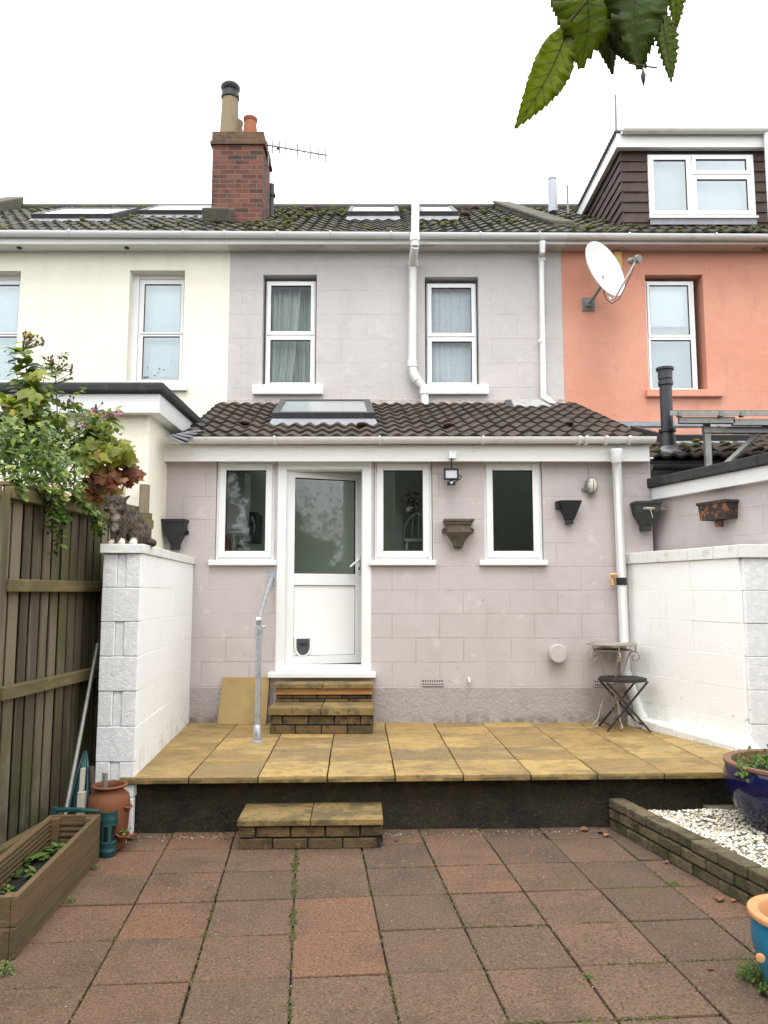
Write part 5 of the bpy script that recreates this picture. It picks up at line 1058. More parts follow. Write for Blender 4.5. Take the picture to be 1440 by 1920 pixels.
# aerial
b0, b1 = P(501, 272, CHY + .3), P(612, 291, CHY - .5); t = thing("tv_aerial", "thin television aerial on the right side of the brick chimney", "aerial", b0)
mb = MB(); m0 = P(503, 312, CHY + .3); mb.tube([m0 - V((.03, 0, .0)), m0, b0 + V((0, 0, .06))], .012, 8); mb.build("mast", m_alu, t)
mb = MB(); mb.tube([b0 - (b1 - b0) * .03, b1], .013, 8); mb.build("boom", m_greyiron, t)
mb = MB()
for f in (.1, .22, .32, .42, .53, .64, .75, .87, .99):
    c = b0.lerp(b1, f); mb = MB(); mb.tube([c + V((-.0, .0, -.10 if f > .15 else -.12)), c + V((0, 0, .10 if f > .15 else .12))], .011, 6); mb.build("element", m_greyiron, t)
mb = MB(); c = b0.lerp(b1, .2); mb.ball(c - V((0, .0, .02)), .03, n=8, k=5); mb.build("terminal_box", m_black, t)
# bird wires on the dormer
t = None
pa, pb = P(1155, 240, DY - .1), P(1154, 178, DY - .1); t = thing("wire_pole", "thin steel pole with stay wires above the corner of the dormer", "pole", pa)
mb = MB(); mb.tube([pa + V((0, 0, -.1)), pb], .016, 8); mb.build("pole", m_greyiron, t)
pc_, pd = P(1065, 402, 12.2), P(1064, 348, 12.2); mb = MB(); mb.tube([pc_ + V((0, 0, -.2)), pd], .018, 8); mb.build("pole", m_greyiron, t)
mb = MB(); mb.tube([pb, V((XR, DY - .1, pb.z - .02))], .0035, 5); mb.tube([pb, pd], .0035, 5); mb.tube([pd, P(1075, 352, 12.9)], .003, 5); mb.build("wire", m_steel, t)
# solar panels over the lean-to
sY = 6.9; s0, s1 = P(1256, 775, sY), P(1500, 781, sY)
t = thing("solar_panel", "solar panels seen edge on, raised on grey metal legs above the right hand roof", "solar panel", (s0.x, sY, s0.z - .4))
dvec = V((.36, .9, .22)); zv = V((0, 0, .022)); X_ = V((1, 0, 0)); mb = MB(); tot = 2.2
mb.obox(s0 + X_ * tot / 2 + dvec / 2, X_ * tot / 2, dvec / 2, zv); mb.build("panel_frame", m_alu, t, bevel=.003)
mb = MB(); mb.obox(s0 + X_ * tot / 2 + dvec / 2 + V((0, 0, .024)), X_ * (tot / 2 - .03), dvec / 2 * .96, V((0, 0, .003))); mb.build("panel_glass", m_solar, t)
for i, x in enumerate((.07, .42, .60, 1.15)): mb = MB(); mb.box(s0.x + x * 1.1, s0.x + x * 1.1 + .035, sY - .012, sY + .05, s0.z - .028, s0.z + .028); mb.build("clamp", m_greyiron, t)
mb = MB()
for k, (xa, xb, dz) in enumerate(((.10, .62, .055), (.60, 2.2, .075))): mb.box(s0.x + xa, s0.x + xb, sY + .03, sY + .08, s0.z - dz - .03, s0.z - dz + .03)
mb.box(s0.x + .36, s0.x + 2.2, sY + .11, sY + .17, s0.z - .16, s0.z - .10); mb.build("rail", m_alu, t, bevel=.003)
lp = P(1325, 800, sY + .14); mb = MB(); mb.box(lp.x - .028, lp.x + .028, sY + .12, sY + .165, lp.z - .75, lp.z + .06); mb.build("leg", m_alu, t)
mb = MB(); qa, qb = P(1440, 796, sY + .14), P(1388, 845, sY + .14); mb.tube([qa + (qa - qb) * .2, qb + (qb - qa) * .5], .028, 4); mb.build("leg", m_alu, t)

# ------------------------------------------------------------------ bistro table and stool
tb = PZ(1134, 1352, PAT); tx, ty = tb.x, WY - .24
t = thing("bistro_table", "round cream wrought iron table with scroll legs against the lilac wall", "table", (tx, ty, PAT))
zt_ = P(1134, 1207, ty).z; rt_ = .225
mb = MB(); mb.lathe([(rt_ - .006, -.008), (rt_ + .002, -.006), (rt_ + .002, .004), (rt_ - .012, .004), (rt_ - .012, -.006)], (tx, ty, zt_), 32); smooth_by_angle(mb.build("tabletop", m_iron, t), 40)
mb = MB()
for i in range(12):
    a = i * .5236; mb.tube([(tx + rt_ * math.cos(a + .5 * math.sin(k * 3.14)) * k, ty + rt_ * math.sin(a + .5 * math.sin(k * 3.14)) * k, zt_) for k in (.0, .2, .4, .6, .8, .97)], .004, 6)
mb.tube([(tx + .11 * math.cos(a * .2618), ty + .11 * math.sin(a * .2618), zt_) for a in range(25)], .005, 6)
mb.build("top_pattern", m_iron, t)
def spiral(c, ux, uz, r, turns, a0, n=20, dirn=1, grow=.15):
    return [V(c) + V(ux) * (r * (1 - (1 - grow) * i / n) * math.cos(a0 + dirn * turns * 2 * math.pi * i / n)) + V(uz) * (r * (1 - (1 - grow) * i / n) * math.sin(a0 + dirn * turns * 2 * math.pi * i / n)) for i in range(n + 1)]
for ang in (200, 340, 270):
    a = R(ang); u = V((math.cos(a), math.sin(a), 0)); zz = V((0, 0, 1)); c = V((tx, ty, 0)); H = zt_ - PAT
    mb = MB()
    up_ = [c + u * (rt_ - .02) + zz * (zt_ - .015), c + u * (rt_ - .02) + zz * (zt_ - .06)]
    mb.tube(up_, .006, 6)
    sp = spiral(c + u * (rt_ - .03) + zz * (zt_ - .115), u, zz, .055, 1.15, R(120), 20, -1)
    mb.tube([c + u * .04 + zz * (PAT + H * .42), c + u * .075 + zz * (PAT + H * .6), c + u * .12 + zz * (PAT + H * .78), c + u * .15 + zz * (zt_ - .085)] + sp, .006, 6)
    mb.tube([c + u * .02 + zz * (PAT + H * .18), c + u * .035 + zz * (PAT + H * .34), c + u * .04 + zz * (PAT + H * .42)], .006, 6)
    sp2 = spiral(c + u * (rt_ - .02) + zz * (PAT + .042), u, zz, .04, 1.1, R(-20), 18, -1)
    mb.tube([c + u * .03 + zz * (PAT + H * .30), c + u * .07 + zz * (PAT + H * .345), c + u * .12 + zz * (PAT + H * .32), c + u * .155 + zz * (PAT + H * .2), c + u * .175 + zz * (PAT + .08)] + sp2, .0065, 6)
    mb.tube(spiral(c + u * .07 + zz * (PAT + H * .38), u, zz, .035, 1.2, R(-90), 16, -1), .005, 6)
    mb.build("leg", m_iron, t, smooth=True)
mb = MB(); mb.lathe([(.165, -.004), (.172, -.004), (.172, .004), (.165, .004)], (tx, ty, zt_ - .055), 24); mb.build("hoop", m_iron, t)
sp_ = PZ(1166, 1366, PAT); cx, cy = P(1166, 1270, 6.95).x, 6.93; zt_ = P(1166, 1271, cy).z
t = thing("folding_stool", "dark round folding stool with crossed legs standing on the patio", "stool", (cx, cy, PAT))
mb = MB(); n = 10
for i in range(n):
    u0, u1 = -1 + 2 * i / n, -1 + 2 * (i + .86) / n; um = (u0 + u1) / 2; w = .20 * math.sqrt(max(.06, 1 - um * um))
    mb.box(cx - w, cx + w, cy + .2 * u0, cy + .2 * u1, zt_ - .012, zt_ + .004 + random.uniform(-.002, .002))
mb.lathe([(.19, -.022), (.21, -.022), (.21, -.004), (.19, -.004)], (cx, cy, zt_), 28); mb.build("seat", m_stool, t, bevel=.002)
for sy in (-.13, .13):
    for s in (-1, 1):
        mb = MB(); o = .012 if s > 0 else -.012
        mb.obox(((cx), cy + sy + o, (PAT + zt_) / 2 - .008), (.185 * s, 0, (zt_ - PAT) / 2 - .012), (0, .006, 0), (.011, 0, 0)); mb.build("leg", m_stool, t, bevel=.002)
for s, z_ in ((-1, .06), (1, .06)):
    mb = MB(); mb.tube([(cx + s * .155, cy - .13, PAT + .05), (cx + s * .155, cy + .13, PAT + .05)], .006, 6); mb.build("stretcher", m_stool, t)

# ------------------------------------------------------------------ fence on the left
fA = V((-2.20, 4.42, 0)); fB = V((-2.04, 6.45, 0)); fd = (fB - fA).normalized()
fA2 = fA
t = thing("wooden_fence", "weathered vertical board fence on the left with leaves hanging over its top", "fence", (fA.x, fA.y, 0))
ZFT = 2.25
def fence_panel(t, A, B, seedz=0):
    ln = (B - A).length; d = (B - A).normalized(); mb = MB(); x = 0
    while x < ln:
        w = random.uniform(.108, .128); e = min(x + w, ln); j = random.uniform(0, .004); p, q = A + d * x, A + d * (e - .031); n = V((d.y, -d.x, 0))
        zt = ZFT - .05 + random.uniform(-.012, .006); zb = .13
        f0, f1 = .010 + j, .014 + j
        mb.hexa([p + n * (f0 - .007) + V((0, 0, zb)), p + n * f0 + V((0, 0, zb)), q + n * f1 + V((0, 0, zb)), q + n * (f1 - .007) + V((0, 0, zb))], [p + n * (f0 - .007) + V((0, 0, zt)), p + n * f0 + V((0, 0, zt)), q + n * f1 + V((0, 0, zt)), q + n * (f1 - .007) + V((0, 0, zt))]); x += w
    mb.strip(A, B, .14, ZFT - .06, .030, .036, 1, 0); mb.build("boards", [m_fence, m_mortar_shade], t)  # dark sheet added behind the boards so the gaps look shaded
    for z0 in (.10, .99, 1.60, ZFT - .115):
        mb = MB(); n = .06; mb.strip(A, B, z0, z0 + .075, -.075, -.019); mb.build("rail", m_rail, t, bevel=.006)
    mb = MB(); mb.strip(A, B, ZFT - .036, ZFT - .012, -.05, .03); mb.build("capping", m_rail, t, bevel=.004)
    mb = MB(); mb.strip(A, B, 0, .12, -.02, .01); mb.build("gravel_board", m_planter, t, bevel=.004)
fence_panel(t, fA - fd * .09, fB)
fence_panel(t, fA - fd * 2.1, fA - fd * .20)
mb = MB(); p = fA - fd * .19; mb.strip(p, p + fd * .10, 0, P(4, 921, 4.25).z, -.06, .04); mb.build("post", m_fence, t, bevel=.006)
mb = MB(); mb.strip(fB, fB + fd * .1, 0, ZFT + .03, -.02, .08); mb.build("post", m_fence, t, bevel=.006)
fC = P(268, 1000, 6.62); fC.z = 0; t = thing("wooden_fence", "short dark slatted fence panel behind the cat against the cream wall", "fence", (fC.x, fC.y, 0))
mb = MB(); zq0 = P(275, 908, 6.6).z; pA, pB = P(262, 930, 6.6), P(277, 930, 6.6); mb.box(pA.x, pB.x, 6.58, 6.66, .3, zq0); mb.build("post", m_fence, t, bevel=.005)
mb = MB(); q0, q1 = V((pA.x - .34, 6.3, 0)), V((pA.x, 6.6, 0)); za_, zb2 = P(226, 929, 6.32).z, P(262, 950, 6.6).z
mb.hexa([q0 + V((0, 0, za_ - .06)), q1 + V((0, 0, zb2 - .06)), q1 + V((0, .05, zb2 - .06)), q0 + V((0, .05, za_ - .06))], [q0 + V((0, 0, za_)), q1 + V((0, 0, zb2)), q1 + V((0, .05, zb2)), q0 + V((0, .05, za_))]); mb.build("rail", m_rail, t, bevel=.004)
mb = MB()
for i in range(8):
    q = q0.lerp(q1, (i + .3) / 8) + V((0, .06, 0)); mb.box(q.x - .012, q.x + .012, q.y, q.y + .015, .4, za_ + (zb2 - za_) * i / 8 - .03)
mb.build("slat", m_fence, t)
o = MB(); q = P(229, 905, 6.2); o.box(q.x - .018, q.x + .018, 6.2, 6.24, 1.2, P(229, 886, 6.2).z); tag(o.build("garden_stake", mat("pale_stake", (.5, .42, .28), .8), bevel=.003), "pale square stake standing up among red leaves behind the cat", "stake")
# ------------------------------------------------------------------ leaves
def frame_from(d, up):
    d = V(d).normalized(); s = d.cross(V(up)); s = s.normalized() if s.length > 1e-4 else d.orthogonal().normalized(); return d, s, s.cross(d).normalized()
def leaf(mb, p, d, up, ln, w, fold=.25, droop=.25, m=0, r=None, detail=0):
    d, s, n = frame_from(d, up); p = V(p)
    if detail == 0: st = ((0, .0), (.30, .85), (.62, .9), (1, 0))
    else: st = ((0, 0), (.15, .55), (.35, .95), (.6, .92), (.82, .5), (1, 0))
    vs = []
    for t, k in st:
        c = p + d * ln * t - n * ln * droop * t * t
        if k == 0: vs.append(c)
        else: vs += [c - s * w * .5 * k + n * w * fold * k * .5, c, c + s * w * .5 * k + n * w * fold * k * .5]
    fs = [(0, 2, 1), (0, 3, 2)]; k = 1
    for i in range(len(st) - 3): fs += [(k, k + 1, k + 4, k + 3), (k + 1, k + 2, k + 5, k + 4)]; k += 3
    e = len(vs) - 1; fs += [(k, k + 1, e), (k + 1, k + 2, e)]
    mb.mesh(vs, fs, m, r)
def lobed(mb, p, d, up, size, m=0, r=None):   # a maple or vine shaped leaf
    d, s, n = frame_from(d, up); p = V(p); out = []
    for a, k in ((-160, .55), (-125, .85), (-98, .70), (-62, .98), (-34, .78), (0, 1.12), (34, .78), (62, .98), (98, .70), (125, .85), (160, .55)):
        a = R(a); k *= random.uniform(.9, 1.1); out.append(p + (d * math.cos(a) + s * math.sin(a)) * size * .5 * k - n * size * .16 * k * k + n * random.uniform(-.04, .04) * size)
    c = p + n * size * .03; vs = [c] + out; mb.mesh(vs, [(0, i + 1, i + 2) for i in range(len(out) - 1)], m, r)
def rv(a=1): return V((random.uniform(-a, a), random.uniform(-a, a), random.uniform(-a, a)))
def chord(a, b, bow, n=6):
    a, b, bow = V(a), V(b), V(bow); return [a.lerp(b, i / n) + bow * math.sin(math.pi * i / n) for i in range(n + 1)]

# ------------------------------------------------------------------ climbers over the fence
def fpt(t): return fA.lerp(fB, t)
# honeysuckle
base = V((-2.42, 4.9, 0)); hs = thing("honeysuckle", "dark green honeysuckle with a few cream flowers spilling over the board fence", "climber", base)
mb = MB(); sm = MB(); fl = MB()
def cluster(c, rad, n, size, flat=1.0, maxy=None):
    for _ in range(n):
        q = V(c) + V((random.gauss(0, rad), random.gauss(0, rad * .8), random.gauss(0, rad * flat)))
        leaf(mb, q, rv() + V((.4, -.5, -.25)), V((random.uniform(-.4, .6), -.5, 1)), random.uniform(size * .7, size * 1.25), random.uniform(size * .4, size * .62), .2, random.uniform(0, .5))
for i in range(95):
    x, y = random.uniform(-60, 150), random.uniform(800, 925)
    if y > 826 + x * .48 + 28 or (x > 80 and y < 850) or (x > 120 and y < 890): continue
    c = P(x, y, random.uniform(4.55, 5.4)); cluster(c, random.uniform(.05, .11), 42, random.choice((.045, .055, .07)))
for x0, y0, x1, y1, Y0, Y1 in ((20, 880, 205, 985, 4.5, 5.35), (60, 890, 110, 985, 4.5, 4.8), (110, 920, 106, 1030, 4.7, 4.85), (120, 930, 190, 995, 4.9, 5.3), (40, 870, 150, 925, 4.5, 5.0), (0, 870, 80, 940, 4.4, 4.7), (150, 950, 185, 1005, 5.0, 5.2), (70, 920, 125, 975, 4.6, 4.9), (10, 900, 40, 940, 4.4, 4.45), (90, 930, 95, 990, 4.7, 4.75)):
    a, b = P(x0, y0, Y0), P(x1, y1, Y1); pts = chord(a, b, (.05, -.05, .05), 14); sm.tube(pts, .004, 5)
    for q in pts[2:]:
        for s in (-1, 1, 0): leaf(mb, q + rv(.012), V((s * .8, -.5, random.uniform(-.6, .3))) + rv(.3), V((0, -.4, 1)), random.uniform(.045, .075), random.uniform(.025, .042), .2, .2)
for x, y, Y in ((82, 918, 4.62), (100, 917, 4.62), (117, 932, 4.72), (121, 935, 4.73)):
    c = P(x, y, Y)
    for _ in range(9): d_ = (rv() + V((.5, -.6, .2))).normalized(); fl.tube([c, c + d_ * .02, c + d_ * .035 + V((0, 0, .006))], [.002, .003, .006], 5)
    fl.build("flower_cluster", m_honeyfl, hs, smooth=True); fl = MB()
for i in range(10): y = random.uniform(4.6, 5.3); sm.tube(chord((-2.5, y, .0), (-2.5 + random.uniform(-.1, .1), y + random.uniform(-.2, .2), random.uniform(2.2, 2.6)), rv(.06), 8), [.012 - .001 * k for k in range(9)], 6)
mb.build("foliage", m_honey, hs, fix=False); sm.build("stem", m_stem, hs, smooth=True);
# climbing rose
base = V((-2.55, 5.2, 0)); rs = thing("climbing_rose", "tall rose with pink flower clusters and brown seed heads above the fence", "rose bush", base)
mb = MB(); sm = MB(); fl = MB(); sd = MB()
canes = [((40, 860), (42, 640), 5.0, 28), ((60, 860), (28, 690), 5.0, 22), ((95, 850), (100, 670), 5.3, 10), ((120, 850), (215, 772), 5.6, 18), ((130, 850), (175, 770), 5.5, 16), ((70, 850), (120, 750), 5.3, 14), ((150, 860), (210, 800), 5.6, 15), ((20, 850), (10, 760), 4.9, 14), ((100, 840), (140, 745), 5.3, 9), ((60, 800), (85, 700), 5.2, 12), ((20, 800), (60, 735), 5.0, 16), ((170, 850), (190, 790), 5.6, 10)]
for (x0, y0), (x1, y1), Y, nl in canes:
    a, b = P(x0, y0, Y), P(x1, y1, Y); a = a + V((0, .1, -.15)); pts = chord(a, b, rv(.05), 10); sm.tube(pts, [.006 - .0004 * k for k in range(11)], 6)
    for i in range(nl):
        t = random.uniform(.15, 1) ** .8; k = min(9, int(t * 10)); q = pts[k].lerp(pts[k + 1], t * 10 - k); dd = (rv() + V((0, -.3, .1))).normalized(); r_ = random.random() ** 1.3
        for j, off in enumerate((-1, 1, 0, -1, 1)):
            base_ = q + dd * (.03 + .028 * (j // 2)); side = dd.cross(V((0, 0, 1))).normalized() * off
            leaf(mb, base_, dd * (.5 if off else 1) + side * .9 + rv(.15), V((0, -.5, 1)) + rv(.3), random.uniform(.055, .095) * (1.15 if x0 < 70 else .85), random.uniform(.042, .066) * (1.15 if x0 < 70 else .8), .15, .3, r=r_)
for i in range(54):
    x, y = random.uniform(-20, 205), random.uniform(765, 850)
    if y < 778 + abs(x - 110) * .12: continue
    c = P(x, y, random.uniform(5.2, 5.8))
    for _ in range(28): leaf(mb, c + rv(.10) * random.random() ** .5, rv() + V((0, -.5, .0)), V((0, -.4, 1)) + rv(.4), random.uniform(.04, .065), random.uniform(.026, .042), .2, .25, r=min(.75, random.random()))
for x, y, Y in ((207, 775, 5.6), (222, 778, 5.6), (215, 784, 5.6), (200, 815, 5.6), (178, 770, 5.5), (192, 779, 5.5), (10, 765, 4.9), (60, 770, 5.2), (203, 808, 5.6), (165, 795, 5.5), (55, 782, 5.1)):
    for _ in range(4):
        c = P(x, y, Y) + rv(.022)
        for k in range(7): a_ = k * .9; leaf(fl, c, V((math.cos(a_), -.35, math.sin(a_))), V((0, -1, .3)), .024, .022, .3, -.2)
    fl.build("flower_cluster", m_petal, rs, fix=False); fl = MB()
for bx, by, tx_, ty_, Y, n in ((42, 660, 55, 632, 5.0, 16), (40, 655, 70, 640, 5.0, 10), (100, 700, 88, 675, 5.3, 9), (100, 700, 125, 690, 5.3, 10), (105, 700, 112, 680, 5.3, 8), (100, 720, 128, 708, 5.3, 6), (120, 770, 128, 752, 5.3, 6), (175, 790, 182, 765, 5.5, 6), (140, 770, 137, 752, 5.3, 5)):
    a = P(bx, by, Y)
    for _ in range(n):
        b = P(tx_ + random.uniform(-14, 14), ty_ + random.uniform(-10, 10), Y + random.uniform(-.06, .06)); sm.tube(chord(a, b, rv(.015), 4), .0022, 4); sd.ball(b, .0085, .0085, .011, 6, 4)
mb.build("foliage", m_rosel, rs, fix=False); sm.build("stem", m_gstem, rs, smooth=True); sd.build("seed_heads", m_deadbud, rs, smooth=True)
# vine with red and yellow leaves
base = V((-2.3, 6.0, 0)); vn = thing("grape_vine", "vine with yellow and wine red autumn leaves beside the cat", "vine", base)
mb = MB(); sm = MB()
for cx_, cy_, sx_, sy_, n, lo, hi, Y in ((205, 848, 30, 16, 60, .6, 1, 5.35), (165, 868, 22, 24, 34, .45, .9, 5.3), (195, 890, 30, 20, 40, .0, .5, 5.4), (240, 885, 18, 20, 34, .0, .35, 5.6), (172, 920, 20, 25, 36, .0, .5, 5.45), (200, 908, 22, 18, 26, .05, .5, 5.5), (225, 850, 20, 16, 30, .5, .95, 5.45), (55, 745, 14, 24, 16, .55, 1, 5.0), (60, 700, 10, 14, 6, .8, 1, 5.0), (235, 862, 18, 18, 24, .25, .8, 5.6), (25, 780, 14, 10, 9, .7, 1, 4.9)):
    for _ in range(n):
        q = P(random.gauss(cx_, sx_ * .6), random.gauss(cy_, sy_ * .6), Y + random.uniform(-.15, .15)); lobed(mb, q, rv() + V((.2, -.3, -.8)), rv(.5) + V((.2, -1, .5)), random.uniform(.075, .135), r=random.uniform(lo, hi))
for x0, y0, x1, y1 in ((180, 1000, 200, 860), (190, 960, 240, 880), (150, 960, 170, 850), (185, 960, 180, 920)): sm.tube(chord(P(x0, y0, 5.8) + V((0, .1, 0)), P(x1, y1, 5.8), rv(.06), 8), .006, 6)
mb.build("foliage", m_vine, vn, fix=False); sm.build("stem", m_stem, vn, smooth=True)

# ------------------------------------------------------------------ raised planter and the things in the corner
pn, pf = PZ(27, 1800, 0), PZ(186, 1611, 0)
pd = (pf - pn).normalized(); pn_ = V((-pd.y, pd.x, 0)); L_ = (pf - pn).length; zp = P(30, 1681, pn.y).z; wI = .30
t = thing("planter", "long low wooden planter trough with soil and seedlings beside the fence", "planter", pn)
mb = MB()
for a, b in ((0, zp * .5), (zp * .5 + .002, zp)):
    mb.strip(pn, pf, a, b, 0, .028); mb.strip(pn + pn_ * wI, pf + pn_ * wI, a, b, -.028, 0)
    for i in range(5): mb.strip(pn + pn_ * (wI - .028) + pd * .06, pf + pn_ * (wI - .028) - pd * .06, a + .012 + i * .026, a + .026 + i * .026, -.008, 0)
mb.build("side_board", m_planter, t, bevel=.004)
ends = [MB(), MB()]
for a, b in ((0, zp * .5), (zp * .5 + .002, zp)):
    for o in (.0, L_ - .028):
        p = pn + pd * o + pn_ * .029; ends[o > 0].strip(p, p + pd * .028, a, b, 0, wI - .058)
for i in range(6):
    p = pf - pd * .036 + pn_ * .06; ends[1].strip(p, p + pd * .008, .05 + i * .032, .066 + i * .032, 0, wI - .12)
for mb in ends: mb.build("end_board", m_planter, t, bevel=.003)
for o in (.03, L_ - .075):
    for s in (.029, wI - .075): p = pn + pd * o + pn_ * s; mb = MB(); mb.strip(p, p + pd * .045, .0, zp - .006, 0, .045); mb.build("corner_post", m_planter, t, bevel=.003)
mb = MB(); n = 14; vs = []
for i in range(n + 1):
    for j in range(5):
        q = pn + pd * (.03 + (L_ - .06) * i / n) + pn_ * (.03 + (wI - .06) * j / 4); vs.append((q.x, q.y, .115 + .02 * noise.noise(q * 9)))
mb.mesh(vs, [(i * 5 + j, (i + 1) * 5 + j, (i + 1) * 5 + j + 1, i * 5 + j + 1) for i in range(n) for j in range(4)]); mb.build("compost", m_compost, t, smooth=True, fix=False)
mb = MB(); mb.strip(pn + pn_ * (wI + .02), pf + pn_ * (wI + .02), .0, zp * .8, 0, .03); mb.build("liner_board", m_planter, t)
def seedling(name, label, q, n, size, mt, group, spread=.05):
    q = V(q); th = thing(name, label, "plant", q, group); mb = MB()
    for i in range(n):
        a = i * 2.4 + random.random() * .4; d_ = V((math.cos(a), math.sin(a), random.uniform(.4, 1.3))); b = q + V((random.gauss(0, spread), random.gauss(0, spread), 0))
        leaf(mb, b, d_, V((0, 0, 1)), size * random.uniform(.7, 1.2), size * .5, -.2, .55, detail=1)
    mb.build("leaves", mt, th, fix=False); mb = MB(); mb.tube([q - V((0, 0, .02)), q + V((0, 0, .02))], .005, 6); mb.build("stem", m_gstem, th)
grp = "seedlings in the wooden planter"
for x, y, n, s, lab in ((95, 1590, 7, .07, "upright green seedling nearest the far end of the wooden planter"), (113, 1587, 5, .06, "small lobed seedling against the planter's right hand board"), (55, 1615, 14, .085, "largest leafy seedling in the middle of the wooden planter"), (75, 1612, 8, .06, "pale green seedling right of the largest one in the planter"), (32, 1640, 10, .045, "small round leaved seedling in front of the largest one in the planter"), (57, 1638, 8, .05, "low seedling close under the front board of the planter"), (8, 1667, 12, .035, "tiny clover like seedling at the near end of the planter")):
    seedling("seedling", lab, PZ(x, y, .13), n, s, m_weed, grp, .03)
# strawberry pot
pb_ = PZ(203, 1588, 0); pb_ = V((P(205, 1500, 4.93).x, 4.93, 0)); t = thing("strawberry_pot", "terracotta strawberry pot with side pockets in the corner by the white wall", "pot", pb_)
ztop = P(205, 1470, 4.93).z; rB = .128
mb = MB(); Hh = ztop
mb.lathe([(.085, 0), (.105, .02), (rB * .96, Hh * .45), (rB, Hh * .68), (rB * .93, Hh * .83), (.084, Hh * .91), (.084, Hh * .94), (.104, Hh * .965), (.110, Hh * .985), (.104, Hh), (.090, Hh), (.078, Hh * .93), (.12, Hh * .7), (.1, Hh * .66)], pb_, 32); smooth_by_angle(mb.build("body", m_terracotta, t), 50)
mb = MB(); mb.lathe([(.10, -.004), (.10, 0)], pb_ + V((0, 0, Hh * .8)), 20); mb.build("compost", m_compost, t)
def pocket(a, z, s=.05):
    d_ = V((math.cos(a), math.sin(a), 0)); c = pb_ + d_ * (rB * .93) + V((0, 0, z)); mb = MB()
    ax_ = (d_ * .45 + V((0, 0, 1))).normalized(); mb.lathe([(.012, -s * 1.6), (s * .55, -s), (s * .9, -s * .15), (s * 1.0, 0), (s * .84, .002), (s * .7, -s * .3), (.01, -s * .5)], c, 18, ax_); return smooth_by_angle(mb.build("pocket", m_terracotta, t), 50)
pocket(R(-75), Hh * .60); pocket(R(-12), Hh * .70, .042); pocket(R(-28), Hh * .30); pocket(R(190), Hh * .45)
q = P(238, 1535, 4.85); seedling("seedling", "tiny plant growing from the lower pocket of the strawberry pot", pb_ + V((math.cos(R(-28)), math.sin(R(-28)), 0)) * (rB * .97) + V((0, 0, Hh * .31)), 9, .035, m_weed, None, .015)
mb = MB(); a, b = P(194, 1480, 4.9), P(197, 1449, 4.88); mb.tube([pb_ + V((-.03, 0, Hh * .8)), b], .0165, 10); mb.lathe([(.0165, 0), (.013, .006)], b, 10); tag(smooth_by_angle(mb.build("garden_tool", mat("grey_rubber_handle", (.32, .28, .25), .6))), "grey round tool handle sticking up out of the terracotta pot", "garden tool")
# teal bird feeder
fb_ = PZ(201, 1604, 0); t = thing("bird_feeder", "teal plastic tube feeder standing on the slabs by the planter's corner", "bird feeder", fb_)
zF_ = P(203, 1520, fb_.y).z; r_ = .052; h = zF_
mb = MB(); mb.lathe([(r_ * .9, 0), (r_, .012), (r_, h * .10), (r_ * 1.04, h * .11), (r_ * 1.04, h * .14), (r_, h * .15), (r_, h * .26), (r_ * 1.05, h * .28), (r_ * 1.03, h * .33), (r_ * .9, h * .345)], fb_, 24); smooth_by_angle(mb.build("base_cup", m_teal, t), 40)
mb = MB(); mb.lathe([(r_ * .86, h * .3), (r_ * .86, h * .72)], fb_, 24); smooth_by_angle(mb.build("tube", m_darktube, t), 40)
for a in (R(-120), R(-60), R(60)):
    mb = MB(); c = fb_ + V((math.cos(a), math.sin(a), 0)) * r_ * .93; mb.obox(c + V((0, 0, h * .52)), V((-math.sin(a), math.cos(a), 0)) * .010, V((math.cos(a), math.sin(a), 0)) * .004, V((0, 0, h * .2))); mb.build("strut", m_teal, t)
mb = MB(); mb.lathe([(r_ * .92, h * .68), (r_ * 1.04, h * .69), (r_ * 1.0, h * .78), (r_ * 1.06, h * .81), (r_ * 1.0, h * .85), (r_ * 1.0, h * .97), (r_ * 1.03, h), (r_ * .92, h), (r_ * .9, h * .8), (.01, h * .79)], fb_, 24); smooth_by_angle(mb.build("top_ring", m_teal, t), 40)
# leaning tools
def rod(name, label, cat, a, b, r0, mt, r1=None, n=10):
    mb = MB(); mb.tube([a, b], [r0, r1 or r0], n); return tag(smooth_by_angle(mb.build(name, mt)), label, cat)
rod("metal_pole", "long pale grey pole leaning into the gap behind the white wall", "pole", V((-1.93, 4.72, .0)) + V((-.02, 0, .05)), P(183, 1207, 5.4), .0135, m_alu)
mb = MB(); a, b = V((-1.93, 4.86, .02)), P(160, 1408, 5.1); ax_ = (b - a); c = a + ax_ * .5
for i in range(5): o = V((.012 * (i - 2), .006 * math.sin(i * 2), 0)); mb.tube([a + o * 1.6, c + o * 2.0, a + ax_ * .8 + o * 1.3, b + o * .3], [.010, .014, .010, .005], 8)
tag(mb.build("folded_parasol", m_teal, smooth=True), "folded dark teal garden parasol leaning in the fence corner", "parasol")
mb = MB(); a, b = V((P(148, 1522, pf.y + .12).x, pf.y + .12, .02)), P(156, 1440, pf.y + .2); d_ = (b - a).normalized(); mb.obox((a + b) / 2, V((.013, 0, 0)), V((0, .012, 0)), (b - a) / 2); tag(mb.build("wooden_stake", m_stake, bevel=.002), "long thin bleached stake leaning behind the planter", "stake")
mb = MB(); a, b = V((P(151, 1530, pf.y + .08).x, pf.y + .08, .02)), P(154, 1484, pf.y + .09); mb.obox((a + b) / 2, V((.022, 0, 0)), V((0, .018, 0)), (b - a) / 2); tag(mb.build("wooden_stake", m_stake, bevel=.003), "short thick stub of grey timber standing behind the planter", "stake")
rod("stick", "dark brown stick leaning behind the terracotta pot", "stick", V((P(181, 1480, 5.02).x, 5.02, .1)), P(171, 1437, 5.04), .018, m_brownstick)
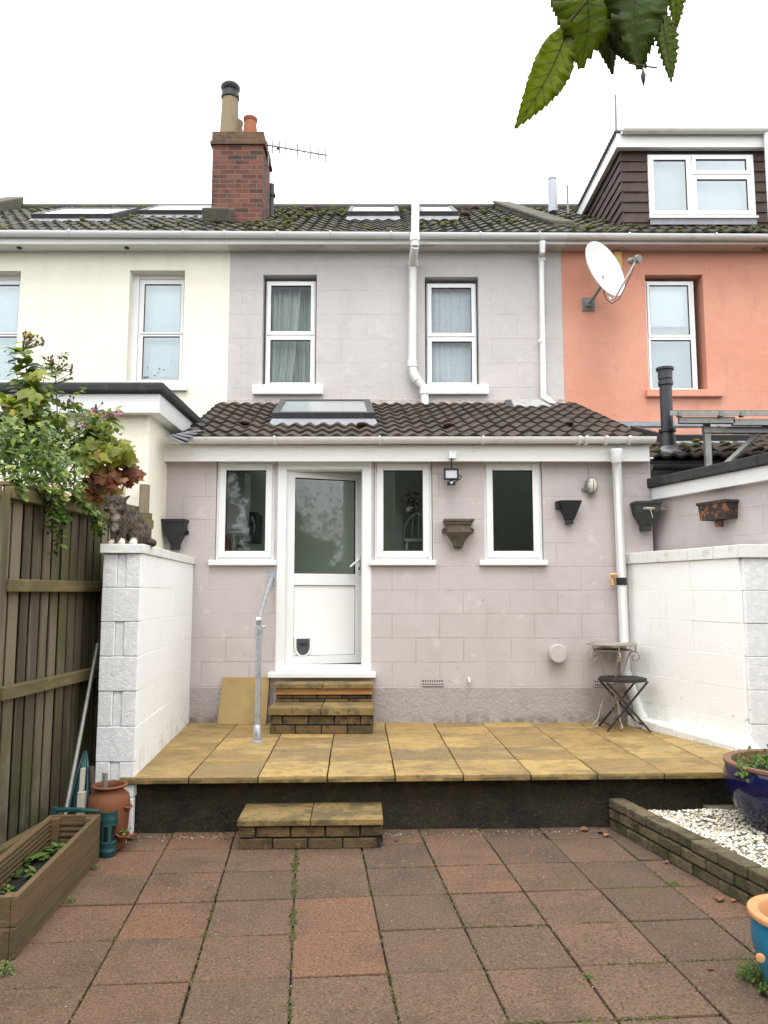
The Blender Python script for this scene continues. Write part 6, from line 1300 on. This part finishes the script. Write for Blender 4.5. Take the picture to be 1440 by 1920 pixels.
mb = MB(); a, b = P(101, 1519, pf.y + .01), P(186, 1521, pf.y - .01); mb.tube([a, a.lerp(b, .25) + V((0, 0, .004)), b], [.012, .016, .013], 8); mb.box(a.x - .01, a.x + .02, a.y - .02, a.y + .02, a.z - .03, a.z + .02); mb.box(a.lerp(b, .3).x, a.lerp(b, .62).x, a.y - .03, a.y + .0, a.z - .004, a.z + .018); tag(mb.build("plastic_bar", m_teal, bevel=.004), "teal plastic bar resting across the far end of the planter", "bar")
mb = MB(); c = PZ(220, 1583, 0)
for i in range(5): a = V((c.x - .03 + .014 * i, c.y + .02, .12)); mb.tube([a, V((c.x - .02 + .02 * i, c.y - .035 + .005 * i, .008))], .006, 6)
tag(mb.build("cane_bundle", m_stake, smooth=True), "small bundle of grey canes at the foot of the teal feeder", "canes")

# ------------------------------------------------------------------ gravel bed and blue pots on the right
wn_, wf_ = PZ(1409, 1705, 0), V((PZ(1143, 1553, 0).x, 5.36, 0)); bd = (wn_ - wf_).normalized(); wn2 = wf_ + bd * 2.7
t = thing("brick_wall", "low mossy brick edging wall of the gravel bed", "wall", wf_)
zb1 = P(1141, 1494, wf_.y).z; mb = MB(); n_ = V((-bd.y, bd.x, 0)); brick_wall(mb, wf_, wn2, 0, 3, zb1 / 3, .225, .105, first=.45, jit=.005); mb.build("wall", [m_bedbrick, m_mortar_shade], t, bevel=.007)
zg = zb1 - .055
def wally(y): k = (wf_.y - y) / (wf_.y - wn2.y); return wf_.x + (wn2.x - wf_.x) * k + .10
mb = MB(); mb.hexa([(wally(5.26), 5.26, 0), (wally(2.6), 2.6, 0), (6, 2.6, 0), (6, 5.26, 0)], [(wally(5.26), 5.26, zg - .012), (wally(2.6), 2.6, zg - .012), (6, 2.6, zg - .012), (6, 5.26, zg - .012)])
mb.box(2.2, 6, 5.26, 5.9, 0, zg - .012)
tag(mb.build("gravel_base", m_gravbed), "pale grit under the loose gravel", "gravel", "structure")
gb = MB(); OC = [(1, 0, 0), (-1, 0, 0), (0, 1, 0), (0, -1, 0), (0, 0, 1), (0, 0, -1)]; OF = [(0, 2, 4), (2, 1, 4), (1, 3, 4), (3, 0, 4), (2, 0, 5), (1, 2, 5), (3, 1, 5), (0, 3, 5)]
k = 0
while k < 8500:
    y = random.uniform(3.3, 5.25); x = wally(y) + random.random() ** 1.15 * (1.75 if y > 4 else 1.1)
    s = random.uniform(.006, .013) * (1.15 if y > 4.5 else 1); rot = Matrix.Rotation(random.random() * 6.3, 3, 'Z') @ Matrix.Rotation(random.uniform(-.6, .6), 3, 'X')
    z = zg - .008 + random.uniform(0, .012) + .012 * noise.noise(V((x * 4, y * 4, 0))); vs = []
    for o in OC: vs.append(V((x, y, z)) + rot @ V((o[0] * s * random.uniform(.8, 1.5), o[1] * s * random.uniform(.7, 1.2), o[2] * s * random.uniform(.5, .9))))
    dark = noise.noise(V((x * 7, y * 7, 3))) > .42
    gb.mesh(vs, OF, 0, random.uniform(0, .15) if dark else random.uniform(.1, 1)); k += 1
tag(gb.build("gravel", m_gravel, fix=False, smooth=False), "pale cream gravel filling the bed behind the brick edging", "gravel", "stuff")
# big cobalt pot
pc = V((P(1492, 1500, 4.85).x, 4.85, zg - .01)); zr = P(1492, 1428, 4.85).z; Hh = zr - pc.z; rR = pc.x - P(1369, 1425, 4.85).x
t = thing("plant_pot", "large dark blue glazed pot with brown rim standing on the gravel", "plant pot", pc)
mb = MB(); mb.lathe([(rR * .62, 0), (rR * .70, .02), (rR * .88, Hh * .28), (rR * 1.01, Hh * .58), (rR * 1.035, Hh * .76), (rR * 1.0, Hh * .90), (rR * .985, Hh * .93)], pc, 56, cap=False); smooth_by_angle(mb.build("body", m_blueglaze, t), 50)
mb = MB(); mb.lathe([(rR * .985, Hh * .93), (rR * 1.02, Hh * .95), (rR * 1.02, Hh * .99), (rR * .99, Hh), (rR * .90, Hh * .985), (rR * .87, Hh * .7), (rR * .8, Hh * .6)], pc, 56, cap=False); smooth_by_angle(mb.build("rim", m_blueinner, t), 50)
mb = MB(); mb.lathe([(rR * .89, Hh * .8), (rR * .88, Hh * .82)], pc, 40); mb.build("compost", m_compost, t)
p2 = thing("pot_plant", "bright green small leaved plant filling the dark blue pot", "plant", pc + V((0, 0, Hh * .82))); mb = MB()
for i in range(900):
    a, rr = random.random() * 6.283, math.sqrt(random.random()) * rR * .84; q = pc + V((rr * math.cos(a), rr * math.sin(a), Hh * .82 + random.uniform(0, .10) * (1 + .5 * noise.noise(V((rr * 8 * math.cos(a), rr * 8 * math.sin(a), 0))))))
    leaf(mb, q, rv() + V((0, -.2, .5)), V((0, 0, 1)) + rv(.3), random.uniform(.018, .036), random.uniform(.012, .024), .2, .3)
for i in range(26): q = pc + V((-rR * random.uniform(.93, 1.0), -.12 + random.uniform(-.05, .05), Hh + random.uniform(-.06, .02))); leaf(mb, q, rv() + V((-.3, -.5, -.4)), V((-.5, -.5, 1)), .03, .02)
mb.build("leaves", m_weed, p2, fix=False)
# turquoise pot
tp = V((P(1508, 1760, 3.18).x, 3.18, 0)); zr = P(1500, 1712, 3.18).z; rR = tp.x - P(1409, 1705, 3.18).x; Hh = zr
t = thing("plant_pot", "turquoise glazed pot with wide peach clay rim at the right edge", "plant pot", tp)
mb = MB(); mb.lathe([(rR * .58, 0), (rR * .66, .012), (rR * .86, Hh * .38), (rR * .95, Hh * .66), (rR * .93, Hh * .86), (rR * .90, Hh * .91)], tp, 48, cap=False); smooth_by_angle(mb.build("body", m_turq, t), 50)
mb = MB(); mb.lathe([(rR * .90, Hh * .91), (rR * .99, Hh * .94), (rR * 1.0, Hh * .98), (rR * .98, Hh), (rR * .80, Hh * .995), (rR * .77, Hh * .97), (rR * .75, Hh * .7)], tp, 48, cap=False); smooth_by_angle(mb.build("rim", m_turqrim, t), 50)
mb = MB(); mb.lathe([(rR * .78, Hh * .76), (rR * .77, Hh * .78)], tp, 32); mb.build("compost", m_compost, t)
c = P(1427, 1798, tp.y - rR * .80); mb = MB(); mb.lathe([(.017, -.004), (.015, .004), (.008, .006)], c + V((0, .005, 0)), 14, V((-.45, -.9, .1))); mb.build("dot_emblem", m_turqrim, t)
def weed_clump(label, c, rad, n, size, h):
    c = V(c); th = thing("weed", label, "weed", c, "weeds growing between the slabs"); mb = MB(); sm = MB()
    for i in range(n):
        a, rr = random.random() * 6.283, math.sqrt(random.random()) * rad; q = c + V((rr * math.cos(a), rr * math.sin(a), random.uniform(.005, h) * (1 - .5 * rr / rad))); leaf(mb, q, rv() + V((0, -.1, .4)), V((0, 0, 1)) + rv(.3), random.uniform(.7, 1.3) * size, random.uniform(.5, .8) * size, .2, .3)
        if i % 6 == 0: sm.tube([c + V((rr * math.cos(a), rr * math.sin(a), 0)) * .5 + (V((0, 0, 0))) - c * 0, q], .0012, 4)
    mb.build("leaves", m_weed, th, fix=False)
weed_clump("bushy green weed under the front of the turquoise pot", PZ(1418, 1838, 0), .075, 320, .016, .085)
weed_clump("green weed cut by the right edge below the turquoise pot", PZ(1448, 1868, 0), .05, 120, .02, .06)
weed_clump("small weed at the foot of the planter's long side", PZ(130, 1692, 0), .03, 40, .012, .02)
weed_clump("weed at the near corner of the planter on the left edge", PZ(6, 1826, 0), .05, 90, .014, .05)
weed_clump("little weed by the planter's far end near the teal feeder", PZ(178, 1629, 0), .025, 40, .012, .03)
weed_clump("weed in a paving joint beside the brick edging wall", PZ(1262, 1657, 0), .04, 60, .010, .018)
weed_clump("bright weed in the slab joint near the bottom right", PZ(1105, 1835, 0), .02, 26, .012, .02)
# moss along the joints
mb = MB()
def mossline(a, b, n, w, hgt, s=(.003, .008)):
    for _ in range(n):
        t_ = random.random(); q = V(a).lerp(V(b), t_)
        if noise.noise(q * 5 + V((3, 1, 0))) < -.1: continue
        mb.ball(q + V((random.gauss(0, w), random.gauss(0, w), -.006 + random.random() * hgt)), random.uniform(*s), None, random.uniform(.003, .007), 5, 3, jit=.3)
gp = lambda c, r: po + pi_ * c - pj * r
for c, n in ((3, 520), (4, 230), (2, 180), (8, 260), (6, 120), (5, 120), (7, 70), (1, 100)): mossline(gp(c, 0), gp(c, 5.5), n, .005, .007)
for r in range(0, 6): mossline(gp(0, r), gp(9, r), 70, .004, .003)
for r, c0, c1 in ((3, 5.2, 6.8), (4, 6, 8), (2, 7, 8.2), (5, 5, 6.5)): mossline(gp(c0, r), gp(c1, r), 160, .006, .006)
mossline(gp(3, .4), gp(3, 3.2), 420, .008, .010, (.004, .009))
mossline(V((-1.6, 5.21, 0)), V((1.5, 5.33, 0)), 700, .03, .01)
tag(mb.build("moss", m_moss, smooth=True, fix=False), "green moss growing along the joints of the red slabs", "moss", "stuff")
# debris: leaf litter and little stones along the foot of the patio wall
mb = MB()
for _ in range(900):
    x = random.uniform(-1.75, 1.5); y = 5.19 + (x + 1.6) * .041 - abs(random.gauss(0, .05)); s = random.uniform(.002, .007); mb.ball((x, y, s * .5), s, s * .8, s * .6, 5, 3, jit=.3)
for _ in range(350): q = V((random.uniform(-1.6, 2.0), random.uniform(3.0, 5.0), 0)); s = random.uniform(.0015, .0045); mb.ball(q + V((0, 0, s * .5)), s, s, s * .6, 5, 3, jit=.3)
tag(mb.build("grit", mat("grit", (.2, .17, .12), .95, rcols=[(.04, .03, .02), (.14, .11, .08), (.45, .42, .36)]), fix=False), "scattered crumbs of soil and gravel on the red slabs", "grit", "stuff")
def fallen(label, x, y, size, r, curl=.4):
    q = PZ(x, y + 5, .0) + V((0, 0, .006 + .10 * size)); mb = MB(); a = random.random() * 6.28; leaf(mb, q, V((math.cos(a), .4 * math.sin(a), .05)), V((rv(.2).x, -.25, 1)), size * 1.15, size * .8, curl, .12, r=r, detail=1); o = mb.build("fallen_leaf", m_deadleaf, fix=False); s = o.modifiers.new("solid", 'SOLIDIFY'); s.thickness = .0008
    tag(o, label, "leaf", group="dead leaves fallen on the slabs")
for args in (("big curled tan leaf on the slabs right of the terracotta pot", 250, 1562, .085, .9), ("red brown leaf curled against the foot of the terracotta pot", 236, 1569, .06, .2), ("dark red leaf nearest the brick edging at the patio foot", 1120, 1556, .07, .15), ("brown leaf in the pile left of the brick edging wall", 1104, 1553, .06, .4), ("pale dry leaf in front of the leaf pile by the edging wall", 1135, 1566, .05, 1.0), ("large brown leaf lying alone beside the brick edging", 1350, 1680, .06, .45), ("small brown leaf a little right of the lone leaf by the edging", 1372, 1688, .035, .7), ("dark dead leaf on the slab left of the turquoise pot", 1340, 1815, .03, .1), ("broken purple leaf right of the garden step", 745, 1572, .035, .05), ("tiny dead leaf under the middle of the brick edging", 1245, 1612, .03, .3)): fallen(*args)

# ------------------------------------------------------------------ the cat
cpos = V((P(240, 1020, LWN.y + .13).x, LWN.y + .13, zc1))
cat = thing("cat", "brown tabby cat with white paws sitting on the end of the white wall", "cat", cpos)
K = LWN.y / 1420 * 1.03
def cpt_(x, y, dy): return V(((x - 240) * K, dy, (1020 - y) * K)) + cpos
mb = MB()
def blob(x, y, dy, rx, ry, rz, rot=None): mb.ball(cpt_(x, y, dy), rx, ry, rz, 16, 10, rot=rot)
def limb(pts, rad): mb.tube([cpt_(*p) for p in pts], rad, 12)
blob(220, 943, -.055, .073, .062, .060)                      # skull
blob(218, 953, -.105, .038, .03, .027)                        # muzzle
blob(209, 953, -.08, .034, .034, .032); blob(230, 954, -.075, .038, .036, .034)   # cheeks
blob(219, 960, -.105, .018, .018, .014)                       # chin
limb([(226, 950, -.02), (228, 966, -.01), (230, 985, .0)], [.055, .066, .07])
blob(222, 972, -.045, .052, .05, .07)                        # ruff
blob(229, 980, -.02, .066, .075, .085)                       # chest
blob(240, 982, .03, .068, .09, .088); blob(248, 994, .06, .074, .10, .085)  # ribs, belly
limb([(231, 955, .0), (241, 967, .05), (252, 985, .09), (260, 1003, .11)], [.05, .064, .066, .06])   # back line
blob(256, 1003, .07, .066, .09, .064)                        # haunch
blob(253, 1004, .02, .052, .075, .058)                       # thigh
limb([(217, 986, -.04), (218, 1002, -.055), (217, 1015, -.06)], [.034, .024, .019]); blob(216, 1017, -.082, .022, .034, .014)
limb([(234, 984, -.05), (236, 1002, -.07), (236, 1014, -.075)], [.036, .026, .021]); blob(237, 1017, -.098, .023, .036, .015)
limb([(252, 1010, .0), (253, 1016, -.04)], [.03, .022]); blob(255, 1016, -.06, .027, .044, .017)
limb([(262, 1008, .11), (273, 1012, .10), (281, 1015, .07), (287, 1016, .02)], [.036, .030, .028, .018])
for s in (-1, 1):   # ears, laid out sideways
    ex = 220 + s * 15; mb.tube([cpt_(ex, 935, -.045), cpt_(ex + s * 6, 930, -.035), cpt_(ex + s * 9, 927.5, -.028)], [.024, .015, .004], 10, ell=.6)
o = mb.build("body", mat("tabby_fur", (.055, .040, .030), .95, layers=[
    dict(kind='wave', col=(.010, .008, .007), scale=16, dist=5, ds=2.2, dir='DIAGONAL', lo=.30, hi=.7, amt=.75), dict(col=(.15, .11, .08), scale=55, lo=.48, hi=.66, amt=.65, st=(1.3, 1, .35)), dict(col=(.13, .07, .045), scale=9, lo=.5, hi=.7, amt=.4),
    dict(kind='ball', c=tuple(cpt_(221, 966, -.10)), r0=.025, r1=.055, col=(.40, .35, .29), amt=.9), dict(kind='ball', c=tuple(cpt_(222, 988, -.09)), r0=.018, r1=.04, col=(.42, .36, .31), amt=.9), dict(kind='ball', c=tuple(cpt_(219, 958, -.13)), r0=.014, r1=.03, col=(.36, .29, .22), amt=.8),
    dict(kind='ball', c=tuple(cpt_(216, 1018, -.085)), r0=.024, r1=.038, col=(.52, .46, .36)), dict(kind='ball', c=tuple(cpt_(237, 1018, -.10)), r0=.026, r1=.042, col=(.66, .60, .50)), dict(kind='ball', c=tuple(cpt_(255, 1017, -.065)), r0=.032, r1=.048, col=(.70, .64, .55))],
    bump=((170, .004, (1, 1, .4)), (60, .004))), cat, smooth=True)
rm = o.modifiers.new("remesh", 'REMESH'); rm.mode = 'VOXEL'; rm.voxel_size = .0055; rm.use_smooth_shade = True
smm = o.modifiers.new("smooth", 'SMOOTH'); smm.iterations = 5; smm.factor = .5
for sx in (211, 227):
    mb = MB(); mb.ball(cpt_(sx, 943.5, -.108), .0095, .008, .0095, 12, 8); e = mb.build("eye", mat("cat_eye", (.10, .095, .03), .15), cat, smooth=True)
    mb = MB(); mb.ball(cpt_(sx, 943.5, -.1145), .004, .003, .008, 8, 6); mb.build("pupil", m_black, e, smooth=True)
mb = MB(); mb.ball(cpt_(219, 950, -.129), .009, .007, .007, 10, 6); mb.build("nose", mat("cat_nose", (.20, .08, .06), .5), cat, smooth=True)
mb = MB()
for s in (-1, 1):
    for k in range(2): mb.tube([cpt_(219 + s * 4, 954 + k, -.12), cpt_(219 + s * (20 + k), 951 + 4 * k, -.13)], [.0006, .0003], 4)
mb.build("whiskers", mat("whisker", (.7, .7, .68), .5), cat)

# ------------------------------------------------------------------ kitchen things seen through the glass
def kbox(mb, xa, xb, ya, yb, Y, d, m=0): a = P(xa, ya, Y); b = P(xb, yb, Y); mb.box(a.x, b.x, Y, Y + d, b.z, a.z, m)
t = thing("wall_cupboard", "white kitchen wall cupboard behind the left kitchen window", "cupboard", P(430, 1000, 8.0)); mb = MB(); kbox(mb, 395, 458, 885, 1000, 8.0, .34); mb.build("carcass", m_cabinet, t, bevel=.004); mb = MB(); kbox(mb, 398, 447, 892, 994, 7.98, .018); kbox(mb, 449, 457, 892, 994, 7.98, .018); mb.build("door", m_cabinet, t, bevel=.004)
t = thing("oven", "dark oven with a chrome handle behind the left kitchen window", "oven", P(468, 990, 8.3)); mb = MB(); kbox(mb, 459, 480, 960, 1016, 8.3, .4); mb.build("case", m_blackpl, t, bevel=.004); mb = MB(); a, b = P(472, 968, 8.26), P(474, 1006, 8.26); mb.tube(chord(a, b, (.03, -.03, 0), 6), .008, 6); mb.build("handle", m_steel, t, smooth=True)
q = P(427, 1036, 7.62); t = thing("pepper_mill", "brown wooden pepper mill on the sill inside the left kitchen window", "pepper mill", q); mb = MB(); mb.lathe([(.03, 0), (.032, .03), (.022, .07), (.026, .11), (.02, .13), (.024, .15), (.012, .17), (.012, .18)], q, 16); smooth_by_angle(mb.build("body", m_wood_int, t))
q = P(438, 1037, 7.7); t = thing("bottle", "small clear bottle beside the pepper mill", "bottle", q); mb = MB(); mb.lathe([(.026, 0), (.026, .1), (.011, .13), (.011, .16)], q, 14); smooth_by_angle(mb.build("body", m_lensg, t)); mb = MB(); mb.lathe([(.012, .16), (.012, .18)], q, 12); mb.build("cap", m_stake, t)
q = P(449, 1038, 7.62); t = thing("jar", "small jar with a green lid inside the left kitchen window", "jar", q); mb = MB(); mb.lathe([(.03, 0), (.032, .06)], q, 14); mb.build("body", m_lensg, t); mb = MB(); mb.lathe([(.034, .06), (.034, .085)], q, 14); mb.build("lid", m_weed, t)
mb = MB(); a = P(410, 1040, 7.6); mb.box(P(400, 1040, 7.6).x, P(500, 1040, 7.6).x, 7.57, 8.15, a.z - .05, a.z - .003); tag(mb.build("worktop", m_inner_dk), "dark kitchen worktop inside the left kitchen window", "worktop")
q = P(786, 1036, 7.75); t = thing("chair", "pale green painted chair behind the window right of the door", "chair", V((q.x, 7.75, .78))); mg = mat("green_chair_paint", (.32, .40, .32), .6)
mb = MB(); zz = P(786, 1012, 7.75).z; mb.box(q.x - .16, q.x + .22, 7.6, 8.0, zz - .03, zz); mb.build("seat", mg, t, bevel=.01)
mb = MB(); mb.tube(chord((q.x - .14, 7.98, zz), (q.x - .02, 7.98, zz + .30), (-.05, 0, .03), 8), .012, 8); mb.tube(chord((q.x - .02, 7.98, zz + .30), (q.x + .2, 7.98, zz), (.05, 0, .05), 8), .012, 8)
for k in range(3): mb.tube([(q.x - .08 + .08 * k, 7.98, zz), (q.x - .04 + .05 * k, 7.98, zz + .3)], .008, 6)
mb.build("backrest", mg, t, smooth=True)
for sx in (-.13, .19):
    for sy in (7.63, 7.97): mb = MB(); mb.tube([(q.x + sx, sy, .78), (q.x + sx, sy, zz - .03)], .014, 8); mb.build("leg", mg, t, smooth=True)
q = P(775, 985, 8.1); t = thing("dried_flowers", "bunch of dried red flowers behind the window right of the door", "flowers", q); mb = MB(); sm = MB()
for _ in range(60):
    e = q + V((random.gauss(0, .05), random.gauss(0, .04), random.uniform(.10, .34))); leaf(mb, e, rv(), rv(), .035, .025)
    if _ % 4 == 0: sm.tube([q, e], .003, 4)
mb.build("petals", m_deadleaf, t, fix=False); sm.build("stem", m_gstem, t)

# ------------------------------------------------------------------ twig of leaves hanging into the top of the view
LY = .78
t = thing("leafy_twig", "twig of large toothed green leaves hanging in at the top right", "twig", P(1150, -60, LY))
mb = MB(); mb.tube([P(1050, -90, LY), P(1120, -60, LY), P(1180, -50, LY), P(1260, -90, LY + .02)], [.003, .0028, .0026, .002], 8)
for x, y in ((1085, -40), (1120, -30), (1160, -30), (1205, -30), (1250, -40), (1070, 40)): mb.tube([P(1150, -62, LY), P(x, y, LY)], .0012, 6)
mb.tube([P(1178, 118, LY), P(1206, 124, LY), P(1232, 127, LY)], .0009, 6)
mb.build("stem", m_stem, t, smooth=True)
def bigleaf(x0, y0, x1, y1, wpx, yaw, Y, r, droop=.1, fold=.25, teeth=17, bend=0):
    a, b = P(x0, y0, Y), P(x1, y1, Y + .02); d = b - a; ln = d.length; d.normalize(); view = V((0, -1, 0)); s = d.cross(view).normalized(); n = s.cross(d).normalized()
    rot = Matrix.Rotation(yaw, 3, d); s, n = rot @ s, rot @ n; w = wpx / F * Y; N = teeth * 2; left, right, mid = [], [], []
    for i in range(N + 1):
        t_ = i / N; prof = (math.sin(math.pi * t_ ** .72)) ** .8 * (1 - .25 * t_ ** 3) if 0 < t_ < 1 else 0
        c = a + d * ln * t_ - n * ln * droop * (t_ - .3) ** 2 + s * bend * ln * math.sin(math.pi * t_); mid.append(c)
        k = prof * w * .5 * (1.0 if i % 2 else .95) + (0 if 0 < t_ < 1 else .0002); sk = d * (-.06 * w if i % 2 else .02 * w) * (1 if 0 < t_ < 1 else 0)
        rip = n * (.004 * math.sin(i * 2.1) * prof)
        left.append((c - s * k * .5 + n * fold * k * .5, c - s * k + n * fold * k * .75 - sk + rip)); right.append((c + s * k * .5 + n * fold * k * .5, c + s * k + n * fold * k * .75 - sk - rip))
    vs, fs = [], []
    for i in range(N + 1): vs += [left[i][1], left[i][0], mid[i], right[i][0], right[i][1]]
    for i in range(N):
        for j in range(4): fs.append((i * 5 + j, i * 5 + j + 1, (i + 1) * 5 + j + 1, (i + 1) * 5 + j))
    mb = MB(); mb.mesh(vs, fs, 0, r)
    lf = mb.build("leaf", m_cherry, t, smooth=True, fix=False); so = lf.modifiers.new("solid", 'SOLIDIFY'); so.thickness = .0006; so.offset = 0
    mv = MB(); mv.tube([m_ + n * -.0002 for m_ in mid[::3]], [.0011 - .0008 * i / (len(mid[::3])) for i in range(len(mid[::3]))], 6)
    for i in range(3, N - 4, 4):
        for sd_ in (left, right): mv.tube([mid[i], sd_[min(N, i + 3)][0], sd_[min(N, i + 5)][1].lerp(sd_[min(N, i + 5)][0], .2)], [.0005, .0004, .0002], 5)
    mv.build("vein", m_cherryv, lf, smooth=True)
bigleaf(1072, -75, 1089, 118, 150, R(12), LY, .8, .25, bend=-.12)
bigleaf(1066, 52, 969, 237, 84, R(-15), LY + .015, .98, .12, bend=-.04)
bigleaf(1125, -40, 1146, 136, 66, R(32), LY + .03, .2, .15, .5)
bigleaf(1140, 40, 1214, 126, 66, R(20), LY + .035, .3, .1, .4)
bigleaf(1190, -90, 1208, 120, 150, R(-8), LY - .01, .5, .2, bend=.05)
bigleaf(1238, 20, 1262, 152, 54, R(-10), LY + .02, .72, .1, .25)
bigleaf(1262, -60, 1272, 56, 44, R(-5), LY + .01, .85, .2)
bigleaf(1110, -90, 1128, 60, 90, R(0), LY + .045, .8, .1)
mb = MB(); q = P(1206, 142, LY); mb.lathe([(.0006, .011), (.001, .006), (.003, .0), (.0022, -.005), (.0005, -.012)], q, 10); mb.tube([q + V((0, 0, .010)), P(1208, 120, LY)], .0006, 5); mb.build("bud", mat("dark_bud", (.03, .035, .035), .6), t, smooth=True)
mb = MB(); mb.tube([P(1262, 150, LY), P(1262, 165, LY), P(1255, 182, LY)], .0004, 5); mb.build("thread", m_stem, t)

# ------------------------------------------------------------------ the trees and hedge behind the photographer, seen in the window glass
mb = MB()
for i in range(17):
    x = -15 + i * 1.9 + random.uniform(-.6, .6); y = -9.5 + random.uniform(-1.5, 1.5); H = random.uniform(8.2, 9.6) if x < 5.0 else random.uniform(4.4, 5.6)
    mb.tube([(x, y, 0), (x + .1, y, H * .5), (x + random.uniform(-.4, .4), y, H * .75)], [.16, .11, .04], 7, 1)
    for k in range(7): a = random.random() * 6.3; mb.ball((x + .6 * math.cos(a), y + .6 * math.sin(a), H * (.12 + (.092 if H > 6 else .108) * k)), random.uniform(.6, .95) if H > 6 else random.uniform(.9, 1.5) * (1.25 - .12 * k), None, random.uniform(.085, .11) * H, 14, 9, 0, jit=.22)
    for _ in range(2300 if H > 6 else 3200):
        q = V((x, y, H * .55)) + V((random.gauss(0, 1.0), random.gauss(0, .9), random.gauss(.06 * H, H * .26)))
        if q.z < .2 or q.z > H * 1.12 or noise.noise(q * 1.3) < -.25: continue
        lz = random.uniform(.09, .17) * (1 if H > 6 else .8); leaf(mb, q, rv(), rv(), lz, lz * .7, .1, .1)
for _ in range(40): mb.ball((random.uniform(-13, 15), -5.6 + random.gauss(0, .25), random.uniform(.4, 1.3)), random.uniform(.5, .8), None, None, 10, 7, 0, jit=.2)
for _ in range(5000): q = V((random.uniform(-13, 15), -5.2 + random.gauss(0, .3), random.uniform(.0, 1.9))); leaf(mb, q, rv(), rv(), random.uniform(.06, .11), random.uniform(.04, .08), .1, .1)
tag(mb.build("trees", [m_tree, m_bark], fix=False), "dark mass of garden trees and hedge mirrored in the kitchen windows", "trees", "stuff")
